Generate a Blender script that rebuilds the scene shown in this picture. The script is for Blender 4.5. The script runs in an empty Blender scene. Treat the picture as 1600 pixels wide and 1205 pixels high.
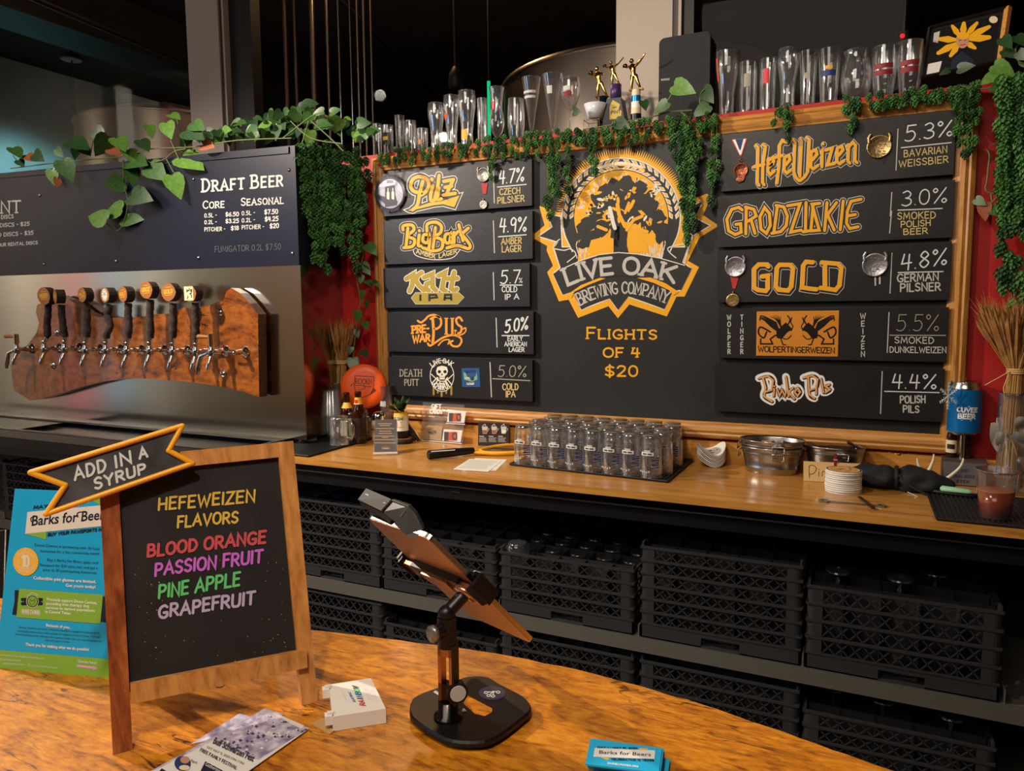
import bpy, math, random
from mathutils import Vector, Matrix
from math import sin, cos, pi, radians, sqrt, atan2
random.seed(7)
V = Vector
SC = bpy.context.scene
COL = SC.collection
# ------------------------------------------------------------------ camera
F, YAW, PIT, ROL = 1164.2, .4462, .1027, -.009
CAM = V((0, -2.8654, 1.5041))
FW = V((-sin(YAW)*cos(PIT), cos(YAW)*cos(PIT), -sin(PIT)))
_r0 = V((cos(YAW), sin(YAW), 0)); _u0 = _r0.cross(FW)
RT = _r0*cos(ROL) + _u0*sin(ROL); UP = -_r0*sin(ROL) + _u0*cos(ROL)
cd = bpy.data.cameras.new('camera'); cam = bpy.data.objects.new('camera', cd); COL.objects.link(cam)
cd.sensor_width = 36; cd.lens = F/1600*36; cd.clip_start = .02; cd.clip_end = 60
cam.matrix_world = Matrix((( RT.x, UP.x, -FW.x, CAM.x), (RT.y, UP.y, -FW.y, CAM.y), (RT.z, UP.z, -FW.z, CAM.z), (0, 0, 0, 1)))
SC.camera = cam
def ray(x, y): return FW + RT*((x-800)/F) - UP*((y-602.5)/F)
def atY(x, y, Y=0.): d = ray(x, y); return CAM + d*((Y-CAM.y)/d.y)
def atZ(x, y, Z=.91): d = ray(x, y); return CAM + d*((Z-CAM.z)/d.z)
def onp(x, y, P0, n): d = ray(x, y); return CAM + d*((P0-CAM).dot(n)/d.dot(n))
def sz(px, p): return px*(p-CAM).dot(FW)/F      # metres of px pixels at point p
# ------------------------------------------------------------------ world, exposure, lights
def lin(h):
    h = h.lstrip('#'); o = []
    for i in (0, 2, 4):
        c = int(h[i:i+2], 16)/255; o.append(c/12.92 if c <= .04045 else ((c+.055)/1.055)**2.4)
    return (*o, 1)
w = bpy.data.worlds.new('world'); SC.world = w; w.use_nodes = True
w.node_tree.nodes['Background'].inputs[0].default_value = (1, .78, .55, 1)
w.node_tree.nodes['Background'].inputs[1].default_value = .03
vs = SC.view_settings; vs.view_transform = 'Standard'; vs.look = 'None'; vs.gamma = 1; vs.use_curve_mapping = False
vs.exposure = 0.12
def lamp(name, kind, loc, power, col, size=.1, target=None, spot=None, sy=None, blend=.6):
    l = bpy.data.lights.new(name, kind); l.energy = power; l.color = lin(col)[:3]
    o = bpy.data.objects.new(name, l); COL.objects.link(o); o.location = loc
    if kind == 'AREA':
        l.size = size
        if sy: l.shape = 'RECTANGLE'; l.size_y = sy
    else: l.shadow_soft_size = size
    if kind == 'SPOT': l.spot_size = radians(spot); l.spot_blend = blend
    if target is not None: o.rotation_euler = (V(target)-V(loc)).to_track_quat('-Z', 'Y').to_euler()
    return o
WARM = '#ffeeda'
lamp('aisle_lamp', 'SPOT', (-3.3, -1.9, 2.95), 350, WARM, .035, (-1.3, -1.0, 1.0), 110)
lamp('board_lamp', 'SPOT', (-.98, -1.7, 3.0), 68, WARM, .035, (-.6, 0, 1.4), 110)
lamp('bar_lamp', 'SPOT', (-.15, -3.2, 3.1), 105, WARM, .05, (-.75, -2.35, 1.0), 62)
lamp('tap_lamp', 'SPOT', (-4.0, -2.0, 3.4), 150, WARM, .05, (-3.2, -.3, 1.3), 70)
lamp('room_glow', 'AREA', (-.9, -4.2, 3.9), 60, WARM, 2.2, (-1, 0, 1.2))
lamp('left_wall_fill', 'AREA', (-7.2, -3.4, 4.2), 330, '#fff0d8', 1.2, (-9, -4.4, 1.8))  # unseen fill, added so the tower steel mirrors a lit wall
lamp('rear_wall_fill', 'AREA', (-2.5, -5.6, 4.2), 22, WARM, 1.5, (-2.5, -7, 1.8))  # fill added out of view to brighten the rear wall for reflections
lamp('screen_glow', 'AREA', (-4.6, -4.4, 2.4), 14, '#6fb6ff', .9, (-1.5, 0, 1.2), sy=.5)
lamp('brewhouse_lamp', 'POINT', (-2.9, 1.5, 4.1), 60, '#ffc890', .08)
lamp('cool_lamp', 'SPOT', (-7.2, 2.2, 3.3), 230, '#bfe2e6', .15, (-9, 2.7, 2.6), 62)
# ------------------------------------------------------------------ materials
MATS = {}
def mat(name, col, rough=.5, metal=0., spec=.5, emit=None, es=1., bump=None, var=None, coat=0., trans=0., ior=1.45, alpha=1.):
    if name in MATS: return MATS[name]
    m = bpy.data.materials.new(name); m.use_nodes = True; nt = m.node_tree; N = nt.nodes; L = nt.links
    b = N['Principled BSDF']; c = lin(col)
    b.inputs['Base Color'].default_value = c; b.inputs['Roughness'].default_value = rough
    b.inputs['Metallic'].default_value = metal; b.inputs['Specular IOR Level'].default_value = spec
    b.inputs['Coat Weight'].default_value = coat; b.inputs['Coat Roughness'].default_value = .12
    b.inputs['Transmission Weight'].default_value = trans; b.inputs['IOR'].default_value = ior
    b.inputs['Alpha'].default_value = alpha
    if emit: b.inputs['Emission Color'].default_value = lin(emit); b.inputs['Emission Strength'].default_value = es
    tc = N.new('ShaderNodeTexCoord')
    if var:   # (scale, amount, second colour) soft mottling
        n = N.new('ShaderNodeTexNoise'); n.inputs['Scale'].default_value = var[0]; n.inputs['Detail'].default_value = 5
        r = N.new('ShaderNodeValToRGB'); r.color_ramp.elements[0].position = .35; r.color_ramp.elements[1].position = .7
        r.color_ramp.elements[0].color = c; r.color_ramp.elements[1].color = lin(var[1])
        L.new(tc.outputs['Object'], n.inputs['Vector']); L.new(n.outputs['Fac'], r.inputs['Fac']); L.new(r.outputs['Color'], b.inputs['Base Color'])
    if bump:  # (scale, strength)
        n = N.new('ShaderNodeTexNoise'); n.inputs['Scale'].default_value = bump[0]; n.inputs['Detail'].default_value = 4
        bp = N.new('ShaderNodeBump'); bp.inputs['Strength'].default_value = bump[1]; bp.inputs['Distance'].default_value = .004
        L.new(tc.outputs['Object'], n.inputs['Vector']); L.new(n.outputs['Fac'], bp.inputs['Height']); L.new(bp.outputs['Normal'], b.inputs['Normal'])
    MATS[name] = m; return m
def wood(name, dark, mid, light, scale=(1, 14, 14), rough=.4, coat=.2, dist=3., ringscale=2.2, cracks=False, bump=.15):
    m = bpy.data.materials.new(name); m.use_nodes = True; nt = m.node_tree; N = nt.nodes; L = nt.links; b = N['Principled BSDF']
    tc = N.new('ShaderNodeTexCoord'); mp = N.new('ShaderNodeMapping'); mp.inputs['Scale'].default_value = scale
    L.new(tc.outputs['Object'], mp.inputs['Vector'])
    n1 = N.new('ShaderNodeTexNoise'); n1.inputs['Scale'].default_value = ringscale; n1.inputs['Detail'].default_value = 6; n1.inputs['Distortion'].default_value = dist
    n2 = N.new('ShaderNodeTexNoise'); n2.inputs['Scale'].default_value = 9; n2.inputs['Detail'].default_value = 8; n2.inputs['Roughness'].default_value = .7
    L.new(mp.outputs[0], n1.inputs['Vector']); L.new(mp.outputs[0], n2.inputs['Vector'])
    mx = N.new('ShaderNodeMix'); mx.inputs[0].default_value = .45; L.new(n1.outputs['Fac'], mx.inputs[2]); L.new(n2.outputs['Fac'], mx.inputs[3])
    r = N.new('ShaderNodeValToRGB'); e = r.color_ramp.elements; e[0].position = .34; e[0].color = lin(dark); e[1].position = .64; e[1].color = lin(light)
    k = e.new(.48); k.color = lin(mid); L.new(mx.outputs[0], r.inputs['Fac'])
    out = r.outputs['Color']
    if cracks:
        mp2 = N.new('ShaderNodeMapping'); mp2.inputs['Scale'].default_value = cracks; L.new(tc.outputs['Object'], mp2.inputs['Vector'])
        n3 = N.new('ShaderNodeTexNoise'); n3.inputs['Scale'].default_value = 2.1; n3.inputs['Detail'].default_value = 5; n3.inputs['Distortion'].default_value = 1.6; L.new(mp2.outputs[0], n3.inputs['Vector'])
        r2 = N.new('ShaderNodeValToRGB'); q = r2.color_ramp.elements; q[0].position = .485; q[0].color = (1, 1, 1, 1); q[1].position = .515; q[1].color = (1, 1, 1, 1); z = q.new(.5); z.color = (0.03, .02, .015, 1)
        n4 = N.new('ShaderNodeTexNoise'); n4.inputs['Scale'].default_value = 3.3; L.new(tc.outputs['Object'], n4.inputs['Vector'])
        r3 = N.new('ShaderNodeValToRGB'); r3.color_ramp.elements[0].position = .5; r3.color_ramp.elements[1].position = .6; L.new(n4.outputs['Fac'], r3.inputs['Fac'])
        L.new(n3.outputs['Fac'], r2.inputs['Fac'])
        mm = N.new('ShaderNodeMix'); mm.data_type = 'RGBA'; mm.blend_type = 'MULTIPLY'; L.new(r3.outputs['Color'], mm.inputs[0]); L.new(out, mm.inputs[6]); L.new(r2.outputs['Color'], mm.inputs[7]); out = mm.outputs[2]
    L.new(out, b.inputs['Base Color'])
    b.inputs['Roughness'].default_value = rough; b.inputs['Coat Weight'].default_value = coat; b.inputs['Coat Roughness'].default_value = .1
    bp = N.new('ShaderNodeBump'); bp.inputs['Strength'].default_value = bump; bp.inputs['Distance'].default_value = .002; L.new(mx.outputs[0], bp.inputs['Height']); L.new(bp.outputs[0], b.inputs['Normal'])
    MATS[name] = m; return m
def thinglass(name, tint='#ffffff', base=.05, gain=.75, power=2.2, rough=.03, body=.0):
    m = bpy.data.materials.new(name); m.use_nodes = True; nt = m.node_tree; N = nt.nodes; L = nt.links; N.remove(N['Principled BSDF'])
    o = N['Material Output']; t = N.new('ShaderNodeBsdfTransparent'); t.inputs[0].default_value = lin(tint)
    g = N.new('ShaderNodeBsdfGlossy'); g.inputs['Roughness'].default_value = rough; g.inputs[0].default_value = (.95, .97, 1, 1)
    lw = N.new('ShaderNodeLayerWeight'); lw.inputs[0].default_value = .5
    p = N.new('ShaderNodeMath'); p.operation = 'POWER'; p.inputs[1].default_value = power; L.new(lw.outputs['Facing'], p.inputs[0])
    a = N.new('ShaderNodeMath'); a.operation = 'MULTIPLY_ADD'; a.inputs[1].default_value = gain; a.inputs[2].default_value = base; L.new(p.outputs[0], a.inputs[0])
    mx = N.new('ShaderNodeMixShader'); L.new(a.outputs[0], mx.inputs[0]); L.new(t.outputs[0], mx.inputs[1]); L.new(g.outputs[0], mx.inputs[2])
    res = mx
    if body:
        d = N.new('ShaderNodeBsdfDiffuse'); d.inputs[0].default_value = (.8, .82, .85, 1); m2 = N.new('ShaderNodeMixShader'); m2.inputs[0].default_value = body
        L.new(mx.outputs[0], m2.inputs[1]); L.new(d.outputs[0], m2.inputs[2]); res = m2
    L.new(res.outputs[0], o.inputs[0]); MATS[name] = m; return m
wood('oak', '#86551f', '#b57c36', '#cb9449', (1.2, 16, 16), .45, .05)
wood('oak_up', '#86551f', '#b57c36', '#cb9449', (16, 16, 1.2), .38, .15)
wood('counter_oak', '#8f5f28', '#b98038', '#cd9446', (1.1, 15, 15), .3, .4, 1.2, bump=.05)
wood('bar_wood', '#6e3c0b', '#bb7116', '#df9424', (7.0, 22, 22), .34, .3, 1.8, 1.8, cracks=(1.3, 9, 5), bump=.3)
wood('tap_wood', '#3a1a0a', '#7d4216', '#9c5a1e', (2.5, 5, 5), .25, .6, 2.5, 1.6, cracks=(2, 5, 5), bump=.2)
wood('slab_edge', '#2c160c', '#4a2614', '#6a3a1c', (4, 6, 14), .35, .5, 4., 2.)
wood('aframe_wood', '#8a5626', '#c08240', '#d69c56', (10, 10, 2), .5, .1, 2., 3.)
wood('red_wood', '#5a260f', '#8f4a20', '#b87434', (9, 9, 2), .45, .15, 2., 3.)
mat('slab_black', '#161617', .42, var=(9, '#1d1d1e'), bump=(60, .08)); mat('board_black', '#1a1a1a', .5, var=(4, '#232221'))
mat('chalkboard', '#18181a', .6, var=(14, '#212123')); mat('syrup_board', '#262729', .6, var=(22, '#4a4b50'))
mat('red_paint', '#a51716', .6, var=(3, '#b01c18')); mat('navy', '#0c1123', .35, spec=.35); mat('black', '#0c0c0d', .4); mat('matte_black', '#101010', .7)
mat('rubber', '#0e0e0f', .55); mat('rack_plastic', '#2a2a2c', .5, bump=(80, .1)); mat('gold_paint', '#e8a60e', .5); mat('gold2', '#e6a315', .5)
mat('olive_gold', '#a8913a', .4, metal=.3); mat('orange_paint', '#dd922a', .5); mat('cream', '#d9d6c8', .6); mat('white_paint', '#e4e4df', .6); mat('dim_white', '#b9b7b0', .7); mat('faint', '#4a4d55', .7)
mat('chalk_tan', '#c9b473', .7); mat('chalk_dim', '#9a9684', .7); mat('tan_print', '#dba265', .5)
mat('chrome', '#d8d8d8', .12, 1.); mat('steel', '#8f8e8a', .3, 1., bump=(8, .03)); mat('galv', '#a9a8a4', .28, 1., bump=(60, .15)); mat('gold_metal', '#d8b25c', .12, 1.)
mat('bronze', '#8a4f36', .35, .8, bump=(90, .5)); mat('pewter', '#8d8a80', .38, .8, bump=(110, .3)); mat('brass_medal', '#9c8658', .35, .9, bump=(110, .3)); mat('silver_medal', '#9a9aa0', .35, .8, bump=(110, .3))
mat('shelf_steel', '#7d7a70', .5, .7, bump=(30, .1)); mat('dark_steel', '#3c3a38', .22, 1.)
mat('bark', '#3d2f28', .9, bump=(70, 1.), var=(40, '#231a16')); mat('disc_wood', '#8a5528', .5, var=(8, '#a56c34')); mat('disc_print', '#d9a02c', .5)
mat('leaf', '#2c4f22', .4, var=(12, '#3f6629')); mat('leaf_dark', '#1c361b', .4, var=(12, '#294a22')); mat('leaf_light', '#4d7430', .38, var=(10, '#66903a')); mat('leaf_brown', '#8a4a22', .6)
mat('hop', '#386430', .6, var=(25, '#528a40')); mat('hop_dark', '#27482a', .65, var=(25, '#386030')); mat('stem', '#5d6b35', .6); mat('dry_stem', '#8d7a4a', .7)
mat('straw', '#b58a4a', .7, var=(30, '#96692f')); mat('wheat_ear', '#9a6c3a', .8, var=(30, '#7a4e26')); mat('twine', '#c6a56a', .8)
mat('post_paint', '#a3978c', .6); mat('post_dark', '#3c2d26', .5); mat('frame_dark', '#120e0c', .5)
mat('blue_card', '#12a6dc', .45); mat('blue_card2', '#17b4ea', .4); mat('green_print', '#7fb13c', .5); mat('navy_print', '#141c33', .5); mat('yellow_print', '#e9b43a', .5); mat('pink_print', '#e3a0c8', .5)
mat('paper', '#dcdad2', .7); mat('kraft', '#b8935a', .8); mat('tan_card', '#d2ad72', .7); mat('white_plastic', '#e8e6e0', .35); mat('brown_card', '#2b1b17', .5)
mat('tablet_back', '#c79a80', .3, .6); mat('tablet_edge', '#cfc9c4', .2, 1.); mat('grey_plastic', '#4a4945', .7); mat('bronze_metal', '#c09070', .22, .9)
mat('frisbee', '#ee5a12', .4); mat('dark_print', '#5a2012', .6); mat('amber_glass', '#2e1006', .08, spec=.8); mat('red', '#c3202c', .5); mat('ribbon_red', '#b0262a', .6); mat('ribbon_blue', '#1f2f66', .6)
mat('yellow_plastic', '#f0aa22', .35); mat('label_cream', '#d8cda8', .6); mat('succulent', '#4f7f45', .45, var=(20, '#79a060')); mat('pale_petal', '#b9ad72', .6)
mat('can_blue', '#0d6fb4', .3, .35); mat('aluminium', '#c4c4c2', .2, 1.); mat('bone', '#d6cfb4', .4); mat('cloth', '#15161a', .8, bump=(20, .3)); mat('mint', '#8fbf9a', .4)
mat('feather', '#a7a198', .8, var=(20, '#7d756c')); mat('beer', '#843212', .15, coat=.3); mat('foam', '#a5623a', .6); mat('ceramic', '#c9ced6', .25); mat('purple', '#3a2558', .4)
mat('ink_red', '#c8505a', .6); mat('ink_magenta', '#c76ad8', .6); mat('ink_green', '#62cc78', .6); mat('ink_lilac', '#b9aed2', .6); mat('ink_yellow', '#d9b84a', .6); mat('ink_white', '#cfd4d2', .6)
mat('grout', '#2c241c', .8); mat('grey_wall', '#9a968c', .8); mat('glow_pink', '#802040', .5, emit='#ff4f78', es=2.2); mat('glow_cyan', '#206080', .5, emit='#7fd8ff', es=2.2); mat('floor_concrete', '#3a342e', .6, var=(3, '#4a423a')); mat('dark_ceiling', '#3a3028', .8, var=(2, '#2c241e')); mat('teal_wall', '#78a2a6', .7, var=(1.2, '#5f8688')); mat('dark_wall', '#1e1814', .7)
mat('tank_steel', '#94887c', .34, 1.); mat('speaker_cloth', '#17181a', .75); mat('pic_white', '#d8d4cc', .6); mat('petal', '#e6a80f', .5); mat('skin', '#b98a6a', .6); mat('green_lamp', '#0a6a40', .5, emit='#12c07a', es=.9); mat('red_lamp', '#660000', .5, emit='#ff1022', es=1.2)
mat('flyer_violet', '#7d7396', .5, var=(60, '#d5d0de')); mat('room_wall', '#8a6a4c', .8); mat('pocket_orange', '#c8451f', .5); mat('sticker_blue', '#1f4f86', .5); mat('sticker_green', '#6aa884', .5); mat('medal_grey', '#77757c', .35, .6); mat('medal_dark', '#33343f', .5); mat('dusty_red', '#7e1a1c', .6)
mat('tower_steel', '#b5b4ad', .15, 1., bump=(3, .05))
thinglass('glass', base=.07, gain=.8, power=1.6, body=.02); thinglass('pane', base=.003, gain=.12, power=3, rough=.015); thinglass('plastic_cup', base=.08, gain=.7, power=1.3, rough=.12, body=.06); thinglass('acrylic', base=.05, gain=.5, power=2, body=.05)
thinglass('thick_glass', tint='#c9d0d0', base=.2, gain=.8, power=1.2, rough=.08, body=.03); thinglass('wrap', base=.10, gain=.6, power=2, rough=.1)
# ------------------------------------------------------------------ mesh builder
class B:
    def __init__(s): s.v = []; s.f = []; s.m = []; s.s = []; s.mats = []
    def mi(s, m):
        m = MATS[m] if isinstance(m, str) else m
        if m not in s.mats: s.mats.append(m)
        return s.mats.index(m)
    def add(s, vs, fs, m, sm=False):
        k = len(s.v); i = s.mi(m); s.v += [V(p) for p in vs]
        for f in fs: s.f.append([a+k for a in f]); s.m.append(i); s.s.append(sm)
        return s
    def box(s, c, d, m, M=None):
        x, y, z = [a/2 for a in d]; c = V(c)
        p = [V((i*x, j*y, k*z)) for k in (-1, 1) for i, j in ((-1, -1), (1, -1), (1, 1), (-1, 1))]
        if M is not None: p = [M @ q for q in p]
        return s.add([q+c for q in p], [(3, 2, 1, 0), (4, 5, 6, 7), (0, 1, 5, 4), (1, 2, 6, 5), (2, 3, 7, 6), (3, 0, 4, 7)], m)
    def bb(s, x0, x1, y0, y1, z0, z1, m): return s.box(((x0+x1)/2, (y0+y1)/2, (z0+z1)/2), (abs(x1-x0), abs(y1-y0), abs(z1-z0)), m)
    def rbox(s, c, d, m, bv=.1, M=None, n=4):     # rounded-corner slab, rounded in its x-y plane, thickness z
        x, y, z = d[0]/2, d[1]/2, d[2]/2; P = []
        for cx, cy, a0 in ((x-bv, y-bv, 0), (-x+bv, y-bv, 90), (-x+bv, -y+bv, 180), (x-bv, -y+bv, 270)):
            for i in range(n+1): a = radians(a0+90*i/n); P.append((cx+bv*cos(a), cy+bv*sin(a)))
        return s.prism(P, lambda a, b, h: V(c)+((M @ V((a, b, h))) if M is not None else V((a, b, h))), -z, z, m)
    def prism(s, P, fn, h0, h1, m, side=None, sm=False):
        n = len(P); vs = [fn(a, b, h0) for a, b in P]+[fn(a, b, h1) for a, b in P]
        s.add(vs, [list(range(n))[::-1], list(range(n, 2*n))], m)
        s.add(vs, [(i, (i+1) % n, n+(i+1) % n, n+i) for i in range(n)], side or m, sm); return s
    def tube(s, pts, r, m, n=6, sm=True, caps=True):
        pts = [V(p) for p in pts]; R = r if isinstance(r, (list, tuple)) else [r]*len(pts); vs = []; fs = []
        t0 = (pts[1]-pts[0]).normalized(); a = V((0, 0, 1)) if abs(t0.z) < .9 else V((1, 0, 0)); u = t0.cross(a).normalized()
        for i, p in enumerate(pts):
            t = (pts[min(i+1, len(pts)-1)]-pts[max(i-1, 0)]).normalized(); u = (u-t*u.dot(t)).normalized(); w_ = t.cross(u)
            for k in range(n): q = 2*pi*k/n; vs.append(p+(u*cos(q)+w_*sin(q))*R[i])
        for i in range(len(pts)-1):
            for k in range(n): fs.append((i*n+k, i*n+(k+1) % n, (i+1)*n+(k+1) % n, (i+1)*n+k))
        s.add(vs, fs, m, sm)
        if caps: s.add(vs[:n], [list(range(n))[::-1]], m); s.add(vs[-n:], [list(range(n))], m)
        return s
    def lathe(s, prof, m, n=20, c=(0, 0, 0), M=None, sm=True, sq=1.):
        vs = []; fs = []; c = V(c)
        for r, z in prof:
            for k in range(n):
                q = 2*pi*k/n; p = V((r*cos(q), r*sin(q)*sq, z)); vs.append(c+((M @ p) if M is not None else p))
        for i in range(len(prof)-1):
            for k in range(n): fs.append((i*n+k, i*n+(k+1) % n, (i+1)*n+(k+1) % n, (i+1)*n+k))
        s.add(vs, fs, m, sm)
        for i, rev in ((0, True), (len(prof)-1, False)):
            if prof[i][0] > 1e-4: f = list(range(n)); s.add(vs[i*n:(i+1)*n], [f[::-1] if rev else f], m) if prof[i] != prof[0] or prof[0] != prof[-1] else None
        return s
    def open_lathe(s, prof, m, n=20, c=(0, 0, 0), M=None, k0=0, k1=None, sq=1., a0=0.):
        vs = []; fs = []; c = V(c); k1 = n if k1 is None else k1
        for r, z in prof:
            for k in range(n+1):
                q = a0+2*pi*k/n; p = V((r*cos(q), r*sin(q)*sq, z)); vs.append(c+((M @ p) if M is not None else p))
        for i in range(len(prof)-1):
            for k in range(k0, k1): fs.append((i*(n+1)+k, i*(n+1)+k+1, (i+1)*(n+1)+k+1, (i+1)*(n+1)+k))
        return s.add(vs, fs, m, True)
    def sphere(s, c, r, m, n=10, M=None, sc=(1, 1, 1)):
        pr = [(max(1e-5, r*cos(a)), r*sin(a)) for a in [(-90+180*i/(n//2+1))*pi/180 for i in range(n//2+2)]]
        S = Matrix.Diagonal(V(sc)); return s.lathe(pr, m, n, c, (M @ S) if M is not None else S)
    def poly(s, pts, m): return s.add(pts, [list(range(len(pts)))], m)
    def disc(s, c, r, m, n=24, M=None):
        return s.poly([V(c)+((M @ V((r*cos(2*pi*k/n), r*sin(2*pi*k/n), 0))) if M is not None else V((r*cos(2*pi*k/n), r*sin(2*pi*k/n), 0))) for k in range(n)], m)
WM = {}
def tags(o, label=None, cat=None, group=None, kind=None):
    if label: o['label'] = label
    if cat: o['category'] = cat
    if group: o['group'] = group
    if kind: o['kind'] = kind
    return o
def raw(name, b, W=None):
    me = bpy.data.meshes.new(name); vs = b.v
    if W is not None: I = W.inverted(); vs = [I @ p for p in vs]
    me.from_pydata([tuple(p) for p in vs], [], b.f)
    for m in b.mats: me.materials.append(m)
    me.polygons.foreach_set('material_index', b.m); me.polygons.foreach_set('use_smooth', b.s); me.update()
    o = bpy.data.objects.new(name, me); COL.objects.link(o); return o
def thing(name, label, cat, loc, rz=0., group=None):
    o = bpy.data.objects.new(name, None); COL.objects.link(o); o.empty_display_size = .02
    o.location = loc; o.rotation_euler = (0, 0, rz); WM[o] = Matrix.Translation(V(loc)) @ Matrix.Rotation(rz, 4, 'Z')
    return tags(o, label, cat, group)
def part(name, b, parent, local=False, label=None, kind=None):
    W = WM[parent]; o = raw(name, b, None if local else W); o.parent = parent; WM[o] = W
    return tags(o, label, None, None, kind)
def single(name, b, label, cat, loc, group=None, kind=None):
    W = Matrix.Translation(V(loc)); o = raw(name, b, W); o.location = loc; WM[o] = W; return tags(o, label, cat, group, kind)
def struct(name, b, loc=(0, 0, 0)):
    W = Matrix.Translation(V(loc)); o = raw(name, b, W); o.location = loc; WM[o] = W; o['kind'] = 'structure'; return o
def dup(root, loc, rz=None, label=None, group=None):
    c = root.copy(); COL.objects.link(c); c.location = loc
    if rz is not None: c.rotation_euler = (0, 0, rz)
    if label: c['label'] = label
    if group: c['group'] = group
    WM[c] = Matrix.Translation(V(loc)) @ Matrix.Rotation(c.rotation_euler.z, 4, 'Z')
    def kids(a, b):
        for ch in list(a.children):
            d = ch.copy(); COL.objects.link(d); d.parent = b; WM[d] = WM[c]; kids(ch, d)
    kids(root, c); return c
# ------------------------------------------------------------------ flat print: strokes and outlines laid on real surfaces
def Zm(ox, oy, s): return lambda P: [(ox+x/s, oy+y/s) for x, y in P]
def catmull(P, k=5):
    if len(P) < 3: return P
    closed = P[0] == P[-1]; o = []
    for i in range(len(P)-1):
        p0 = P[i-1] if i > 0 else (P[-2] if closed else P[0]); p1 = P[i]; p2 = P[i+1]
        p3 = P[i+2] if i+2 < len(P) else (P[1] if closed else P[-1])
        for j in range(k):
            t = j/k; o.append(tuple(.5*((2*p1[a])+(-p0[a]+p2[a])*t+(2*p0[a]-5*p1[a]+4*p2[a]-p3[a])*t*t+(-p0[a]+3*p1[a]-3*p2[a]+p3[a])*t**3) for a in (0, 1)))
    o.append(P[-1]); return o
def plY(Y, e=.00025): return lambda x, y, l: atY(x, y, Y-.0004-l*e)
def plane(P0, n, e=.00025):
    n = V(n).normalized(); n = n if (CAM-V(P0)).dot(n) > 0 else -n
    return lambda x, y, l: onp(x, y, V(P0)+n*(.0004+l*e), n)
def fill(b, P, m, fn, l=0): b.poly([fn(x, y, l) for x, y in P], m)
def stroke(b, P, w, m, fn, l=0, smooth=False, cap=True, taper=None):
    if smooth: P = catmull(P)
    Q = [P[0]]
    for p in P[1:]:
        if abs(p[0]-Q[-1][0])+abs(p[1]-Q[-1][1]) > 1e-4: Q.append(p)
    P = Q; n = len(P)
    if n == 1:
        fill(b, [(P[0][0]+w/2*cos(a*pi/4), P[0][1]+w/2*sin(a*pi/4)) for a in range(8)], m, fn, l); return
    closed = (abs(P[0][0]-P[-1][0])+abs(P[0][1]-P[-1][1]) < 1e-3) and n > 3
    Lf = []; Rg = []
    for i in range(n):
        a = P[i-1] if i > 0 else (P[-2] if closed else None); c = P[i+1] if i < n-1 else (P[1] if closed else None); p = P[i]
        d1 = None if a is None else V((p[0]-a[0], p[1]-a[1])).normalized(); d2 = None if c is None else V((c[0]-p[0], c[1]-p[1])).normalized()
        d1 = d1 or d2; d2 = d2 or d1; t = d1+d2
        t = t.normalized() if t.length > .05 else d1
        nn = V((-t.y, t.x)); k = 1/max(.45, nn.dot(V((-d1.y, d1.x)))); ww = w*(1 if taper is None else taper[0]+(taper[1]-taper[0])*i/(n-1))
        Lf.append((p[0]+nn.x*ww/2*k, p[1]+nn.y*ww/2*k)); Rg.append((p[0]-nn.x*ww/2*k, p[1]-nn.y*ww/2*k))
    vs = [fn(x, y, l) for x, y in Lf]+[fn(x, y, l) for x, y in Rg]
    b.add(vs, [(i, i+1, n+i+1, n+i) for i in range(n-1)], m)
    if cap and not closed:
        for q, d in ((P[0], -1), (P[-1], 1)):
            a = P[1] if d < 0 else P[-2]; an = atan2(q[1]-a[1], q[0]-a[0]); ww = w*(1 if taper is None else taper[0 if d < 0 else 1])
            fill(b, [(q[0]+ww/2*cos(an+k), q[1]+ww/2*sin(an+k)) for k in (-1.57, -.8, 0, .8, 1.57)], m, fn, l+.08)
def S(t):
    o = []
    for seg in t.split('|'):
        sm = seg[0] == '~'; seg = seg.lstrip('~')
        o.append((sm, [tuple(float(a) for a in q.split(',')) for q in seg.split()]))
    return o
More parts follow.
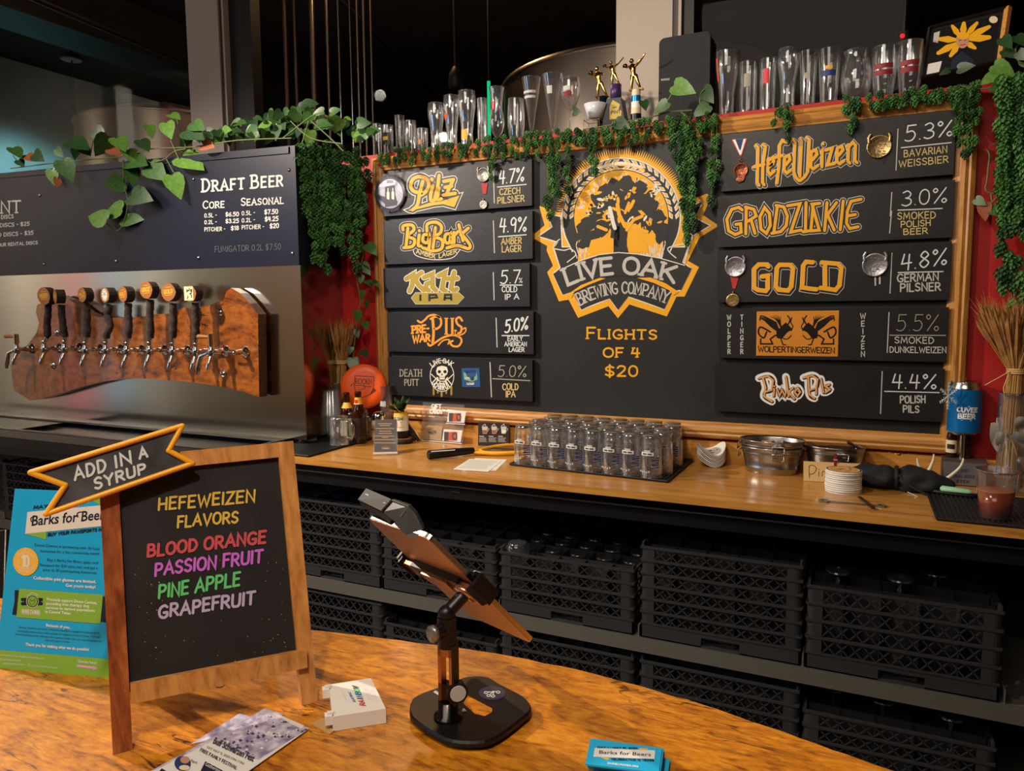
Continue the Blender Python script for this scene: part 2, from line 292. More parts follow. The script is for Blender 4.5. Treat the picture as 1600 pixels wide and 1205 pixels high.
GL = {'A': (.8, '0,0 .4,1 .8,0|.15,.36 .65,.36'), 'B': (.66, '.02,0 .02,1|~.02,1 .4,.98 .52,.78 .4,.56 .02,.53|~.02,.53 .5,.5 .64,.26 .48,.03 .02,0'), 'C': (.7, '~.68,.84 .45,1 .14,.86 .02,.5 .14,.14 .45,0 .68,.16'),
 'D': (.7, '.04,0 .04,1|~.04,1 .45,.92 .68,.5 .45,.08 .04,0'), 'E': (.58, '.56,1 .03,1 .03,0 .56,0|.03,.52 .48,.52'), 'F': (.55, '.55,1 .03,1 .03,0|.03,.52 .46,.52'),
 'G': (.74, '~.68,.85 .45,1 .14,.86 .02,.5 .14,.14 .45,0 .7,.14 .7,.42|.7,.42 .42,.42'), 'H': (.68, '.03,0 .03,1|.65,0 .65,1|.03,.5 .65,.5'), 'I': (.1, '.05,0 .05,1'), 'i': (.4, '.2,0 .2,1|0,1 .4,1|0,0 .4,0'),
 'J': (.5, '~.45,1 .45,.2 .25,0 .03,.15'), 'K': (.66, '.03,0 .03,1|.62,1 .03,.42|.2,.58 .66,0'), 'L': (.54, '.03,1 .03,0 .54,0'), 'M': (.9, '.03,0 .12,1 .45,.25 .78,1 .87,0'), 'N': (.7, '.03,0 .03,1 .67,0 .67,1'),
 'O': (.76, '~.38,1 .1,.85 .01,.5 .1,.15 .38,0 .66,.15 .75,.5 .66,.85 .38,1'), 'P': (.62, '.03,0 .03,1|~.03,1 .45,.96 .6,.74 .45,.5 .03,.46'), 'Q': (.76, '~.38,1 .1,.85 .01,.5 .1,.15 .38,0 .66,.15 .75,.5 .66,.85 .38,1|.45,.25 .75,-.05'),
 'R': (.66, '.03,0 .03,1|~.03,1 .45,.96 .58,.74 .45,.52 .03,.48|.28,.48 .66,0'), 'S': (.6, '~.56,.86 .32,1 .06,.84 .1,.6 .48,.42 .56,.18 .3,0 .02,.14'), 'T': (.68, '0,1 .68,1|.34,1 .34,0'), 'U': (.68, '~.03,1 .03,.3 .12,.05 .34,0 .56,.05 .65,.3 .65,1'),
 'V': (.74, '0,1 .37,0 .74,1'), 'W': (1., '0,1 .25,0 .5,.8 .75,0 1,1'), 'X': (.7, '0,0 .7,1|0,1 .7,0'), 'Y': (.7, '0,1 .35,.5 .7,1|.35,.5 .35,0'), 'Z': (.64, '.02,1 .62,1 .02,0 .64,0'),
 '0': (.6, '~.3,1 .08,.85 .01,.5 .08,.15 .3,0 .52,.15 .59,.5 .52,.85 .3,1'), '1': (.25, '0,.8 .2,1 .2,0'), '2': (.6, '~.03,.8 .2,.99 .5,.92 .5,.6 .03,.03|.03,.02 .58,.02'), '3': (.55, '~.03,.9 .3,1 .5,.8 .4,.58 .2,.53|~.2,.53 .5,.42 .52,.14 .25,0 .0,.1'),
 '4': (.6, '.15,1 .02,.42 .6,.42|.45,.95 .42,0'), '5': (.6, '.58,1 .12,1 .08,.58|~.08,.58 .4,.62 .56,.35 .42,.06 .18,0 .0,.08'), '6': (.58, '~.5,.95 .15,.7 .03,.3 .2,.02 .5,.1 .52,.4 .3,.52 .06,.36'), '7': (.58, '.02,1 .58,1 .2,0'),
 '8': (.56, '~.28,.54 .06,.76 .28,1 .5,.76 .28,.54 .03,.26 .28,0 .54,.26 .28,.54'), '9': (.55, '~.52,.82 .28,1 .05,.8 .1,.52 .35,.5 .52,.75|.52,.85 .48,0'), '%': (.85, '~.15,1 .02,.86 .15,.72 .28,.86 .15,1|.78,1 .12,0|~.7,.28 .56,.14 .7,0 .84,.14 .7,.28'),
 '.': (.08, '.04,.03'), '-': (.35, '.03,.48 .32,.48'), '$': (.6, '~.56,.84 .32,.95 .06,.8 .1,.58 .48,.42 .56,.2 .3,.05 .02,.18|.3,1.1 .3,-.1'), '!': (.1, '.05,1 .05,.3|.05,.02'), '/': (.4, '0,0 .4,1'), "'": (.08, '.04,1 .04,.8'), ',': (.1, '.05,.05 0,-.15'), '&': (.7, '~.65,0 .2,.7 .3,1 .45,.75 .05,.25 .25,0 .65,.4')}
def lay(b, text, BL, BR, h, w, m, fn, l=2, h2=None, sx=0., gap=.22, serif=False, jit=.0, caps=None, rnd=None):
    """stroke lettering on a baseline BL-BR (reference frame of the sign), cap height h -> h2"""
    h2 = h if h2 is None else h2; adv = 0; items = []
    for k, ch in enumerate(text):
        if ch == ' ': adv += .45; continue
        sc = 1.
        if caps and (k > 0 and text[k-1] != ' '): sc = caps
        if ch == '.' : sc = 1
        gw, st = GL[ch]; items.append((adv, sc, st)); adv += gw*sc+gap
    adv -= gap; q = 0
    for x0, sc, st in items:
        jy = random.uniform(-jit, jit)
        for sm, P in S(st):
            pp = []
            for x, y in P:
                u = (x0+x*sc)/adv; y = y*sc+jy; hh = h+(h2-h)*u
                pp.append((BL[0]+(BR[0]-BL[0])*u+sx*y*hh, BL[1]+(BR[1]-BL[1])*u-y*hh))
            q += 1; stroke(b, pp, w, m, fn, l+.12*(q % 5), sm and len(pp) > 2)
            if serif and not sm and len(pp) > 1:
                for e, f2 in ((0, 1), (-1, -2)):
                    yy = P[e][1]
                    if yy in (0., 1.) and abs(P[e][0]-P[f2][0]) < .5*abs(P[e][1]-P[f2][1]):
                        s_ = .09*h*sc+w*.55; stroke(b, [(pp[e][0]-s_, pp[e][1]+s_*(BL[1]-BR[1])/(BR[0]-BL[0]+1e-9)), (pp[e][0]+s_, pp[e][1]-s_*(BL[1]-BR[1])/(BR[0]-BL[0]+1e-9))], w*.7, m, fn, l+.7, cap=False)
FONT = {}
def glyphs(text, bold):
    if (text, bold) in FONT: return FONT[(text, bold)]
    cu = bpy.data.curves.new('t', 'FONT'); cu.body = text; cu.size = 1; cu.resolution_u = 2; cu.offset = bold; o = bpy.data.objects.new('t', cu)
    me = bpy.data.meshes.new_from_object(o); vs = [(v.co.x, v.co.y) for v in me.vertices]; fs = [list(p.vertices) for p in me.polygons]
    bpy.data.objects.remove(o); bpy.data.meshes.remove(me); bpy.data.curves.remove(cu); FONT[(text, bold)] = (vs, fs); return vs, fs
CAPH = None
def txt(b, text, BL, BR, h, m, fn, l=2, bold=0., sx=0., h2=None):
    global CAPH
    if CAPH is None: CAPH = max(v[1] for v in glyphs('H', 0.)[0])
    vs, fs = glyphs(text, bold); h2 = h if h2 is None else h2
    x0 = min(v[0] for v in vs); x1 = max(v[0] for v in vs); o = []
    for x, y in vs:
        u = (x-x0)/(x1-x0); y /= CAPH; hh = h+(h2-h)*u
        o.append(fn(BL[0]+(BR[0]-BL[0])*u+sx*y*hh, BL[1]+(BR[1]-BL[1])*u-y*hh, l))
    b.add(o, fs, m)
def strokes(b, T, z, w, m, fn, l, smooth=True):
    """T: strokes in sign coordinates; drawn at width w"""
    for k, st in enumerate(T): stroke(b, z(st), w, m, fn, l+.1*(k % 4), smooth and len(st) > 2)
def outlined(b, T, z, w, fn, l=1, gold='gold_paint', out='cream', g1=2.2, g2=1.2, mid='slab_black', smooth=True):
    strokes(b, T, z, w+2*(g1+g2), out, fn, l, smooth); strokes(b, T, z, w+2*g1, mid, fn, l+1, smooth); strokes(b, T, z, w, gold, fn, l+2, smooth)
# ------------------------------------------------------------------ room shell
ZB, ZC, YF = .96, .91, -.557
b = B(); b.bb(-9, 3.2, -7, 8, -.04, 0, 'floor_concrete'); struct('floor', b)
b = B(); b.bb(-9, 3.2, -7, 8, 4.4, 4.44, 'dark_ceiling'); struct('ceiling', b)
b = B(); b.bb(-9, 3.2, 8, 8.06, 0, 4.4, 'dark_wall'); struct('wall_far', b)
b = B(); b.bb(-9.06, -9, -7, .2, 0, 4.4, 'grey_wall'); b.bb(-9.06, -9, .2, 8, 0, 4.4, 'teal_wall'); struct('wall_left', b)
for y in (-3.15, -4.98):
    b = B(); b.bb(-8.99, -8.8, y-.12, y+.12, 0, 4.4, 'white_paint'); single('reflection_column', b, 'unseen white column added for the steel reflections, '+('nearer the glowing tubes' if y > -4 else 'farther along the wall'), 'column', (-8.9, y, 0), 'columns added for steel reflections')  # added out of view to give the tower steel its cream streaks
for y, m, nm in ((-3.9, 'glow_pink', 'pink'), (-4.42, 'glow_cyan', 'pale blue')):
    b = B(); b.tube([(-8.95, y, .3), (-8.95, y, 4.3)], .05, m, 8); b.bb(-8.999, -8.95, y-.06, y+.06, 0, 4.4, 'black'); single('reflection_tube', b, nm+' glowing tube added out of view for streaks in the steel', 'light', (-8.95, y, 0))  # glowing strips added only for coloured streaks in the steel
b = B(); b.bb(3.2, 3.26, -7, 8, 0, 4.4, 'room_wall'); struct('wall_right', b)
b = B(); b.bb(-9, 3.2, -7.06, -7, 0, 4.4, 'room_wall'); struct('wall_rear', b)
b = B(); b.bb(-9, 3.2, .032, .22, 0, 2.212, 'red_paint'); struct('wall_back', b)
b = B(); b.bb(-9, atY(150, 150, 6).x, 6.0, 6.06, 0, 4.4, 'dark_wall'); struct('wall_brewhouse', b)
def vpost(name, x0, x1, xd, y=.3):
    a = atY(x0[0], 0, y); c = atY(x1[0], 0, y); a2 = atY(x0[1], 150, y); b = B()
    b.bb(a.x, c.x, y, y+.24, 2.2, 4.4, 'post_paint'); struct(name, b)
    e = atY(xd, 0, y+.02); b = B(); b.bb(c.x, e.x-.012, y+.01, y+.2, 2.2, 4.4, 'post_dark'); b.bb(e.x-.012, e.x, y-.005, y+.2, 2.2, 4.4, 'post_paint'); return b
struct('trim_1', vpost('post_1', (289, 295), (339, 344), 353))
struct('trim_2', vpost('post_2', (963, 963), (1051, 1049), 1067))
p = atY(966, 100, .32)
b = B(); b.bb(atY(1068, 0, .32).x, atY(1072, 0, .32).x+.03, .33, .37, 2.2, 4.4, 'frame_dark'); struct('window_frame_1', b)
b = B(); b.bb(atY(354, 0, .32).x, atY(388, 0, .32).x, .33, .4, 2.2, 4.4, 'frame_dark'); struct('window_frame_2', b)
x1 = atY(289, 0, .4).x; x2 = atY(388, 0, .4).x; x3 = atY(963, 0, .4).x; x4 = atY(1072, 0, .4).x
for i, (a, c) in enumerate(((-9, x1), (x2, x3), (x4, 3.2))):
    b = B(); b.bb(a, c, .41, .416, 2.212, 4.4, 'pane'); struct('window_%d' % (i+1), b)
b = B(); b.bb(-9, 3.2, .22, .56, 2.17, 2.2, 'frame_dark'); struct('window_sill', b)
# brewhouse behind the glass
b = B()
def beam(b, p, q, z, hgt, wd):
    A = atZ(*p, z); C = atZ(*q, z); d = (C-A).normalized(); n = V((-d.y, d.x, 0)); A = A-d*1.2; C = C+d*2.5; A.z = C.z = z
    vs = [P+n*s*wd/2+V((0, 0, t)) for P in (A, C) for s in (-1, 1) for t in (0, hgt)]
    b.add(vs, [(0, 1, 3, 2), (4, 6, 7, 5), (0, 2, 6, 4), (1, 5, 7, 3), (0, 4, 5, 1), (2, 3, 7, 6)], 'frame_dark')
beam(b, (0, 26), (290, 122), 3.9, .42, .5)
struct('ceiling_beam', b)
b = B(); q0 = atZ(60, 0, 3.6); q1 = atZ(290, 98, 3.6); b.tube([q0-(q1-q0)*.6, q1+(q1-q0)], .025, 'frame_dark'); q0 = atZ(620, 85, 3.9); q1 = atZ(735, 195, 3.9); b.tube([q0-(q1-q0), q1], .02, 'frame_dark'); struct('conduit', b)
def tank(pxc, half, dist, ytop, label, extra=0):
    d = ray(pxc, 100); hd = V((d.x, d.y, 0)); u = hd.normalized(); R = dist*sin(half/F*.92); c = CAM+u*dist; dn = dist-R
    dd = ray(pxc, ytop); zt = CAM.z+dn*dd.z/V((dd.x, dd.y, 0)).length
    t = thing('brewing_tank', label, 'tank', (c.x, c.y, 0)); b = B()
    b.open_lathe([(R, .5), (R, zt-.02), (R-.004, zt)], 'tank_steel', 48, (c.x, c.y, 0)); part('shell', b, t)
    b = B(); b.lathe([(R+.012, zt-.02), (R+.012, zt+.0), (R*.96, zt+.012), (R*.5, zt+.1), (.08, zt+.16)], 'tank_steel', 48, (c.x, c.y, 0)); part('tank_top', b, t)
    b = B(); b.lathe([(R*.9, .5), (.1, .2)], 'tank_steel', 32, (c.x, c.y, 0)); part('cone', b, t)
    for k in range(4):
        a = k*pi/2+.5; b = B(); b.tube([(c.x+R*.8*cos(a), c.y+R*.8*sin(a), 0), (c.x+R*.8*cos(a), c.y+R*.8*sin(a), .52)], .04, 'tank_steel'); part('leg', b, t)
tank(255, 122, 6.2, 167, 'brushed steel brewing tank seen through the window left of the first post')
tank(1000, 222, 4.9, 62, 'large brushed steel brewing tank behind the glass at the second post')
for i, (x, w_) in enumerate(((447, 8), (462, 6), (489, 9), (512, 5), (530, 4), (548, 3), (559, 4), (569, 4), (580, 3))):
    a = atY(x, 80, 1.5); b = B(); b.tube([(a.x, a.y, 0), (a.x, a.y, 4.4)], sz(w_, a)/2, 'chrome' if x in (530, 548) else 'tank_steel', 8)
    single('steel_pipe', b, 'vertical steel pipe behind the window above the hops, '+('first from the left', 'second from the left', 'third from the left', 'fourth from the left', 'first of the two bright ones', 'second of the two bright ones', 'just right of the bright ones', 'second right of the bright ones', 'last on the right')[i], 'pipe', (a.x, a.y, 0), 'vertical pipes behind the window')
a = atY(764, 165, 1.8); b = B(); b.tube([(a.x, a.y, atY(764, 219, 1.8).z-.2), (a.x, a.y, atY(764, 127, 1.8).z)], .012, 'green_lamp', 8); b.tube([(a.x, a.y, atY(764, 127, 1.8).z), (a.x, a.y, 4.4)], .004, 'frame_dark', 5); single('light_tube', b, 'thin green glowing light tube behind the window', 'light', (a.x, a.y, 2.0))
a = atY(1410, 56, 5.2); b = B(); b.sphere(a, .02, 'red_lamp', 8); b.box(a+V((0, .04, 0)), (.1, .06, .1), 'black'); b.tube([a+V((0, .04, 0)), (a.x, a.y+.04, 4.4)], .01, 'black'); single('indicator_lamp', b, 'tiny red indicator lamp in the dark behind the right glasses', 'lamp', a)
# hanging lamp and rod behind left window
a = atY(112, 92, 2.4); b = B(); b.lathe([(.001, .05), (.08, .04), (.12, 0), (.1, -.01), (.001, -.005)], 'frame_dark', 16, a); b.tube([a, (a.x, a.y, .0)], .008, 'frame_dark'); b.tube([a, (a.x, a.y, 4.4)], .02, 'frame_dark')
b.disc(a-V((0, 0, .014)), .095, 'dim_white'); single('pendant_lamp', b, 'dark pendant lamp with a thin rod behind the left window', 'lamp', a)
a = atY(712, 150, 1.4); b = B(); b.lathe([(.015, .12), (.04, .08), (.045, 0), (.03, -.02)], 'frame_dark', 12, (a.x, a.y, atY(712, 135, 1.4).z)); b.tube([(a.x, a.y, atY(712, 135, 1.4).z), (a.x, a.y, 4.4)], .008, 'frame_dark')
single('pendant_lamp', b, 'black pendant lamp on a cord behind the glass above the tall beer glasses', 'lamp', (a.x, a.y, 4.4))

# ------------------------------------------------------------------ chalkboard menu in oak frame
XL, XR, ZT, ZL, FWD = -2.0712, .2939, 2.1912, 1.0038, .0631
MB = thing('menu_board', 'large black beer menu board in a wide oak frame on the red wall', 'board', ((XL+XR)/2, .03, ZL))
b = B(); b.bb(XL+.03, XR-.03, .012, .03, ZL+.03, ZT-.03, 'board_black'); part('board_panel', b, MB)
def mould(A, Bp, inn, m):
    b = B(); prof = [(0, .03), (0, .004), (.006, 0), (.014, -.004), (.02, -.001), (.03, -.006), (.044, -.003), (.052, .001), (.058, .002), (FWD, .012), (FWD, .03)]
    A = V(A); Bp = V(Bp); d = (Bp-A).normalized(); n = V(inn); vs = []
    for o, y in prof: vs += [A+(n+d)*o+V((0, y, 0)), Bp+(n-d)*o+V((0, y, 0))]
    b.add(vs, [(2*i, 2*i+1, 2*i+3, 2*i+2) for i in range(len(prof)-1)], m, False)
    for e in (0, 1): b.add([vs[2*i+e] for i in range(len(prof))], [list(range(len(prof)))], m)
    part('frame_moulding', b, MB)
mould((XL, 0, ZT), (XR, 0, ZT), (0, 0, -1), 'oak'); mould((XL, 0, ZL), (XR, 0, ZL), (0, 0, 1), 'oak')
mould((XL, 0, ZL), (XL, 0, ZT), (1, 0, 0), 'oak_up'); mould((XR, 0, ZL), (XR, 0, ZT), (-1, 0, 0), 'oak_up')
# centre emblem, painted on the board
fn = plY(.012, .0003); L = Zm(820, 200, 3.7656)
b = B(); cx, cy = 567, 505; P = []
NS = 104
def sun(a): return 392+ (14 if cos(a) > 0 else -6)*abs(cos(a))
for k in range(NS):
    a = radians(184)-radians(212)*(k/NS); r1 = sun(a); a2 = a-radians(212)/NS/2
    P += [(cx+(r1-52)*cos(a), cy-(r1-52)*sin(a)), (cx+r1*cos(a2), cy-r1*sin(a2))]
P += [(cx+330, cy+140), (cx-330, cy+140)]
fill(b, L(P), 'gold_paint', fn, 0)
outer = [(95, 470), (125, 575), (50, 640), (140, 690), (136, 720), (175, 812), (140, 850), (205, 1012), (262, 1002), (317, 1108), (495, 1040), (548, 1108), (612, 1030), (832, 1100), (888, 985), (935, 985), (1015, 822), (950, 785), (1022, 640), (1128, 575), (1040, 515), (1087, 405), (1070, 395), (985, 428), (960, 470), (230, 520), (150, 487)]
stroke(b, L(outer+[outer[0]]), 4, 'gold_paint', fn, 1); fill(b, L(outer), 'gold_paint', fn, 1.4)
inner = [(130, 508), (160, 582), (78, 638), (192, 672), (168, 706), (208, 822), (166, 858), (222, 980), (285, 962), (332, 1070), (500, 1004), (548, 1072), (605, 992), (820, 1068), (864, 965), (918, 955), (982, 828), (930, 790), (984, 640), (1092, 574), (1004, 530), (1050, 428), (940, 475), (940, 700), (220, 700), (212, 520)]
fill(b, L(inner), 'board_black', fn, 2); stroke(b, L(inner+[inner[0]]), 1.7, 'cream', fn, 2.5)
circ = lambda r, k=48, a0=0, a1=360, fx=1.: [(cx+fx*r*cos(radians(a0+(a1-a0)*i/k)), cy+20-r*sin(radians(a0+(a1-a0)*i/k))) for i in range(k+1)]
fill(b, L([p for p in circ(352, 40, 200, -20)]+[(cx+290, 730), (cx-290, 730)]), 'cream', fn, 3)
fill(b, L([p for p in circ(344, 40, 200, -20)]+[(cx+282, 730), (cx-282, 730)]), 'board_black', fn, 3.5)
fill(b, L([p for p in circ(276, 40, 205, -25)]+[(cx+240, 790), (cx-255, 790)]), 'gold_paint', fn, 4)
stroke(b, L(circ(300, 8, 112, 66)), 10, 'gold_paint', fn, 4.1); stroke(b, L(circ(318, 8, 114, 68)), 5, 'cream', fn, 4.2); stroke(b, L(circ(296, 10, 112, 66)), 2.5, 'board_black', fn, 4.4); stroke(b, L(circ(330, 6, 112, 97)), 3, 'board_black', fn, 4.5); stroke(b, L(circ(330, 6, 83, 66)), 3, 'board_black', fn, 4.5)
part('painted_emblem', b, MB, label='painted golden oak emblem with sunburst and ribbons')
# wheat ears
b = B()
for sd in (-1, 1):
    for k in range(11):
        ang = 178-k*8.2
        for rr, tw in ((292, -24), (330, 20)):
            a = radians(ang); x = cx-sd*rr*cos(pi-a) if sd > 0 else cx-rr*cos(pi-a); 
            x = cx+(rr*cos(a) if sd < 0 else -rr*cos(a)); y = cy+20-rr*sin(a)
            t = a-pi/2+radians(tw); dx, dy = cos(t)*(1 if sd < 0 else -1), -sin(t)
            px_, py_ = -dy, dx; G = [(x-dx*26, y-dy*26), (x-px_*13-dx*4, y-py_*13-dy*4), (x+dx*30, y+dy*30), (x+px_*13-dx*2, y+py_*13-dy*2)]
            fill(b, L(G), 'cream', fn, 5)
            g = [(x-dx*14+px_*3*sd, y-dy*14), (x-px_*6+px_*3, y-py_*6), (x+dx*18+px_*3, y+dy*18), (x+px_*9, y+py_*9)]
            fill(b, L(g), 'gold_paint', fn, 5.4)
# tree: white scratch ground, black trunk, limbs and leaf masses with gaps
rnd = random.Random(5)
for k in range(60):
    a = radians(rnd.uniform(10, 170)); r = rnd.uniform(225, 262); x, y = cx+r*cos(a), cy+20-r*sin(a)
    stroke(b, L([(x, y), (x-12*cos(a)-rnd.uniform(-8, 8), y+22*sin(a))]), 1.6, 'cream', fn, 5.2)
for k in range(46):
    x = rnd.choice((rnd.uniform(300, 400), rnd.uniform(690, 830))); y = rnd.uniform(650, 745); stroke(b, L([(x, y), (x+rnd.uniform(-12, 12), y+rnd.uniform(20, 50))]), 1.3, 'cream', fn, 5.2)
def blob(x, y, r, m, l, n=14, j=.3): fill(b, L([(x+r*(1+rnd.uniform(-j, j))*cos(2*pi*k/n), y+r*(1+rnd.uniform(-j, j))*sin(2*pi*k/n)) for k in range(n)]), m, fn, l)
for qi, (x, y, r) in enumerate(((520, 345, 52), (600, 330, 58), (680, 350, 48), (440, 420, 62), (420, 500, 64), (380, 560, 58), (345, 600, 52), (360, 660, 48), (500, 430, 70), (590, 420, 78), (680, 430, 70), (740, 470, 62), (780, 530, 60), (800, 590, 56), (800, 640, 45), (720, 560, 64), (640, 520, 66), (460, 590, 60), (545, 520, 70), (400, 640, 44), (470, 375, 50), (740, 400, 40), (310, 640, 30), (335, 690, 30))):
    blob(x, y, r*.82, 'board_black', 6+.035*qi)
stroke(b, L([(470, 735), (525, 690), (535, 600), (500, 520)]), 14, 'board_black', fn, 6.2); fill(b, L([(520, 735), (528, 640), (520, 560), (575, 560), (605, 600), (600, 690), (612, 738)]), 'board_black', fn, 6.2)
for i in range(58):
    x = rnd.uniform(340, 800); y = rnd.uniform(330, 640)
    if abs(x-560) < 50 and y > 540: continue
    sc = rnd.uniform(5, 15); an = rnd.uniform(0, pi); m = rnd.choice(('gold_paint', 'gold_paint', 'cream'))
    fill(b, L([(x+sc*1.7*cos(t)*cos(an)*(1+.3*rnd.random())-sc*.7*sin(t)*sin(an), y+sc*1.7*cos(t)*sin(an)+sc*.7*sin(t)*cos(an)) for t in [2*pi*q/7 for q in range(7)]]), m, fn, 7)
for pts, w_, m in (([(545, 450), (555, 510), (590, 580)], 6, 'gold_paint'), ([(500, 470), (520, 560), (530, 590)], 6, 'cream'), ([(600, 600), (640, 540), (690, 520)], 5, 'gold_paint'), ([(620, 470), (640, 430)], 5, 'gold_paint'), ([(590, 500), (612, 440)], 4, 'gold_paint'), ([(430, 580), (480, 600)], 5, 'gold_paint'), ([(660, 595), (720, 610)], 5, 'gold_paint')): stroke(b, L(pts), w_, m, fn, 7.3)
for poly in ([(390, 660), (470, 640), (522, 650), (522, 735), (420, 745), (370, 735)], [(600, 650), (640, 620), (680, 640), (720, 700), (730, 735), (615, 730)]): fill(b, L(poly), 'gold_paint', fn, 7.5)
# ribbons
top = [(215, 832), (330, 780), (440, 745), (550, 733), (660, 742), (790, 765), (940, 808)]
rib = top+[(982, 826), (918, 955), (870, 930), (760, 890), (660, 880), (560, 870), (470, 880), (370, 915), (285, 960), (222, 980), (166, 858)]
fill(b, L(rib), 'board_black', fn, 8.2); stroke(b, L(top), 1.4, 'cream', fn, 8.5)
rib2 = [(285, 975), (360, 930), (470, 890), (560, 880), (680, 885), (780, 920), (868, 960), (820, 1066), (700, 1020), (608, 990), (548, 1070), (498, 1002), (400, 1035), (332, 1068)]
fill(b, L(rib2), 'board_black', fn, 8.4)
fill(b, L([(245, 985), (330, 925), (440, 882), (475, 885), (370, 925), (290, 965), (275, 1000)]), 'gold_paint', fn, 8.6); fill(b, L([(660, 882), (740, 880), (830, 915), (905, 965), (875, 985), (850, 955), (760, 912)]), 'gold_paint', fn, 8.6)
for cur in ([(170, 700), (175, 680), (205, 655)], [(172, 710), (230, 720), (270, 712), (300, 745), (250, 790)], [(985, 660), (985, 630), (950, 610)], [(975, 680), (900, 690), (845, 705), (850, 730), (890, 765)]): stroke(b, L(cur), 1.6, 'cream', fn, 8.6, True)
stroke(b, L([(172, 708), (208, 825)]), 1.3, 'cream', fn, 8.6); stroke(b, L([(970, 690), (940, 800)]), 1.3, 'cream', fn, 8.6)
part('wheat_and_tree', b, MB)
b = B()
def arc(b, text, A, Mid, C, h, w, m, fn, l, h2=None, **k):
    """letters one by one along a quadratic arc"""
    n = len(text); ws = [(.5 if c == ' ' else GL[c][0]+.25) for c in text]; tot = sum(ws); q = 0
    f = lambda t: ((1-t)**2*A[0]+2*t*(1-t)*Mid[0]+t*t*C[0], (1-t)**2*A[1]+2*t*(1-t)*Mid[1]+t*t*C[1])
    for c, wd in zip(text, ws):
        t0 = q/tot; t1 = (q+wd*.86)/tot; q += wd
        if c == ' ': continue
        p, r = f(t0), f(t1); hh = h+((h2 or h)-h)*t0; sl = (r[1]-p[1])/(r[0]-p[0]) if r[0] != p[0] else 0
        lay(b, c, p, r, hh, w, m, fn, l, sx=sl*.8, **k)
arc(b, 'LIVE OAK', L([(252, 925)])[0], L([(540, 790)])[0], L([(890, 915)])[0], 24.5, 5.2, 'dim_white', fn, 9, serif=True)
arc(b, 'BREWING COMPANY', L([(325, 1045)])[0], L([(570, 905)])[0], L([(838, 1035)])[0], 17.5, 2.4, 'dim_white', fn, 9, serif=True)
part('emblem_lettering', b, MB)
b = B()
for T_, p_, q_, h_ in (('FLIGHTS', (917, 529), (1026, 530), 17), ('OF 4', (943, 558), (999, 558), 14), ('$20', (946, 588), (996, 588), 16)): b = B(); lay(b, T_, p_, q_, h_, 2.9, 'gold_paint', fn, 2, serif=True, caps=.82 if h_ == 17 else None); part('flights_lettering', b, MB)

# ------------------------------------------------------------------ ten beer signs
YS = -.012
def slab(pt, label, name='beer_sign'):
    TL, TR, BR, BL = pt; a, c, d, e = [atY(*q, YS) for q in (TL, TR, BR, BL)]
    x0, x1, z1, z0 = (a.x+e.x)/2, (c.x+d.x)/2, (a.z+c.z)/2, (d.z+e.z)/2
    t = thing(name, label, 'sign', ((x0+x1)/2, .012, z0), 0, 'black beer signs on the menu board'); b = B()
    b.bb(x0, x1, YS, .0118 if x0 > XL+FWD and x1 < XR-FWD else -.0065, z0, z1, 'slab_black')
    b.bb(max(x0, XL+FWD)+.002, min(x1, XR-FWD)-.002, -.0065, .0118, z0+.004, min(z1, ZT-FWD)-.002, 'slab_black'); part('sign_panel', b, t); return t
A_ = lambda P: Zm(550, 200, 5.3333)(P); B_ = lambda P: Zm(550, 400, 5.3333)(P)
fs = plY(YS, .00022)
def L1(z, P): return z(P)[0]
def finish(t, b): part('lettering', b, t)
def abv(b, z, bar, text, pb, h, w, line, rows, rw, m='ink_white', mr='chalk_tan'):
    b = B()
    stroke(b, z(bar), 1.6, 'dim_white', fs, 1)
    lay(b, text, *z(pb), h, w, m, fs, 1.5, gap=.2, sx=.06); stroke(b, z(line), 1.6, m, fs, 1)
    for tx, bl, br, hh in rows: lay(b, tx, *z([bl, br]), hh, rw, mr, fs, 1.5, jit=.03)
    part('price_lettering', b, t)
# Pilz
t = slab([(597, 268.5), (831, 253), (831, 323), (599, 336.5)], 'black PILZ sign with golden script, top of the left column'); b = B()
T = [[(590, 540), (520, 530), (490, 490), (505, 430), (565, 405), (625, 430), (640, 480), (610, 535), (575, 560)], [(590, 445), (565, 540), (545, 640), (505, 682)], [(675, 480), (655, 560), (660, 605), (690, 600)], [(725, 395), (715, 480), (690, 590)], [(725, 500), (712, 590), (745, 590)], [(665, 425), (667, 432)], [(765, 445), (845, 430)], [(845, 430), (790, 545)], [(760, 560), (860, 545)], [(775, 495), (830, 485)]]
sw = [(470, 685), (640, 625), (740, 612), (895, 563), (852, 660), (760, 635), (690, 642), (560, 672), (480, 690)]
for dw, m, l in ((8, 'cream', 1), (5.6, 'slab_black', 2), (0, 'gold_paint', 3)):
    if dw: stroke(b, A_(sw+[sw[0]]), dw, m, fs, l)
    fill(b, A_(sw), m, fs, l+.5); strokes(b, T, A_, 5.2+dw, m, fs, l+.1)
abv(b, A_, [(1178, 360), (1186, 625)], '4.7%', [(1225, 470), (1430, 440)], 21, 2.2, [(1212, 493), (1452, 470)], [('CZECH', (1230, 557), (1400, 545), 9.2), ('PILSNER', (1213, 632), (1435, 610), 9.6)], 1.5)
finish(t, b)
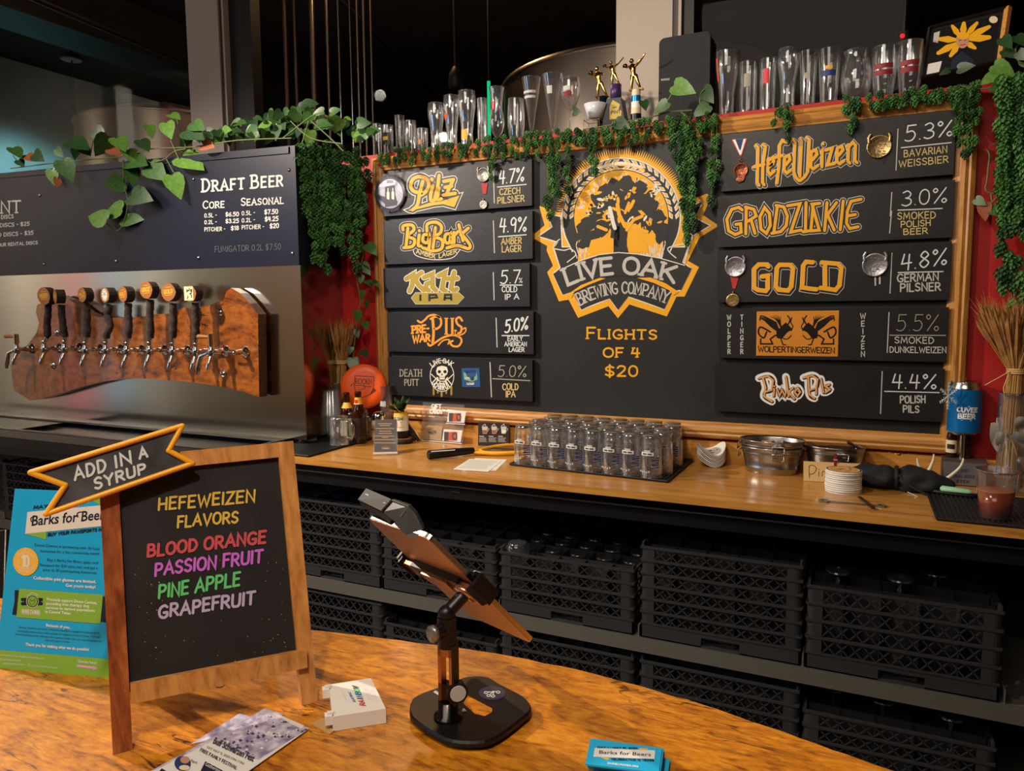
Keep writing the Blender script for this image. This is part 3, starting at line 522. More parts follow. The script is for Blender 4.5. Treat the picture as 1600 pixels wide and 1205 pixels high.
# Big Bark
t = slab([(599, 345), (832, 330), (832, 405.7), (601, 412)], 'black BIG BARK amber lager sign, second in the left column'); b = B()
T = [[(465, 835), (450, 990)], [(425, 850), (430, 815), (500, 810), (515, 850), (465, 900), (520, 930), (505, 985), (430, 998)], [(560, 890), (552, 975), (575, 985)], [(560, 855), (562, 858)], [(640, 895), (600, 890), (590, 940), (630, 955), (645, 890), (640, 1000), (590, 1000)],
     [(695, 830), (675, 1000)], [(625, 860), (630, 800), (700, 785), (745, 820), (735, 875), (690, 905), (750, 935), (745, 1005), (670, 1025), (610, 1005)], [(820, 880), (780, 890), (775, 945), (810, 955), (825, 880), (830, 960)], [(850, 870), (850, 955)], [(850, 900), (885, 862)], [(890, 805), (925, 940)], [(905, 890), (970, 835)], [(915, 885), (980, 970), (970, 1005), (880, 980), (790, 1000)]]
outlined(b, T, A_, 4.6, fs, 1, g1=2.6, g2=.7); stroke(b, A_([(510, 1015), (530, 1060), (620, 1090), (730, 1098), (840, 1080), (900, 1015)]), 1.1, 'cream', fs, 1, True)
for a_, c_ in (((440, 860), (435, 980)), ((480, 840), (470, 960)), ((690, 850), (672, 960)), ((735, 950), (700, 1005)), ((630, 820), (680, 800)), ((900, 840), (925, 900)), ((830, 985), (930, 985))): stroke(b, A_([a_, c_]), .6, 'slab_black', fs, 4)
lay(b, 'AMBER', *A_([(535, 1045), (692, 1088)]), 6.6, 1.4, 'chalk_tan', fs, 4); lay(b, 'LAGER', *A_([(725, 1085), (872, 1042)]), 6.6, 1.4, 'chalk_tan', fs, 4)
abv(b, A_, [(1178, 775), (1187, 1040)], '4.9%', [(1230, 872), (1450, 860)], 22, 2.2, [(1220, 907), (1452, 890)], [('AMBER', (1245, 972), (1412, 962), 9.8), ('LAGER', (1250, 1035), (1410, 1030), 9.6)], 1.5)
finish(t, b)
# Kalt
t = slab([(597.8, 418), (827.5, 412.5), (827.5, 478.8), (601.5, 481.5)], 'black KALT IPA sign in dull gold, third in the left column'); b = B()
T = [[(455, 190), (510, 155), (500, 250), (480, 295)], [(580, 140), (545, 165), (530, 205), (560, 250), (600, 285)], [(600, 180), (670, 150), (672, 260), (700, 290)], [(665, 215), (622, 235), (612, 270), (640, 290)], [(722, 165), (775, 138), (750, 275), (780, 292)], [(850, 135), (825, 270), (850, 292), (872, 275)], [(795, 190), (878, 186)]]
strokes(b, T, B_, 9.6, 'cream', fs, 1, False); strokes(b, T, B_, 7.4, 'olive_gold', fs, 2, False)
hx = [(495, 350), (530, 306), (890, 306), (932, 345), (880, 400), (530, 400)]; stroke(b, B_(hx+[hx[0]]), 1, 'cream', fs, 2.5); fill(b, B_(hx), 'olive_gold', fs, 3)
for st in ([(570, 322), (570, 375)], [(645, 378), (645, 325), (700, 325), (708, 345), (650, 352)], [(770, 372), (775, 325), (825, 325), (828, 372)], [(772, 352), (826, 352)]): stroke(b, B_(st), 3.3, 'slab_black', fs, 4, cap=False)
abv(b, B_, [(1177, 138), (1184, 365)], '5.7', [(1238, 230), (1395, 225)], 20, 1.9, [(1235, 243), (1418, 243)], [('COLD', (1250, 300), (1375, 298), 8.4), ('IP A', (1275, 362), (1390, 360), 8)], 1.4, mr='ink_white')
lay(b, '%', *B_([(1392, 222), (1418, 222)]), 7, 1, 'ink_white', fs, 2)
finish(t, b)
# Pre-War Pils
t = slab([(604.4, 488), (833, 487), (834, 552.8), (606.3, 550)], 'black PRE-WAR PILS sign in orange lettering, fourth in the left column'); b = B()
lay(b, 'PRE-', *B_([(502, 645), (640, 632)]), 11, 3, 'orange_paint', fs, 2, serif=True); lay(b, 'WAR', *B_([(508, 722), (648, 708)]), 10.5, 3, 'orange_paint', fs, 2)
T = [([(673, 530), (680, 640), (672, 725)], 4.2), ([(655, 525), (705, 505), (740, 530), (738, 580), (705, 608), (684, 600)], 3.4), ([(548, 540), (575, 555), (610, 530), (640, 500), (690, 492), (735, 515)], 3.2), ([(786, 528), (786, 645)], 3.8), ([(772, 520), (800, 520)], 1.6), ([(772, 652), (800, 652)], 1.6), ([(836, 528), (836, 648)], 3.8), ([(822, 520), (850, 520)], 1.6), ([(826, 652), (868, 650), (870, 622)], 2.), ([(918, 540), (895, 512), (868, 530), (880, 570), (912, 595), (905, 635), (875, 645), (860, 622)], 3.4),
     ([(632, 730), (650, 748), (690, 725), (760, 680), (840, 660), (900, 680), (912, 715), (885, 752), (840, 750), (818, 722), (840, 708)], 3.2), ([(925, 610), (945, 600), (948, 625), (925, 650), (880, 665)], 2.2), ([(720, 745), (760, 705), (810, 700), (800, 735)], 2.2)]
for P, w_ in T: stroke(b, B_(P), w_, 'orange_paint', fs, 2, len(P) > 2)
abv(b, B_, [(1201, 518), (1209, 760)], '5.0%', [(1275, 640), (1462, 608)], 19, 2.6, [(1250, 664), (1475, 664)], [('EARLY', (1298, 708), (1420, 706), 6.6), ('AMERICAN', (1272, 751), (1455, 751), 6.4), ('LAGER', (1308, 798), (1435, 798), 6.4)], 1.25, mr='ink_white')
finish(t, b)
# Death Putt
t = slab([(606.3, 558), (831.5, 562.8), (832.5, 628), (607, 616.8)], 'black DEATH PUTT cold IPA sign with skull emblem, bottom of the left column'); b = B()
lay(b, 'DEATH', *B_([(400, 1003), (580, 1003)]), 10.5, 1.3, 'chalk_dim', fs, 1, serif=True); lay(b, 'PUTT', *B_([(438, 1080), (553, 1080)]), 9.5, 1.4, 'chalk_dim', fs, 1)
el = lambda x, y, rx, ry, k=22: [(x+rx*cos(2*pi*i/k), y+ry*sin(2*pi*i/k)) for i in range(k+1)]
for x, y1, w_ in ((680, 1155, 3), (715, 1140, 2.5), (747, 1168, 3), (785, 1145, 2.5), (828, 1155, 3)): stroke(b, B_([(x, 1090), (x, y1)]), w_, 'olive_gold', fs, 1)
fill(b, B_(el(750, 1000, 102, 133)), 'cream', fs, 2); fill(b, B_(el(750, 1000, 96, 127)), 'slab_black', fs, 3)
fill(b, B_([(700, 960), (712, 925), (750, 915), (790, 925), (800, 960), (790, 990), (775, 1000), (772, 1030), (730, 1030), (727, 1000), (708, 990)]), 'cream', fs, 4)
for x in (728, 775): fill(b, B_(el(x, 965, 14, 14, 10)), 'slab_black', fs, 5)
fill(b, B_([(750, 975), (758, 995), (742, 995)]), 'slab_black', fs, 5); stroke(b, B_([(728, 1012), (775, 1012)]), .7, 'slab_black', fs, 5)
for P in ([(660, 985), (715, 1035), (750, 1045), (790, 1035), (845, 985)],): stroke(b, B_(P), 1.4, 'cream', fs, 5, True)
arc(b, 'LIVE OAK', B_([(672, 930)])[0], B_([(750, 850)])[0], B_([(830, 930)])[0], 6.6, 1.3, 'cream', fs, 6); arc(b, 'DEATH PUTT', B_([(664, 1062)])[0], B_([(750, 1170)])[0], B_([(842, 1062)])[0], 9.5, 1.7, 'cream', fs, 6, gap=.1)
fill(b, B_([(913, 935), (1060, 935), (1068, 1092), (918, 1092)]), 'sticker_blue', fs, 1)
fill(b, B_([(928, 970), (948, 975), (960, 1010), (1000, 1025), (1030, 1000), (1040, 970), (1045, 1030), (1000, 1050), (935, 1030)]), 'sticker_green', fs, 2); fill(b, B_(el(960, 1018, 22, 9, 12)), 'chalk_tan', fs, 3); fill(b, B_(el(1002, 1022, 16, 18, 12)), 'medal_dark', fs, 3); fill(b, B_([(955, 1058), (1018, 1055), (1015, 1074), (958, 1074)]), 'cream', fs, 3)
lay(b, 'PUTT', *B_([(962, 1069), (1010, 1068)]), 1.6, .5, 'medal_dark', fs, 4); lay(b, 'DEATH', *B_([(945, 975), (1025, 972)]), 3.6, .7, 'navy_print', fs, 3)
abv(b, B_, [(1150, 888), (1162, 1175)], '5.0%', [(1218, 1005), (1450, 1008)], 17, 1.4, [(1172, 1023), (1482, 1040)], [('COLD', (1255, 1115), (1385, 1115), 9.5), ('IPA', (1283, 1175), (1360, 1175), 9.3)], 1.6, m='chalk_dim')
finish(t, b)
# HefeWeizen
C_ = Zm(1100, 180, 5.3333); D_ = Zm(1350, 150, 6.4); E_ = Zm(1100, 380, 5.3333); F_ = Zm(1350, 400, 6.4); G_ = Zm(1350, 560, 6.4); H_ = Zm(1100, 460, 3.012)
t = slab([(1127.5, 210.5), (1491, 172.4), (1493.5, 272), (1127.8, 299.5)], 'black HEFEWEIZEN sign in golden blackletter, top of the right column'); b = B()
T = [[(432, 250), (450, 270), (445, 560), (458, 585)], [(490, 245), (512, 262), (490, 420), (488, 560), (500, 580)], [(412, 432), (500, 410)], [(575, 405), (540, 420), (532, 380), (575, 352), (580, 385), (545, 430)], [(535, 365), (532, 470), (552, 495), (585, 465)], [(690, 225), (650, 215), (630, 250), (625, 420), (608, 565)], [(592, 352), (652, 335)], [(672, 350), (668, 460), (690, 482), (722, 458)], [(672, 350), (708, 335), (716, 370), (680, 415)],
     [(740, 205), (758, 225), (748, 470), (765, 520), (790, 545)], [(800, 195), (812, 215), (798, 510)], [(855, 185), (878, 205), (865, 470), (838, 515), (800, 545)], [(893, 305), (890, 430), (910, 448), (948, 420)], [(893, 305), (932, 288), (942, 325), (905, 372)], [(985, 290), (982, 430)], [(990, 235), (992, 240)], [(1012, 292), (1068, 275), (1030, 415), (1088, 402)], [(1110, 275), (1108, 390), (1130, 405), (1165, 380)], [(1110, 275), (1148, 258), (1158, 290), (1122, 335)], [(1195, 250), (1205, 270), (1200, 385), (1215, 400)], [(1205, 265), (1240, 225), (1262, 250), (1258, 380), (1275, 395)]]
outlined(b, [[(x+8, y+8) for x, y in st] for st in T], C_, 4.6, fs, 1, g1=1.5, g2=.8, smooth=False); strokes(b, [[(x+7, y+5) for x, y in st] for st in T], C_, 5.4, 'slab_black', fs, 3.6, False); strokes(b, T, C_, 4.8, 'gold_paint', fs, 4, False)
abv(b, D_, [(340, 330), (320, 742)], '5.3%', [(410, 455), (880, 395)], 24, 2.1, [(372, 518), (872, 466)], [('BAVARIAN', (400, 610), (830, 565), 10.3), ('WEISSBIER', (350, 715), (842, 662), 10.3)], 1.5, m='ink_white')
finish(t, b)
# Grodziskie
t = slab([(1120.5, 310), (1492, 278), (1489, 372.2), (1120.3, 385.5)], 'black GRODZISKIE sign in tall golden capitals, second in the right column'); b = B()
T = [[(318, 790), (290, 768), (230, 785), (190, 870), (205, 965), (260, 995), (310, 975), (305, 905), (265, 910)], [(352, 765), (348, 990)], [(345, 765), (415, 785), (435, 840), (365, 885)], [(395, 880), (425, 985)], [(505, 770), (465, 850), (475, 950), (520, 985), (552, 920), (545, 820), (505, 770)], [(612, 755), (582, 980)], [(600, 752), (665, 765), (695, 840), (685, 920), (640, 970), (565, 985)], [(695, 755), (800, 738), (722, 975), (810, 958)], [(850, 728), (845, 970)], [(825, 972), (870, 965)], [(965, 735), (900, 742), (960, 958), (885, 965)], [(910, 745), (890, 965)], [(1025, 728), (1005, 962)], [(1105, 728), (1025, 835)], [(1030, 830), (1085, 958)], [(1160, 715), (1135, 955)], [(1310, 700), (1225, 718), (1195, 800), (1188, 900), (1215, 945), (1285, 930)], [(1195, 840), (1262, 828)]]
outlined(b, T, C_, 4.7, fs, 1, g1=2.4, g2=.9, smooth=False)
abv(b, D_, [(278, 965), (262, 1200)], '3.0%', [(378, 1103), (825, 1062)], 23, 1.9, [(340, 1142), (782, 1125)], [], 1.5)
K_ = Zm(1100, 180, 3.2)
for tx, p, q, hh in (('SMOKED', (968, 522), (1158, 515), 10.3), ('POLISH', (985, 560), (1132, 553), 9.2), ('BEER', (998, 598), (1118, 592), 8.8)): lay(b, tx, *K_([p, q]), hh, 1.6, 'chalk_tan', fs, 1.5, jit=.03)
stroke(b, K_([(938, 480), (928, 590)]), 1.6, 'dim_white', fs, 1)
finish(t, b)
# Gold
t = slab([(1120, 391.5), (1487.5, 378), (1483, 469), (1121, 472.2)], 'black GOLD German pilsner sign in golden block letters, third in the right column'); b = B()
T = [[(535, 195), (515, 178), (455, 178), (418, 215), (418, 370), (445, 390), (515, 398), (532, 375), (532, 270), (480, 278)], [(630, 180), (718, 182), (742, 210), (728, 360), (700, 395), (620, 388), (598, 360), (608, 205), (630, 180)], [(905, 160), (850, 155), (828, 185), (820, 340), (815, 368), (870, 378), (935, 385)], [(1008, 170), (1010, 370)], [(982, 160), (1115, 172), (1145, 205), (1130, 350), (1095, 390), (970, 372)]]
outlined(b, [[(x+8, y+12) for x, y in st] for st in T], E_, 6.6, fs, 1, g1=1.3, g2=.8, smooth=False); strokes(b, [[(x+12, y+18) for x, y in st] for st in T], E_, 6.2, 'slab_black', fs, 3.6, False); strokes(b, T, E_, 6.8, 'gold2', fs, 4.4, False)
abv(b, K_, [(940, 690), (930, 890)], '4.8%', [(985, 778), (1212, 745)], 25, 2.3, [(970, 787), (1195, 782)], [('GERMAN', (967, 835), (1172, 825), 12), ('PILSNER', (982, 883), (1182, 875), 12)], 2.2, mr='dim_white')
finish(t, b)
# Wolpertingerweizen
t = slab([(1121.6, 482), (1482.8, 481), (1478.5, 566), (1122.6, 559)], 'black WOLPERTINGERWEIZEN sign with a shiny orange sticker, fourth in the right column'); b = B()
def col(text, x, y0, y1, z, w_=1.5, cw=6):
    n = len(text)
    for i, c in enumerate(text):
        y = y0+(y1-y0)*(i+1)/n; p = z([(x, y)])[0]; hh = (y1-y0)/n*.68/3.012
        ww = .6 if c == 'I' else cw*GL[c][0]; lay(b, c, (p[0]-ww/2, p[1]-hh*.2), (p[0]+ww/2, p[1]-hh*.25), hh, w_, 'dim_white', fs, 1)
for T_, x_, y0_, y1_, cw_ in (('WOLPER', 118, 92, 285, 6), ('TINGER', 178, 92, 285, 6), ('WEIZEN', 748, 84, 298, 8)): b = B(); col(T_, x_, y0_, y1_, H_, cw=cw_); part('side_lettering', b, t)
b = B()
st = [(440, 570), (1125, 562), (1115, 945), (435, 937)]; fill(b, E_(st), 'orange_paint', fs, 1)
for s_ in (-1, 1):
    mx = lambda P: [((780+s_*(x-780)) if s_ < 0 else x-8, y) for x, y in P]
    for k in range(6): stroke(b, E_(mx([(640-k*6, 745-k*16), (560-k*14, 690-k*17), (475-k*2+(k % 2)*12, 605+k*9)])), 2., 'black', fs, 2+.1*k, True, taper=(1.3, .4))
    for k in range(5): stroke(b, E_(mx([(650, 700), (610+k*8, 640), (560+k*22, 600+abs(k-2)*5)])), 1.7, 'black', fs, 2+.1*k, True, taper=(1.2, .4))
    stroke(b, E_(mx([(560, 740), (480, 700), (462, 750), (505, 790), (530, 740)])), 2.6, 'black', fs, 2.6, True); stroke(b, E_(mx([(690, 720), (655, 760), (600, 770), (560, 800), (580, 840), (480, 840), (480, 800)])), 2.4, 'black', fs, 2.7, False)
    fill(b, E_(mx([(655, 690), (690, 660), (720, 690), (745, 720), (700, 745), (655, 800), (615, 790), (610, 740)])), 'black', fs, 2.8); stroke(b, E_(mx([(700, 690), (725, 640), (705, 605)])), 2., 'black', fs, 2.9, True); stroke(b, E_(mx([(660, 790), (700, 800), (735, 770)])), 1.6, 'black', fs, 2.9, True); stroke(b, E_(mx([(650, 800), (665, 845), (690, 848)])), 1.8, 'black', fs, 2.9)
    stroke(b, E_(mx([(740, 620), (730, 660), (748, 690), (735, 730)])), 1.6, 'black', fs, 2.9, True)
lay(b, 'WOLPERTINGERWEIZEN', *E_([(452, 905), (1088, 918)]), 8.6, 1.5, 'black', fs, 3, gap=.16); finish(t, b)
abv(b, F_, [(250, 565), (232, 965)], '5.5%', [(325, 748), (745, 748)], 25, 1.3, [(258, 793), (815, 795)], [('SMOKED', (308, 872), (698, 876), 9.6), ('DUNKELWEIZEN', (258, 965), (822, 970), 8.8)], 1.5, mr='dim_white', m='chalk_dim')
b = B(); gr = [[E_([(440+685*i/14, 568+376*j/6+3*sin(i))])[0] for i in range(15)] for j in range(7)]
vs = [fs(x, y, 9+3*sin(i*2.1+j*.6)+2*rnd.random()) for j, r_ in enumerate(gr) for i, (x, y) in enumerate(r_)]; b.add(vs, [(j*15+i, j*15+i+1, j*15+i+16, j*15+i+15) for j in range(6) for i in range(14)], 'wrap', True); part('plastic_wrap', b, t)
# Piwko Pils
t = slab([(1116.6, 569.5), (1477.8, 575), (1471.5, 659), (1117, 643)], 'black PIWKO PILS sign with pale outlined lettering, bottom of the right column'); b = B()
T = [[(278, 395), (290, 440), (282, 480), (320, 505)], [(258, 395), (300, 385), (325, 405), (318, 450), (285, 460)], [(330, 445), (328, 478)], [(330, 432), (331, 433)], [(345, 445), (355, 478), (367, 450), (380, 478), (392, 440)], [(385, 388), (398, 480)], [(418, 440), (398, 460), (425, 492)], [(440, 440), (426, 460), (440, 478), (453, 460), (440, 440)], [(490, 390), (495, 470), (520, 490)], [(468, 393), (510, 382), (535, 400), (528, 440), (495, 452)], [(528, 445), (528, 470)], [(529, 430), (530, 431)], [(550, 398), (562, 462)], [(590, 425), (570, 432), (592, 448), (572, 462)]]
strokes(b, T, H_, 12, 'white_paint', fs, 1, True); strokes(b, [[(x+2, y+2) for x, y in s_] for s_ in T], H_, 5., 'black', fs, 2, True); strokes(b, T, H_, 2.8, 'tan_print', fs, 3, False)
abv(b, G_, [(182, 132), (165, 553)], '4.4%', [(280, 300), (720, 305)], 22, 2.2, [(205, 330), (752, 343)], [('POLISH', (362, 448), (612, 445), 11), ('PILS', (392, 540), (550, 543), 10.3)], 2.1, mr='dim_white')
finish(t, b)
# ------------------------------------------------------------------ tap tower
YT = -.326
TW = thing('tap_tower', 'steel and navy draft beer tower wall left of the red wall', 'tap tower', (-3.4, -.1, .93))
b = B(); a, c = atY(-90, 434, YT), atY(472.5, 414, YT); d, e = atY(-90, 277, YT), atY(459, 228, YT)
xr = -2.222; zb = .935
bx = [(d.x-.4, zb), (xr, zb), (xr, c.z), (d.x-.4, a.z)]
b.add([V((x, YT, z)) for x, z in bx]+[V((x if x < -3 else -2.283, .03, z)) for x, z in bx], [(0, 1, 2, 3), (1, 5, 6, 2)], 'tower_steel')
part('steel_backsplash', b, TW)
b = B(); nv = [(d.x-.4, a.z), (xr, c.z), (xr, e.z), (d.x-.4, d.z)]
vs = [V((x, YT-.006, z)) for x, z in nv]+[V((x if x < -3 else -2.283, .03, z)) for x, z in nv]
b.add(vs, [(0, 1, 2, 3), (1, 5, 6, 2), (3, 2, 6, 7), (0, 4, 5, 1)], 'navy'); nav = part('navy_panel', b, TW)
b = B(); b.add([V((d.x-.4, YT-.012, d.z-.026)), V((xr-.03, YT-.012, e.z-.03)), V((xr-.03, YT-.012, e.z)), V((d.x-.4, YT-.012, d.z))]+[V((d.x-.4, YT, d.z-.026)), V((xr-.03, YT, e.z-.03))], [(0, 1, 2, 3), (0, 4, 5, 1)], 'navy'); part('top_rail', b, TW)
for x, y in ((185, 905), (897, 830), (1338, 787), (1355, 1173), (205, 1097+48), (538, 1132), (920, 1116)):
    if (x, y) in ((205, 1145), (538, 1132), (920, 1116)): x, y = {205: (205, 97), 538: (538, 84), 920: (920, 68)}[x]; p = Zm(0, 380, 2.963)([(x, y)])[0]
    else: p = Zm(0, 0, 2.963)([(x, y)])[0]
    q = atY(*p, YT-.006); b = B(); b.lathe([(.001, .006), (.006, .005), (.009, 0), (.001, 0)], 'chrome', 10, q, Matrix.Rotation(pi/2, 4, 'X')); part('screw', b, TW)
fn = plY(YT-.007); N_ = Zm(0, 0, 2.963); b = B()
nl = lambda t, p, q, h, w, **k: lay(b, t, *N_([p, q]), h/2.963, w, 'dim_white', fn, 1, **k)
nl('DRAFT BEER', (937, 888), (1308, 860), 58, 3.0, caps=.82, serif=True, gap=.28); nl('CORE', (940, 966), (1038, 960), 34, 1.8, caps=.82, serif=True); nl('SEASONAL', (1117, 952), (1312, 942), 34, 1.8, caps=.82, serif=True)
for r_, (y, y2) in enumerate(((1007, 997), (1038, 1030), (1071, 1062))):
    A = ('0.5L -', '0.2L -', 'PITCHER -')[r_]; nl(A, (947, y), ((1003, 1003, 1042)[r_], y-3), 17, 1.1, gap=.28); nl(('$6.50', '$3.25', '$18')[r_], ((1045, 1045, 1070)[r_], y-5), (1105, y-7), 18, 1.3)
    nl(A, (1120, y2), ((1180, 1180, 1222)[r_], y2-4), 18, 1.1, gap=.28); nl(('$7.50', '$4.25', '$20')[r_], ((1225, 1227, 1250)[r_], y2-5), ((1286, 1288, 1290)[r_], y2-8), 20, 1.5)
nl('MINT', (-75, 990), (95, 984), 54, 2.6, serif=True); nl('DISCS', (6, 1014), (62, 1010), 17, 1.1, gap=.3)
nl('STANDARD DISCS - $25', (-140, 1060), (136, 1044), 17, 1.1); nl('PACKAGED DISCS - $35', (-125, 1104), (154, 1086), 17, 1.1); nl('ASK ABOUT OUR RENTAL DISCS', (-130, 1150), (174, 1130), 14, 1.)
lay(b, 'FUMIGATOR 0.2L $7.50', *N_([(995, 1168), (1300, 1155)]), 9, .9, 'faint', fn, 1)
part('lettering', b, TW)
# ------------------------------------------------------------------ drip tray
b = B(); x0, x1 = -4.9, -2.32; YD = -.66
DT = thing('drip_tray', 'long stainless drip tray under the beer taps', 'drip tray', ((x0+x1)/2, -.5, .86))
b.bb(x0, x1, YT, YT-.035, .925, .935, 'steel'); b.bb(x0, x1, YD+.02, YD, .93, .937, 'steel'); b.bb(x0, x1, YD, YD+.006, .895, .935, 'steel'); b.bb(x1-.02, x1, YD, YT, .9, .936, 'steel'); part('rim', b, DT)
b = B(); b.bb(x0, x1-.02, YD+.02, YT-.035, .9, .905, 'steel'); part('basin', b, DT)
b = B(); q = atZ(40, 668, .93); b.bb(x0, q.x, YD+.04, YT-.05, .92, .926, 'dark_steel'); part('grate', b, DT)
b = B(); b.bb(x0, x1-.12, YD+.03, YT-.04, .905, .9055, 'steel'); b.bb(x0, x1, YD+.004, YD+.014, .84, .895, 'black'); b.bb(x0, x1-.1, YT, YD+.02, .8, .84, 'black'); part('under_panel', b, DT)
b = B(); b.bb(-9, -2.3, YT+.02, .03, .8, .93, 'matte_black'); b.bb(-9, -2.3, .0, .03, 0, .8, 'matte_black'); single('lower_cabinet', b, 'plain black cabinet carcass under the tap tower', 'cabinet', (-4, -.1, 0))
# ------------------------------------------------------------------ burl wood tap board
YBF = -.39
ou = [(22, 610), (47, 626), (70, 622), (101, 613), (130, 604), (162, 596), (209, 591), (250, 593), (287, 596), (320, 600), (354, 606), (385, 614), (405, 621), (404, 560), (403, 491), (390, 474), (375, 458), (361, 450), (354, 455), (349, 469), (335, 474), (324, 478), (300, 484), (287, 480), (270, 490), (243, 491), (222, 495), (202, 497), (178, 497), (152, 495), (135, 488), (120, 476), (108, 468), (92, 462), (75, 468), (58, 477), (56, 488), (61, 505), (57, 520), (44, 538), (30, 552), (17, 572), (19, 592)]
pts = [atY(x, y, YBF) for x, y in ou]; b = B(); P = [(p.x, p.z) for p in pts]
b.prism(P, lambda x, z, y: V((x, y, z)), YBF, YBF+.05, 'tap_wood', 'slab_edge')
c0 = sum(pts, V())/len(pts); TB = thing('tap_board', 'live edge burl wood slab holding the row of beer taps', 'board', (c0.x, YBF+.05, c0.z)); part('wood_slab', b, TB)
for x, y in ((345, 488), (349, 584), (84, 571), (90, 520)):
    q = atY(x, y, YBF); b = B(); b.lathe([(.001, .014), (.01, .012), (.017, .005), (.019, 0), (.001, 0)], 'chrome', 14, q, Matrix.Rotation(pi/2, 4, 'X')); b.tube([q+V((0, .05, 0)), q+V((0, .064, 0))], .01, 'chrome')
    part('dome_bolt', b, TB)
RX = Matrix.Rotation(pi/2, 4, 'X')
def tap(px, py, label, stick=None, disc=None, print_=None, side=None):
    q = atY(px, py, -.47); t = thing('beer_tap', label, 'tap', (q.x, YBF, q.z), 0, 'beer taps on the burl wood board')
    b = B(); b.lathe([(.026, 0), (.026, .006), (.018, .012), (.012, .03), (.015, .034), (.012, .04), (.009, .07)], 'chrome', 14, (q.x, YBF, q.z), RX); part('shank', b, t)
    b = B(); b.lathe([(.011, -.022), (.015, -.016), (.015, .01), (.011, .018), (.008, .03), (.012, .034), (.012, .04), (.001, .045)], 'chrome', 12, q); b.tube([q+V((0, .03, 0)), q], .011, 'chrome', 10); b.tube([q+V((-.022, 0, 0)), q+V((.022, 0, 0))], .008, 'chrome', 8); part('faucet_body', b, t)
    b = B(); b.tube([q+V((0, 0, -.015)), q+V((.0, -.012, -.035)), q+V((-.002, -.022, -.06)), q+V((-.004, -.026, -.078))], [.009, .0095, .0085, .007], 'chrome', 10); part('spout', b, t)
    if stick:
        b = B(); s0 = q+V((0, 0, .035)); s1 = atY(*stick[0], -.47); b.tube([s0, s1], [.007, .011], 'chrome', 10); part('ferrule', b, t)
        b = B(); pp = [atY(*s, -.47) for s in stick]; wd = stick_w = .017; P2 = []; R = []
        r_ = random.Random(int(px))
        for i in range(len(pp)-1):
            for k in range(4): P2.append(pp[i].lerp(pp[i+1], k/4)+V((r_.uniform(-.001, .001), r_.uniform(-.001, .001), 0))); R.append(wd*r_.uniform(.86, 1.12))
        P2.append(pp[-1]); R.append(wd*.95); b.tube(P2, R, 'bark', 9); hd = part('branch_handle', b, t)
        dx, dy, rw, ang = disc; c_ = atY(dx, dy, -.48); M = Matrix.Rotation(ang, 4, 'Z') @ RX; r = sz(rw, c_)
        b = B(); n = 16; pr = [(r*(1+r_.uniform(-.05, .05))) for _ in range(n)]
        vs = [c_+M @ V((pr[k]*cos(2*pi*k/n), pr[k]*sin(2*pi*k/n), z)) for z in (.02, -.02) for k in range(n)]
        b.add(vs, [tuple(range(n))], 'disc_wood'); b.add(vs, [tuple(range(n, 2*n))[::-1]], 'disc_wood'); b.add(vs, [(k+n, n+(k+1) % n, (k+1) % n, k) for k in range(n)], 'bark'); part('log_disc', b, t)
        b = B(); f2 = lambda x, y, l: c_+M @ V((x*r, -y*r, .0205+l*.0002)); 
        if print_ == 'skull':
            fill(b, el(0, 0, .62, .8), 'cream', f2, 1); fill(b, el(0, -.1, .25, .3, 12), 'dim_white', f2, 2)
            for x in (-.12, .12): fill(b, el(x, -.1, .07, .08, 8), 'black', f2, 3)
            for k in range(10): a = 2*pi*k/10; stroke(b, [(.42*cos(a), .58*sin(a)), (.52*cos(a), .7*sin(a))], .09, 'black', f2, 3)
        elif print_ == 'label':
            fill(b, [(-1.05, -.9), (.55, -.9), (.55, .85), (-1.05, .85)], 'tan_card', f2, 1); fill(b, [(-.95, -.8), (.45, -.8), (.45, .75), (-.95, .75)], 'label_cream', f2, 2)
            for k in range(12): x = r_.uniform(-.8, .3); y = r_.uniform(-.65, .6); stroke(b, [(x, y), (x+r_.uniform(-.3, .3), y+r_.uniform(-.3, .3))], .14, 'black', f2, 3)
        else:
            lay(b, print_, (-.62, .2), (.62, .1), .42, .11, 'disc_print', f2, 1); stroke(b, [(-.5, .38), (.5, .3)], .07, 'disc_print', f2, 1); stroke(b, [(-.35, -.5), (.35, -.55)], .06, 'disc_print', f2, 1)
        part('disc_print', b, t)
    if side:
        b = B(); c_ = q+V((0, 0, .03)); b.tube([c_, c_+V((0, 0, .05))], .013, 'chrome', 12); part('valve_cap', b, t)
        b = B(); h0 = c_+V((-.012, 0, .035)); b.tube([h0, h0+V((-.03, 0, .002)), h0+V((-.075, 0, .003)), h0+V((-.085, 0, .003))], [.006, .008, .011, .006], 'disc_wood', 10); part('lever', b, t)
        b = B(); b.tube([q+V((-.02, 0, -.005)), q+V((-.055, -.012, -.02)), q+V((-.07, -.016, -.075)), q+V((-.075, -.016, -.1))], [.009, .01, .012, .007], 'chrome', 10); part('side_spout', b, t)
J = Zm(0, 420, 6.4); J2 = Zm(220, 420, 6.4)
tap(69.5, 545, 'beer tap with a bark branch handle, outermost left of the eight', J([(475, 680), (470, 560), (480, 450), (485, 360)]), (74, 463, 13.5, .1), 'WEIZEN')
tap(101, 545, 'beer tap whose log disc overlaps the outermost left one', J([(645, 680), (630, 560), (615, 450), (615, 360)]), (93, 463, 11, -.35), 'BARK')
tap(133.6, 547, 'third beer tap from the left, straight bark handle', J([(865, 680), (872, 560), (870, 450), (865, 360)]), (134.5, 461, 11.5, -.1), 'PILZ')
tap(165.6, 547, 'beer tap with a white skull disc and bent bark handle', J([(1060, 680), (1105, 570), (1075, 450), (1100, 370)]), (170, 461, 12, -.1), 'skull')
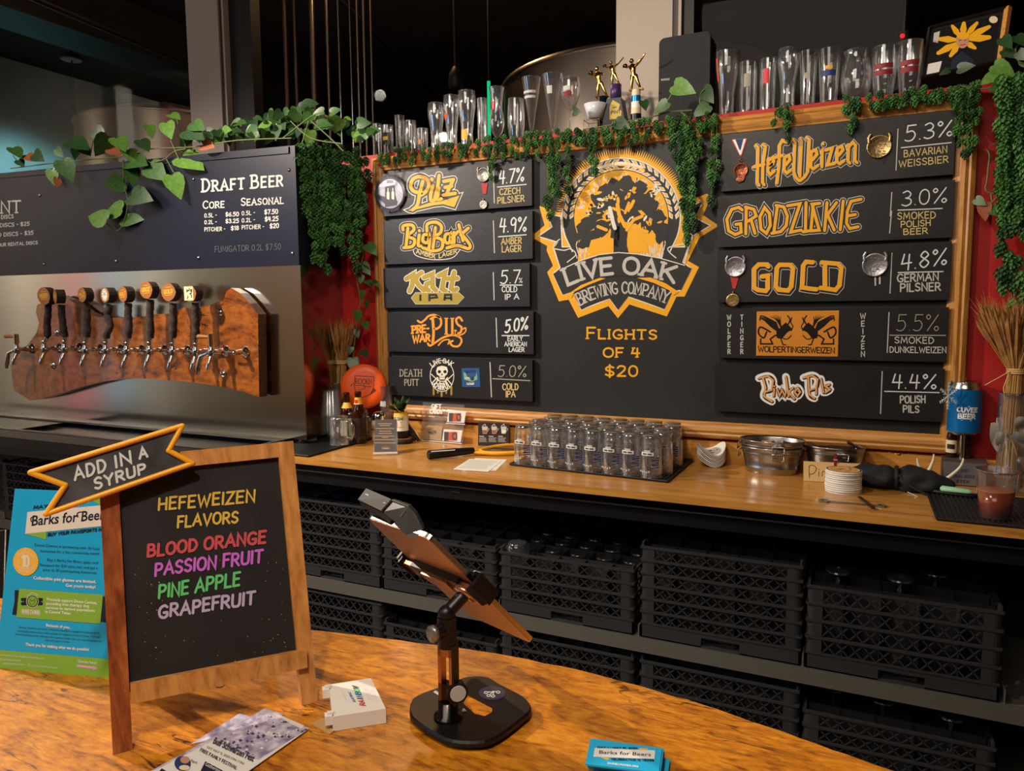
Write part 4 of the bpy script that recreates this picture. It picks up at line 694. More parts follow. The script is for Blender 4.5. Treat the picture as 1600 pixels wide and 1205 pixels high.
tap(198.4, 548, 'beer tap with a wide plain log disc right of the skull one', J([(1280, 690), (1290, 560), (1280, 450), (1285, 345)]), (198.5, 460, 12.5, -.15), 'KALT')
tap(234, 548, 'beer tap with the highest disc and yellow lettering', J2([(90, 690), (95, 560), (90, 430), (95, 310)]), (234, 453.5, 13.8, 0), 'GROZ')
tap(270, 549, 'beer tap marked GOLD on a round log disc', J2([(320, 690), (325, 560), (325, 450), (325, 345)]), (268.5, 456.5, 14, .1), 'GOLD')
tap(306, 550, 'beer tap with a square printed label on its log disc', J2([(550, 695), (550, 560), (545, 450), (545, 340)]), (303, 459, 12.5, .0), 'label')
tap(330.5, 550, 'side pull tap with a pale wooden lever right of the bark handles', side=True)
tap(26.5, 546, 'side pull tap with a pale wooden lever at the left end', side=True)
b = B(); q = atY(367, 551, -.45); b.lathe([(.026, 0), (.026, .006), (.018, .012), (.012, .03), (.014, .04), (.01, .06), (.013, .07), (.001, .075)], 'chrome', 14, (q.x, YBF, q.z), RX); b.tube([(q.x, YBF-.05, q.z), (q.x-.07, YBF-.05, q.z)], .005, 'chrome', 8); single('spare_shank', b, 'bare chrome shank at the right end of the tap row', 'fitting', (q.x, YBF, q.z))

# ------------------------------------------------------------------ foliage
def leafmesh(name, m):
    O = [(0, .0), (.13, -.08), (.28, -.05), (.37, .14), (.33, .42), (.17, .74), (.0, 1.)]; vs = [V((0, 0, 0)), V((0, .35, .02)), V((0, .7, .0)), V((0, 1, -.06))]; fs = []
    for s in (1, -1):
        k = len(vs); vs += [V((s*x, y, .10*abs(x)*1.6-.05*y*y)) for x, y in O[1:6]]
        a = [0, k, k+1, k+2, k+3, k+4, 3]; f = [(0, a[1], a[2], 1), (1, a[2], a[3], a[4]), (1, a[4], a[5], 2), (2, a[5], 3)]
        fs += f if s > 0 else [q[::-1] for q in f]
    b = B(); b.add(vs, fs, m, True); me = bpy.data.meshes.new(name); me.from_pydata([tuple(v) for v in b.v], [], b.f); me.materials.append(MATS[m])
    for p in me.polygons: p.use_smooth = True
    return me
LM = {k: leafmesh('leaf_'+k, k) for k in ('leaf', 'leaf_dark', 'leaf_light', 'leaf_brown')}
def hopmesh(name, m, seed):
    r_ = random.Random(seed); b = B()
    for i in range(6):
        z = -.04-.16*i; rr = (.26, .34, .36, .32, .24, .12)[i]; n = 6 if i < 4 else 5
        for k in range(n):
            a = 2*pi*(k+.5*(i % 2))/n+r_.uniform(-.1, .1); u = V((cos(a), sin(a), 0)); w_ = V((-sin(a), cos(a), 0)); base = u*rr*.45+V((0, 0, z+.12)); tip = u*rr*1.25+V((0, 0, z-.17)); md = u*rr*1.02+V((0, 0, z-.0))
            b.add([base, md-w_*.13, tip, md+w_*.13], [(0, 1, 2, 3)], m)
    b.lathe([(.02, .14), (.16, .02), (.2, -.4), (.12, -.8), (.01, -1.)], m, 6)
    me = bpy.data.meshes.new(name); me.from_pydata([tuple(v) for v in b.v], [], b.f); me.materials.append(MATS[m]); return me
HM = [hopmesh('hop_a', 'hop', 1), hopmesh('hop_b', 'hop', 2), hopmesh('hop_c', 'hop_dark', 3)]
def inst(name, me, parent, M):
    o = bpy.data.objects.new(name, me); COL.objects.link(o); o.parent = parent; o.matrix_local = WM[parent].inverted() @ M; WM[o] = WM[parent]; return o
R_ = random.Random(11)
def leaf(parent, p0, p1, kind='leaf', tilt=None):
    d = p1-p0; Ln = d.length; y = d.normalized(); n = (CAM-p0).normalized()+V((R_.uniform(-.5, .5), R_.uniform(-.3, .3), R_.uniform(-.1, .8))); n = (n-y*n.dot(y)).normalized(); x = y.cross(n)
    M = Matrix(((x.x, y.x, n.x, p0.x), (x.y, y.y, n.y, p0.y), (x.z, y.z, n.z, p0.z), (0, 0, 0, 1))) @ Matrix.Scale(Ln, 4); return inst('leaf', LM[kind], parent, M)
def hop(parent, p, s, swing=.35):
    M = Matrix.Translation(p) @ Matrix.Rotation(R_.uniform(-swing, swing), 4, 'Y') @ Matrix.Rotation(R_.uniform(-swing, swing), 4, 'X') @ Matrix.Rotation(R_.uniform(0, 6.28), 4, 'Z') @ Matrix.Scale(s, 4)
    return inst('hop_cone', R_.choice(HM), parent, M)
def vine(label, lv, z, Y, stems, rnd_leaves=(), name='pothos_vine', jy=.05):
    q = atY(*z([lv[0][0]])[0], Y); t = thing(name, label, 'plant', q)
    for L_ in lv:
        yy = Y+R_.uniform(-jy, jy*.3); k = L_[2] if len(L_) > 2 else R_.choice(('leaf', 'leaf', 'leaf_light')); a, c = z(L_[:2]); leaf(t, atY(*a, yy), atY(*c, yy-R_.uniform(0, .03)), k)
    for x, y, s, yy, k in rnd_leaves: a = atY(x, y, yy); an = R_.uniform(-3.0, .3); leaf(t, a, a+V((s*cos(an), R_.uniform(-.4, .2)*s, s*sin(an)*.9)), k)
    for st_ in stems:
        b = B(); b.tube([atY(x, y, Y-.005) for x, y in catmull(z(st_), 4)], .0028, 'stem', 5); part('stem', b, t)
    return t
b_ = lambda: None
N1 = [((240, 785), (250, 860)), ((290, 745), (338, 842), 'leaf'), ((330, 655), (410, 690), 'leaf_dark'), ((438, 600), (492, 650), 'leaf_dark'), ((500, 630), (440, 728), 'leaf'), ((590, 695), (628, 762), 'leaf_light'), ((608, 775), (615, 862), 'leaf'), ((692, 770), (768, 832), 'leaf'), ((795, 812), (838, 922), 'leaf_light'), ((842, 728), (942, 782), 'leaf_light'), ((572, 842), (476, 862), 'leaf'), ((608, 905), (704, 925), 'leaf_dark'), ((566, 968), (474, 992), 'leaf_light'), ((492, 1020), (402, 998), 'leaf_light'), ((574, 1005), (662, 1014), 'leaf'), ((770, 570), (792, 642), 'leaf_light'), ((690, 580), (706, 642), 'leaf_light'), ((895, 575), (945, 600), 'leaf'), ((862, 604), (942, 642), 'leaf_dark'), ((790, 530), (835, 552), 'leaf_light'), ((60, 685), (100, 732), 'leaf'), ((85, 742), (112, 772), 'leaf_dark'), ((262, 690), (292, 728), 'leaf'), ((122, 718), (145, 745), 'leaf_brown'), ((158, 712), (202, 745), 'leaf_dark'), ((270, 825), (262, 868), 'leaf_brown'),
      ((350, 690), (345, 740), 'leaf_dark'), ((540, 640), (580, 700), 'leaf_light'), ((510, 690), (560, 720), 'leaf_brown'), ((650, 650), (690, 700), 'leaf_dark'), ((600, 750), (680, 760), 'leaf'), ((940, 670), (990, 680), 'leaf_brown'), ((380, 690), (420, 720), 'leaf')]
RL = []
for k in range(105):
    x = R_.uniform(290, 575); top = 215-(x-290)*.30 if x < 480 else 158+(x-480)*.42
    RL.append((x, R_.uniform(max(top, 140), 212-(x-290)*.02), R_.uniform(.045, .085), R_.uniform(-.3, .05), R_.choice(('leaf', 'leaf_dark', 'leaf_dark', 'leaf', 'leaf_light'))))
st = [[(50, 780), (300, 750), (560, 725), (700, 690), (900, 680), (1100, 650), (1350, 640)], [(570, 740), (575, 850), (592, 930), (585, 990), (560, 1055), (530, 1068), (495, 1035)], [(670, 720), (695, 752), (760, 738), (810, 700), (860, 690)], [(770, 735), (805, 800)], [(790, 650), (830, 740)], [(820, 555), (845, 640), (860, 680)], [(260, 740), (255, 790)], [(590, 920), (612, 905)], [(1310, 640), (1440, 540), (1500, 520)], [(1345, 560), (1440, 640), (1580, 665)], [(1400, 660), (1430, 560)], [(1440, 560), (1530, 640), (1590, 700)], [(100, 770), (60, 720)], [(430, 650), (420, 710)]]
vine('green pothos vine trailing over the top of the navy tap tower', N1, N_, -.345, st, RL)
O_ = Zm(440, 380, 8)
vine('pothos tendril hanging down the red wall left of the oak frame', [((1070, 20), (1192, 150), 'leaf'), ((915, 85), (930, 205), 'leaf'), ((1000, 258), (1112, 400), 'leaf'), ((992, 390), (985, 512), 'leaf'), ((1130, 485), (1230, 530), 'leaf_dark'), ((1060, 470), (1140, 545), 'leaf'), ((1015, 595), (1000, 705), 'leaf'), ((1060, 720), (1062, 822), 'leaf_dark'), ((948, 850), (955, 1005), 'leaf'), ((1040, 985), (1062, 1085), 'leaf'), ((935, 1085), (960, 1195), 'leaf_dark'), ((760, 100), (735, 205), 'leaf_dark'), ((890, 1440), (905, 1640), 'leaf'), ((870, 1300), (850, 1400), 'leaf_dark'), ((1000, 1350), (1080, 1420), 'leaf_dark'), ((900, -160), (1000, -90), 'leaf_dark'), ((930, -450), (1010, -370), 'leaf_dark'), ((800, -330), (900, -300), 'leaf_dark'), ((880, -30), (960, 30), 'leaf')], O_, -.04,
     [[(1000, -200), (1010, 0), (1020, 150), (960, 370), (945, 480), (985, 720), (965, 840), (955, 1000), (930, 1100), (890, 1440)], [(1020, 250), (1100, 300)], [(985, 720), (1050, 740)], [(990, -600), (995, -200)]], jy=.02)
Q_ = Zm(900, 0, 4.571)
vine('pothos sprig on the ledge before the black speaker', [((700, 610), (855, 662), 'leaf_light'), ((655, 730), (552, 815), 'leaf'), ((950, 752), (828, 835), 'leaf'), ((905, 635), (982, 735), 'leaf_dark'), ((285, 870), (392, 915), 'leaf_dark'), ((-20, 795), (38, 805), 'leaf_dark'), ((480, 720), (500, 790), 'leaf_dark')], Q_, -.02, [[(50, 925), (270, 890), (400, 860), (560, 830), (670, 800), (830, 788)], [(655, 725), (700, 640)], [(885, 740), (890, 670), (915, 640)], [(750, 800), (810, 845)]], jy=.02)
S_ = Zm(1100, 0, 3.2)
vine('pothos leaves at the top right corner beside the framed flower picture', [((1465, 370), (1375, 425), 'leaf_light'), ((1450, 325), (1558, 375), 'leaf_light'), ((1520, 395), (1425, 460), 'leaf'), ((1225, 350), (1175, 375), 'leaf_dark'), ((1270, 345), (1358, 325), 'leaf_dark'), ((1490, 190), (1540, 240), 'leaf_dark'), ((1560, 180), (1610, 230), 'leaf_dark'), ((1590, 300), (1640, 340), 'leaf'), ((1550, 460), (1600, 500), 'leaf_dark'), ((1500, 250), (1560, 290), 'leaf_dark'), ((1570, 260), (1620, 300), 'leaf_dark')], S_, -.03, [[(1280, 430), (1400, 445), (1480, 420)], [(1600, 200), (1560, 240), (1570, 300), (1610, 320)], [(1525, 460), (1525, 520), (1540, 560)]], jy=.02)
vine('dry vine with a few leaves on the red wall right of the oak frame', [((1115, 1030), (1225, 1095), 'leaf'), ((1250, 1115), (1350, 1200), 'leaf'), ((1200, 1080), (1215, 1250), 'leaf_brown'), ((1370, 1090), (1330, 1180), 'leaf_dark')], D_, -.01, [[(1420, 435), (1280, 495)], [(1228, 535), (1255, 590), (1245, 700), (1230, 850), (1215, 930), (1260, 970), (1390, 985)], [(1270, 975), (1280, 1060)], [(1330, 1010), (1270, 1080)]], jy=.01)
def garland(label, strands, spacing, size, jx=3.):
    x, y, _, Y = strands[0]; t = thing('hop_garland', label, 'garland', atY(x, y, Y))
    for x, y0, y1, Y in strands:
        a = atY(x, y0, Y); c = atY(x+R_.uniform(-3, 3), y1, Y); L_ = (a-c).length; b = B(); b.tube([a, (a+c)/2+V((R_.uniform(-.008, .008), 0, 0)), c], .0018, 'stem', 4); part('stem', b, t)
        n = max(1, int(L_/spacing)); 
        for k in range(n+1):
            p = a.lerp(c, k/max(n, 1)); hop(t, p+V((R_.uniform(-1, 1)*sz(jx, p), R_.uniform(-.012, .006), R_.uniform(-.006, .006))), size*R_.uniform(.85, 1.15))
    return t
Zc_ = lambda x, y: (420+x/5.02, 180+y/5.02)
ST = []
for x, y0, y1 in ((225, 235, 300), (262, 230, 560), (285, 240, 700), (310, 250, 830), (340, 250, 900), (372, 250, 1080), (400, 255, 1110), (430, 260, 960), (452, 260, 1170), (490, 270, 930), (512, 275, 950), (545, 280, 880), (570, 290, 960), (600, 300, 1020), (640, 300, 1040), (655, 310, 720), (690, 320, 1160), (725, 330, 820), (752, 340, 690), (350, 200, 400), (450, 215, 500), (560, 230, 560), (690, 250, 600)):
    p = Zc_(x, y0); q = Zc_(x, y1); f_ = (x-225)/530; ST.append((p[0], p[1], q[1], -.30+.25*f_))
garland('thick curtain of green hop cones between the tap tower and the oak frame', ST, .047, .05)
garland('three hop strands hanging left of the painted oak emblem', [(828, 205, 236, -.035), (840, 206, 232, -.035), (862, 215, 328, -.035), (871, 225, 300, -.035), (888, 230, 292, -.035), (857, 240, 335, -.035)], .036, .036)
garland('short hop strand over the top left of the sunburst emblem', [(922, 205, 262, -.035), (930, 210, 250, -.035)], .036, .036)
garland('bushy hop strand covering the right side of the painted emblem', [(1054, 195, 236, -.035), (1064, 190, 285, -.035), (1068, 200, 362, -.035), (1076, 195, 330, -.035), (1084, 205, 345, -.04), (1092, 195, 230, -.035), (1070, 290, 368, -.03)], .03, .037)
garland('slim hop strand between the emblem and the right column of signs', [(1112, 195, 305, -.035), (1120, 190, 270, -.035)], .038, .036)
tp = lambda x: 243+(x-575)*(135-243)/(1532-575)
SG = []
for x0, x1, dn in ((600, 640, 6), (640, 780, 10), (790, 830, 18), (830, 905, 6), (905, 985, 12), (985, 1000, 18), (1000, 1130, 12), (1215, 1235, 14), (1318, 1345, 14), (1360, 1430, 6), (1430, 1530, 6), (1500, 1535, 40)):
    x = x0
    while x < x1: SG.append((x, tp(x)-4+R_.uniform(-6, 4), tp(x)+dn*R_.uniform(.3, 1.3), -.025)); x += R_.uniform(6, 11)
for x, dn in ((765, 48), (774, 20), (1230, 42), (1332, 40), (1336, 30), (1503, 95), (1512, 75), (1518, 92), (1497, 60)): SG.append((x, tp(x)+2, tp(x)+dn, -.035))
SG = [s for s in SG]; garland('hop cone garland laid along the top of the menu frame', SG, .034, .032, 4)
SR = [(x, 125+R_.uniform(-15, 15), y1, -.03-R_.uniform(0, .05)) for x, y1 in ((1566, 300), (1572, 350), (1580, 340), (1588, 330), (1596, 345), (1604, 360), (1612, 350), (1576, 300), (1592, 320), (1569, 420), (1600, 330))]+[(1577, 420, 470, -.04), (1596, 400, 455, -.04), (1570, 395, 440, -.04)]
garland('long hop curtain at the right edge of the red wall', SR, .038, .048, 5)
SC.cycles.transparent_max_bounces = 40
# ------------------------------------------------------------------ back counter
b = B(); b.bb(-2.3, 1.9, YF, .012, ZC-.024, ZC, 'counter_oak'); CT = thing('back_counter', 'long oak back counter with a steel trimmed black underside', 'counter', (-.2, -.27, 0)); part('worktop', b, CT)
b = B(); b.bb(-2.3, 1.9, YF+.004, YF+.02, ZC-.05, ZC-.024, 'dark_steel'); b.bb(-2.3, 1.9, YF-.001, YF+.006, ZC-.052, ZC-.049, 'steel'); part('edge_trim', b, CT)
b = B(); b.bb(-2.3, 1.9, YF+.012, YF+.03, ZC-.1, ZC-.05, 'black'); b.bb(-2.3, 1.9, YF+.1, .03, ZC-.05, ZC-.024, 'matte_black'); part('apron', b, CT)
b = B(); q = atZ(694, 768, .86); b.bb(q.x-.02, q.x+.02, YF+.009, YF+.013, .835, .852, 'rubber'); part('switch_plate', b, CT)
b = B(); b.bb(-2.25, 1.9, .0, .03, ZC, .992, 'counter_oak'); struct('backsplash', b)
b = B(); b.bb(-2.3, 1.9, .0, .03, 0, ZC-.05, 'matte_black'); struct('wall_under_counter', b)
mat('mat_black', '#0d0d0e', .6)
def rubber_mat(pts, label, ribdir=1):
    c = sum(pts, V())/4; t = thing('bar_mat', label, 'bar mat', (c.x, c.y, ZC)); b = B()
    b.prism([(p.x, p.y) for p in pts], lambda x, y, z: V((x, y, z)), ZC+.0005, ZC+.006, 'mat_black')
    for i in range(4): b.tube([pts[i]+V((0, 0, .006)), pts[(i+1) % 4]+V((0, 0, .006))], .004, 'mat_black', 6)
    part('mat_base', b, t); b = B(); n = 46
    for k in range(1, n):
        u = k/n; a = pts[0].lerp(pts[1], u)+V((0, 0, .007)); c_ = pts[3].lerp(pts[2], u)+V((0, 0, .007)); b.box((a+c_)/2, ((a-c_).length, (pts[0]-pts[1]).length/n*.45, .004), 'mat_black', Matrix.Rotation(atan2((c_-a).y, (c_-a).x), 4, 'Z'))
    part('ribs', b, t, kind='stuff'); return t
m0 = [atZ(482, 715), atZ(583, 686.5)]; rubber_mat([V((-2.28, m0[0].y, ZC)), m0[0], m0[1], V((-2.28, m0[1].y, ZC))], 'black ribbed rubber mat under the plastic cups at the left end')
f0, f1, f2 = atZ(797, 727.5), atZ(1042.5, 755), atZ(1084, 719); f2 = f1+(f2-f1)*.93; gm = [f0, f1, f2, f0+(f2-f1)]
for p in gm: p.z = ZC
rubber_mat(gm, 'black ribbed rubber mat under the rows of upturned glasses')
r0_, r1_ = atZ(1451, 772), atZ(1463, 814); rubber_mat([V((.19, -.545, ZC)), V((.75, -.545, ZC)), V((.75, -.2, ZC)), V((.185, -.2, ZC))], 'black ribbed rubber mat under the beer cup at the right end')
# ---- glassware helpers (local frame, base at z=0)
def glass_b(prof, th=.0025, n=20, m='glass', foot=.012):
    b = B(); b.open_lathe(prof, m, n); inn = [(max(r-th, .001), z+(foot if i == 0 else 0)) for i, (r, z) in enumerate(prof)]; b.open_lathe(inn[::-1], m, n)
    r, z = prof[0]; b.open_lathe([(.001, z), (r, z)], m, n); b.open_lathe([(.001, foot), (inn[0][0], foot)], 'thick_glass', n); b.open_lathe([(r*.98, z+.001), (r*.98, foot*.9)], 'thick_glass', n)
    r, z = prof[-1]; b.lathe([(r, z), (r+.0006, z+.0012), (r-th, z+.0012), (r-th, z)], 'thick_glass', n); return b
def gl(name, label, cat, prof, loc, group=None, prt=None, **k):
    t = thing(name, label, cat, loc, 0, group); part('bowl', glass_b(prof, **k), t, True)
    if prt: prt(t)
    return t
def patch(b, prof_r, z0, z1, a0, a1, m, off=.0008, n=5, rz=None):
    vs = []
    for z in (z0, z1):
        r = prof_r(z)+off
        for k in range(n+1): a = radians(a0+(a1-a0)*k/n); vs.append((r*cos(a), r*sin(a), z))
    b.add(vs, [(k, k+1, n+2+k, n+1+k) for k in range(n)], m, True)
# ---- rows of upturned tumblers
gp = [(.0375, 0), (.0385, .02), (.0375, .07), (.034, .115), (.0315, .138), (.031, .145)]
T0 = thing('beer_glass', 'x', 'glass', (0, 0, 0)); b = B()
b.open_lathe(gp, 'glass', 22); b.open_lathe([(r-.0022, z) for r, z in gp[:-1]]+[(.028, .135)], 'glass', 22); b.open_lathe([(.001, .135), (.028, .135)], 'thick_glass', 22); b.open_lathe([(.001, .145), (.031, .145), (.0318, .138)], 'thick_glass', 22); b.lathe([(.0375, 0), (.0382, .0015), (.035, .0015), (.035, 0)], 'thick_glass', 22)
for k in range(11): a = 2*pi*k/11; b.open_lathe([(.0364, .03), (.0352, .07), (.0322, .115)], 'thick_glass', 44, k0=4*k, k1=4*k+1)
part('bowl', b, T0, True)
mat('glass_blue', '#2c3f74', .4)
rz_ = lambda z: .0385-(z-.02)*.03 if z < .07 else .0375-(z-.07)*.075
b = B(); patch(b, rz_, .078, .09, -135, -62, 'cream', n=8); patch(b, rz_, .09, .097, -115, -80, 'dim_white'); patch(b, rz_, .0815, .0865, -125, -100, 'glass_blue', .0014); patch(b, rz_, .0815, .0865, -95, -72, 'glass_blue', .0014)
for k, z in enumerate((.07, .055, .04)): patch(b, rz_, z-.0006, z+.0006, -75, -50, 'dim_white', .0014)
for k in range(6): patch(b, rz_, .018+.002*(k % 2), .024+.002*(k % 2), -150+k*12, -143+k*12, 'dim_white')
for k in range(5): patch(b, rz_, .036+k*.008, .041+k*.008, -72, -30, 'glass_blue', n=3)
part('printed_marks', b, T0, True)
ux = (f1-f0); uy = (f2-f1); first = True; NC, NR = 8, 5
rowd = ['front row', 'second row back', 'middle row', 'fourth row back', 'rearmost row']; ordn = ('leftmost', 'second from the left', 'third from the left', 'fourth from the left', 'fourth from the right', 'third from the right', 'second from the right', 'rightmost'); ORD = ('bottom', 'second', 'third', 'fourth', 'fifth', 'sixth', 'seventh', 'eighth', 'ninth', 'tenth', 'eleventh', 'twelfth', 'thirteenth')
for j in range(NR):
    for i in range(NC):
        off = .5 if j % 2 else 0
        p = f0+ux*((i+.62+off*.55)/(NC+.55))+uy*((j+.45)/(NR+.1)); p.z = ZC+.0095
        lb = 'upturned beer glass on the mat, %s, %s' % (rowd[j], ordn[i])
        rz = 0 if j < 1 else R_.uniform(-.8, .8)
        if first: T0.location = p; T0.rotation_euler.z = rz; WM[T0] = Matrix.Translation(p); T0['label'] = lb; T0['group'] = 'upturned beer glasses on the rubber mat'; first = False
        else: dup(T0, p, rz, lb)
# ---- plastic cup stacks (upturned, nested)
cp = [(.046, 0), (.048, .002), (.046, .004), (.0445, .005), (.030, .118), (.028, .12)]
def cupstack(px, py, n, where, z0=.0095):
    q = atZ(px, py, ZC+z0); first = None
    for k in range(n):
        lb = 'clear cup in the %s, %s' % (where, 'topmost' if k == n-1 else 'bottom one' if k == 0 else ORD[k]+' from the bottom')
        if first is None:
            first = thing('plastic_cup', lb, 'cup', q, 0, 'nested plastic cups, '+where); b = B(); b.open_lathe(cp, 'plastic_cup', 20); b.open_lathe([(.001, .12), (.028, .12)], 'plastic_cup', 20); b.lathe([(.046, .0005), (.049, .002), (.046, .0038)], 'thick_glass', 20); part('cup_wall', b, first, True)
        else: dup(first, q+V((0, 0, k*.0085)), 0, lb)
cupstack(479, 688, 13, 'tall stack at the counter left end'); cupstack(522, 680, 12, 'stack behind the glass mug')
def mug(px, py, label, hand=0., h=.125):
    q = atZ(px, py, ZC+.0095); t = thing('glass_mug', label, 'mug', q, hand, 'upturned glass mugs'); b = B(); pr = [(.043, 0), (.043, .02), (.041, h-.02), (.038, h)]
    b.open_lathe(pr, 'glass', 20); b.open_lathe([(r-.004, z) for r, z in pr[:-1]]+[(.03, h-.018)], 'glass', 20); b.open_lathe([(.001, h), (.038, h), (.04, h-.012)], 'thick_glass', 20); b.open_lathe([(.001, h-.018), (.034, h-.018)], 'thick_glass', 20); b.lathe([(.043, 0), (.0436, .002), (.039, .002)], 'thick_glass', 20)
    for k in range(8): b.open_lathe([(.0405, .02), (.0385, h-.022)], 'thick_glass', 40, k0=5*k, k1=5*k+1)
    part('mug_body', b, t, True); b = B(); b.tube([(.04, 0, .03), (.062, 0, .03), (.07, 0, .05), (.07, 0, .08), (.06, 0, .1), (.039, 0, .1)], .006, 'thick_glass', 8); part('handle', b, t, True)
mug(531, 694, 'upturned glass mug nearest the counter edge', .1); mug(549, 686, 'upturned glass mug with the handle to its left', 2.6, .13); mug(563, 684, 'upturned glass mug in front of the beer bottles', -.2, .13)
# ---- bottles
bp = [(.001, 0), (.03, 0), (.031, .004), (.031, .125), (.027, .15), (.015, .18), (.0135, .21), (.0145, .214), (.0145, .222), (.012, .226), (.001, .226)]
def bottle(q, label, marks, s=1., name='beer_bottle'):
    t = thing(name, label, 'bottle', q); b = B(); b.lathe([(r*s, z*s) for r, z in bp], 'amber_glass', 18); part('bottle_body', b, t, True)
    for z0, z1, m in marks:
        b = B(); n = 18; f = lambda z: .031 if z < .125 else .031-(z-.125)*.16 if z < .15 else .027-(z-.15)*.4 if z < .18 else .015-(z-.18)*.05
        b.open_lathe([((f(z0+(z1-z0)*k/4)+.0006)*s, (z0+(z1-z0)*k/4)*s) for k in range(5)], m, n); part('paper_label', b, t, True)
    return t
q = atY(542, 640, -.17); bottle(V((q.x, q.y, ZC)), 'brown beer bottle with a yellow neck label, left of the pair before the orange disc', [(.03, .11, 'label_cream'), (.155, .18, 'yellow_print')])
q = atY(560, 640, -.185); t = bottle(V((q.x, q.y, ZC+.004)), 'brown beer bottle with a red dot on its yellow neck label', [(.03, .11, 'brown_card'), (.17, .2, 'yellow_print')], 1.02); b = B(); d = Matrix.Rotation(pi/2, 4, 'X'); patch(b, lambda z: .0165, .176, .194, -108, -62, 'red', .0015, 6); part('red_seal', b, t, True)
# ---- orange disc leaning on the frame
q = atY(568, 604, -.08); t = thing('flying_disc', 'orange plastic flying disc leaning against the oak frame', 'disc', (q.x, q.y, q.z-.105)); M = Matrix.Rotation(radians(30), 4, 'Z') @ Matrix.Rotation(radians(80), 4, 'X'); b = B()
b.lathe([(.001, .012), (.07, .012), (.095, .009), (.104, 0), (.105, -.006), (.102, -.012), (.099, -.01), (.098, 0), (.001, .006)], 'frisbee', 40, q, M); part('disc_body', b, t)
nn = M @ V((0, 0, 1)); f3 = plane(q+nn*.0125, nn); Z3 = Zm(500, 560, 7.53); b = B(); sh = [(412, 205), (635, 218), (625, 380), (580, 430), (500, 462), (430, 420), (402, 330), (412, 205)]
stroke(b, Z3(sh), .8, 'dark_print', f3, 1); lay(b, 'ROCKN', *Z3([(415, 300), (605, 305)]), 8, .9, 'dark_print', f3, 1)
for k in range(5): stroke(b, Z3([(590+k*8, 425-k*6), (630+k*7, 345+k*8)]), .8, 'dark_print', f3, 1)
stroke(b, Z3([(360, 330), (390, 300), (430, 320), (520, 320), (520, 360), (450, 370)]), .7, 'dark_print', f3, 1, True); stroke(b, Z3([(520, 330), (600, 335)]), .8, 'dark_print', f3, 1); part('printed_crest', b, t)
# ---- wheat sheaves
def sheaf(px, ptie, pbot, Y, spread, hear, label, n=85, lean=0.):
    tie = atY(px, ptie, Y); bot = atY(px+lean, pbot, Y); t = thing('wheat_sheaf', label, 'dried wheat', bot); b = B(); e = B(); r_ = random.Random(int(px))
    for k in range(n):
        a = r_.uniform(0, 6.28); rr = sqrt(r_.random()); p1 = tie+V((cos(a)*rr*.022, sin(a)*rr*.022, 0)); p0 = bot+V((cos(a)*rr*.036, sin(a)*rr*.03, 0)); dr = V((cos(a)*rr*spread, sin(a)*rr*spread*.7, hear*r_.uniform(.75, 1.1)))
        p2 = p1+dr*r_.uniform(.22, .6); p3 = p1+dr; b.tube([p0, p1, p2], .0016, 'straw', 4, False, False); dd = dr.normalized()
        e.tube([p2, p2.lerp(p3, .3), p2.lerp(p3, .75), p3], [.002, .0068, .006, .001], 'wheat_ear', 4, False)
        for j in range(4): w_ = V((r_.uniform(-1, 1), r_.uniform(-1, 1), r_.uniform(-.2, 1)))*.3+dd; s_ = p2.lerp(p3, .3+.15*j); e.tube([s_, s_+w_*.05*r_.uniform(.7, 1.3)], [.0007, .0003], 'straw', 3, False, False)
    part('stalks', b, t, kind='stuff'); part('ears', e, t, kind='stuff'); b = B()
    for k in range(3): b.tube([tie+V((.025*cos(x*pi/6), .025*sin(x*pi/6), (k-1)*.006)) for x in range(13)], .0028, 'twine', 5)
    b.tube([tie+V((-.02, -.02, 0)), tie+V((-.05, -.03, -.02)), tie+V((-.085, -.03, -.045))], .0018, 'twine', 4); b.tube([tie+V((-.02, -.02, 0)), tie+V((-.035, -.03, -.05)), tie+V((-.03, -.03, -.09))], .0018, 'twine', 4); part('twine', b, t); return t
sheaf(534, 566, 668, -.03, .065, .17, 'dried wheat sheaf tied with twine beside the tap tower', lean=-6)
sheaf(1588, 580, 745, -.09, .1, .19, 'dried wheat sheaf tied with twine at the right edge', 200, lean=-14)
def clearglass(px, ytop, ybot, wtop, wbot, Y, label, z=None, mark=None):
    a = atY(px, ybot, Y); c = atY(px, ytop, Y); h = c.z-(z if z is not None else a.z); loc = V((a.x, a.y, z if z is not None else a.z)); t = gl('pint_glass', label, 'glass', [(sz(wbot, a)/2, 0), (sz(wtop, a)/2, h)], loc)
    if mark: b = B(); r = sz((wtop+wbot)/2, a)/2*1.1; patch(b, lambda z: r, h*.62, h*.72, -125, -60, mark, .001); part('print', b, t, True)
clearglass(605, 603, 680, 21, 15, -.03, 'clear pint glass with faint white print before the orange disc', ZC, 'dim_white'); clearglass(527, 600, 670, 14, 12, -.07, 'plain clear glass behind the stacked cups by the wheat', ZC)
# ---- shaker jar
q = atZ(593, 690); t = thing('shaker_jar', 'cheese shaker jar with a domed chrome lid', 'jar', q); b = B(); b.lathe([(.001, 0), (.03, 0), (.033, .01), (.033, .09), (.026, .105)], 'label_cream', 18, q); part('jar', b, t)
b = B(); b.lathe([(.03, .1), (.031, .118), (.024, .132), (.012, .138), (.001, .139)], 'chrome', 18, q); part('lid', b, t); b = B(); patch(b, lambda z: .033, .04, .08, -140, -40, 'kraft', .001)
for k in range(5): patch(b, lambda z: .034, .055, .065, -125+k*15, -117+k*15, 'brown_card', .001)
b.v = [v+q for v in b.v]; part('jar_label', b, t)
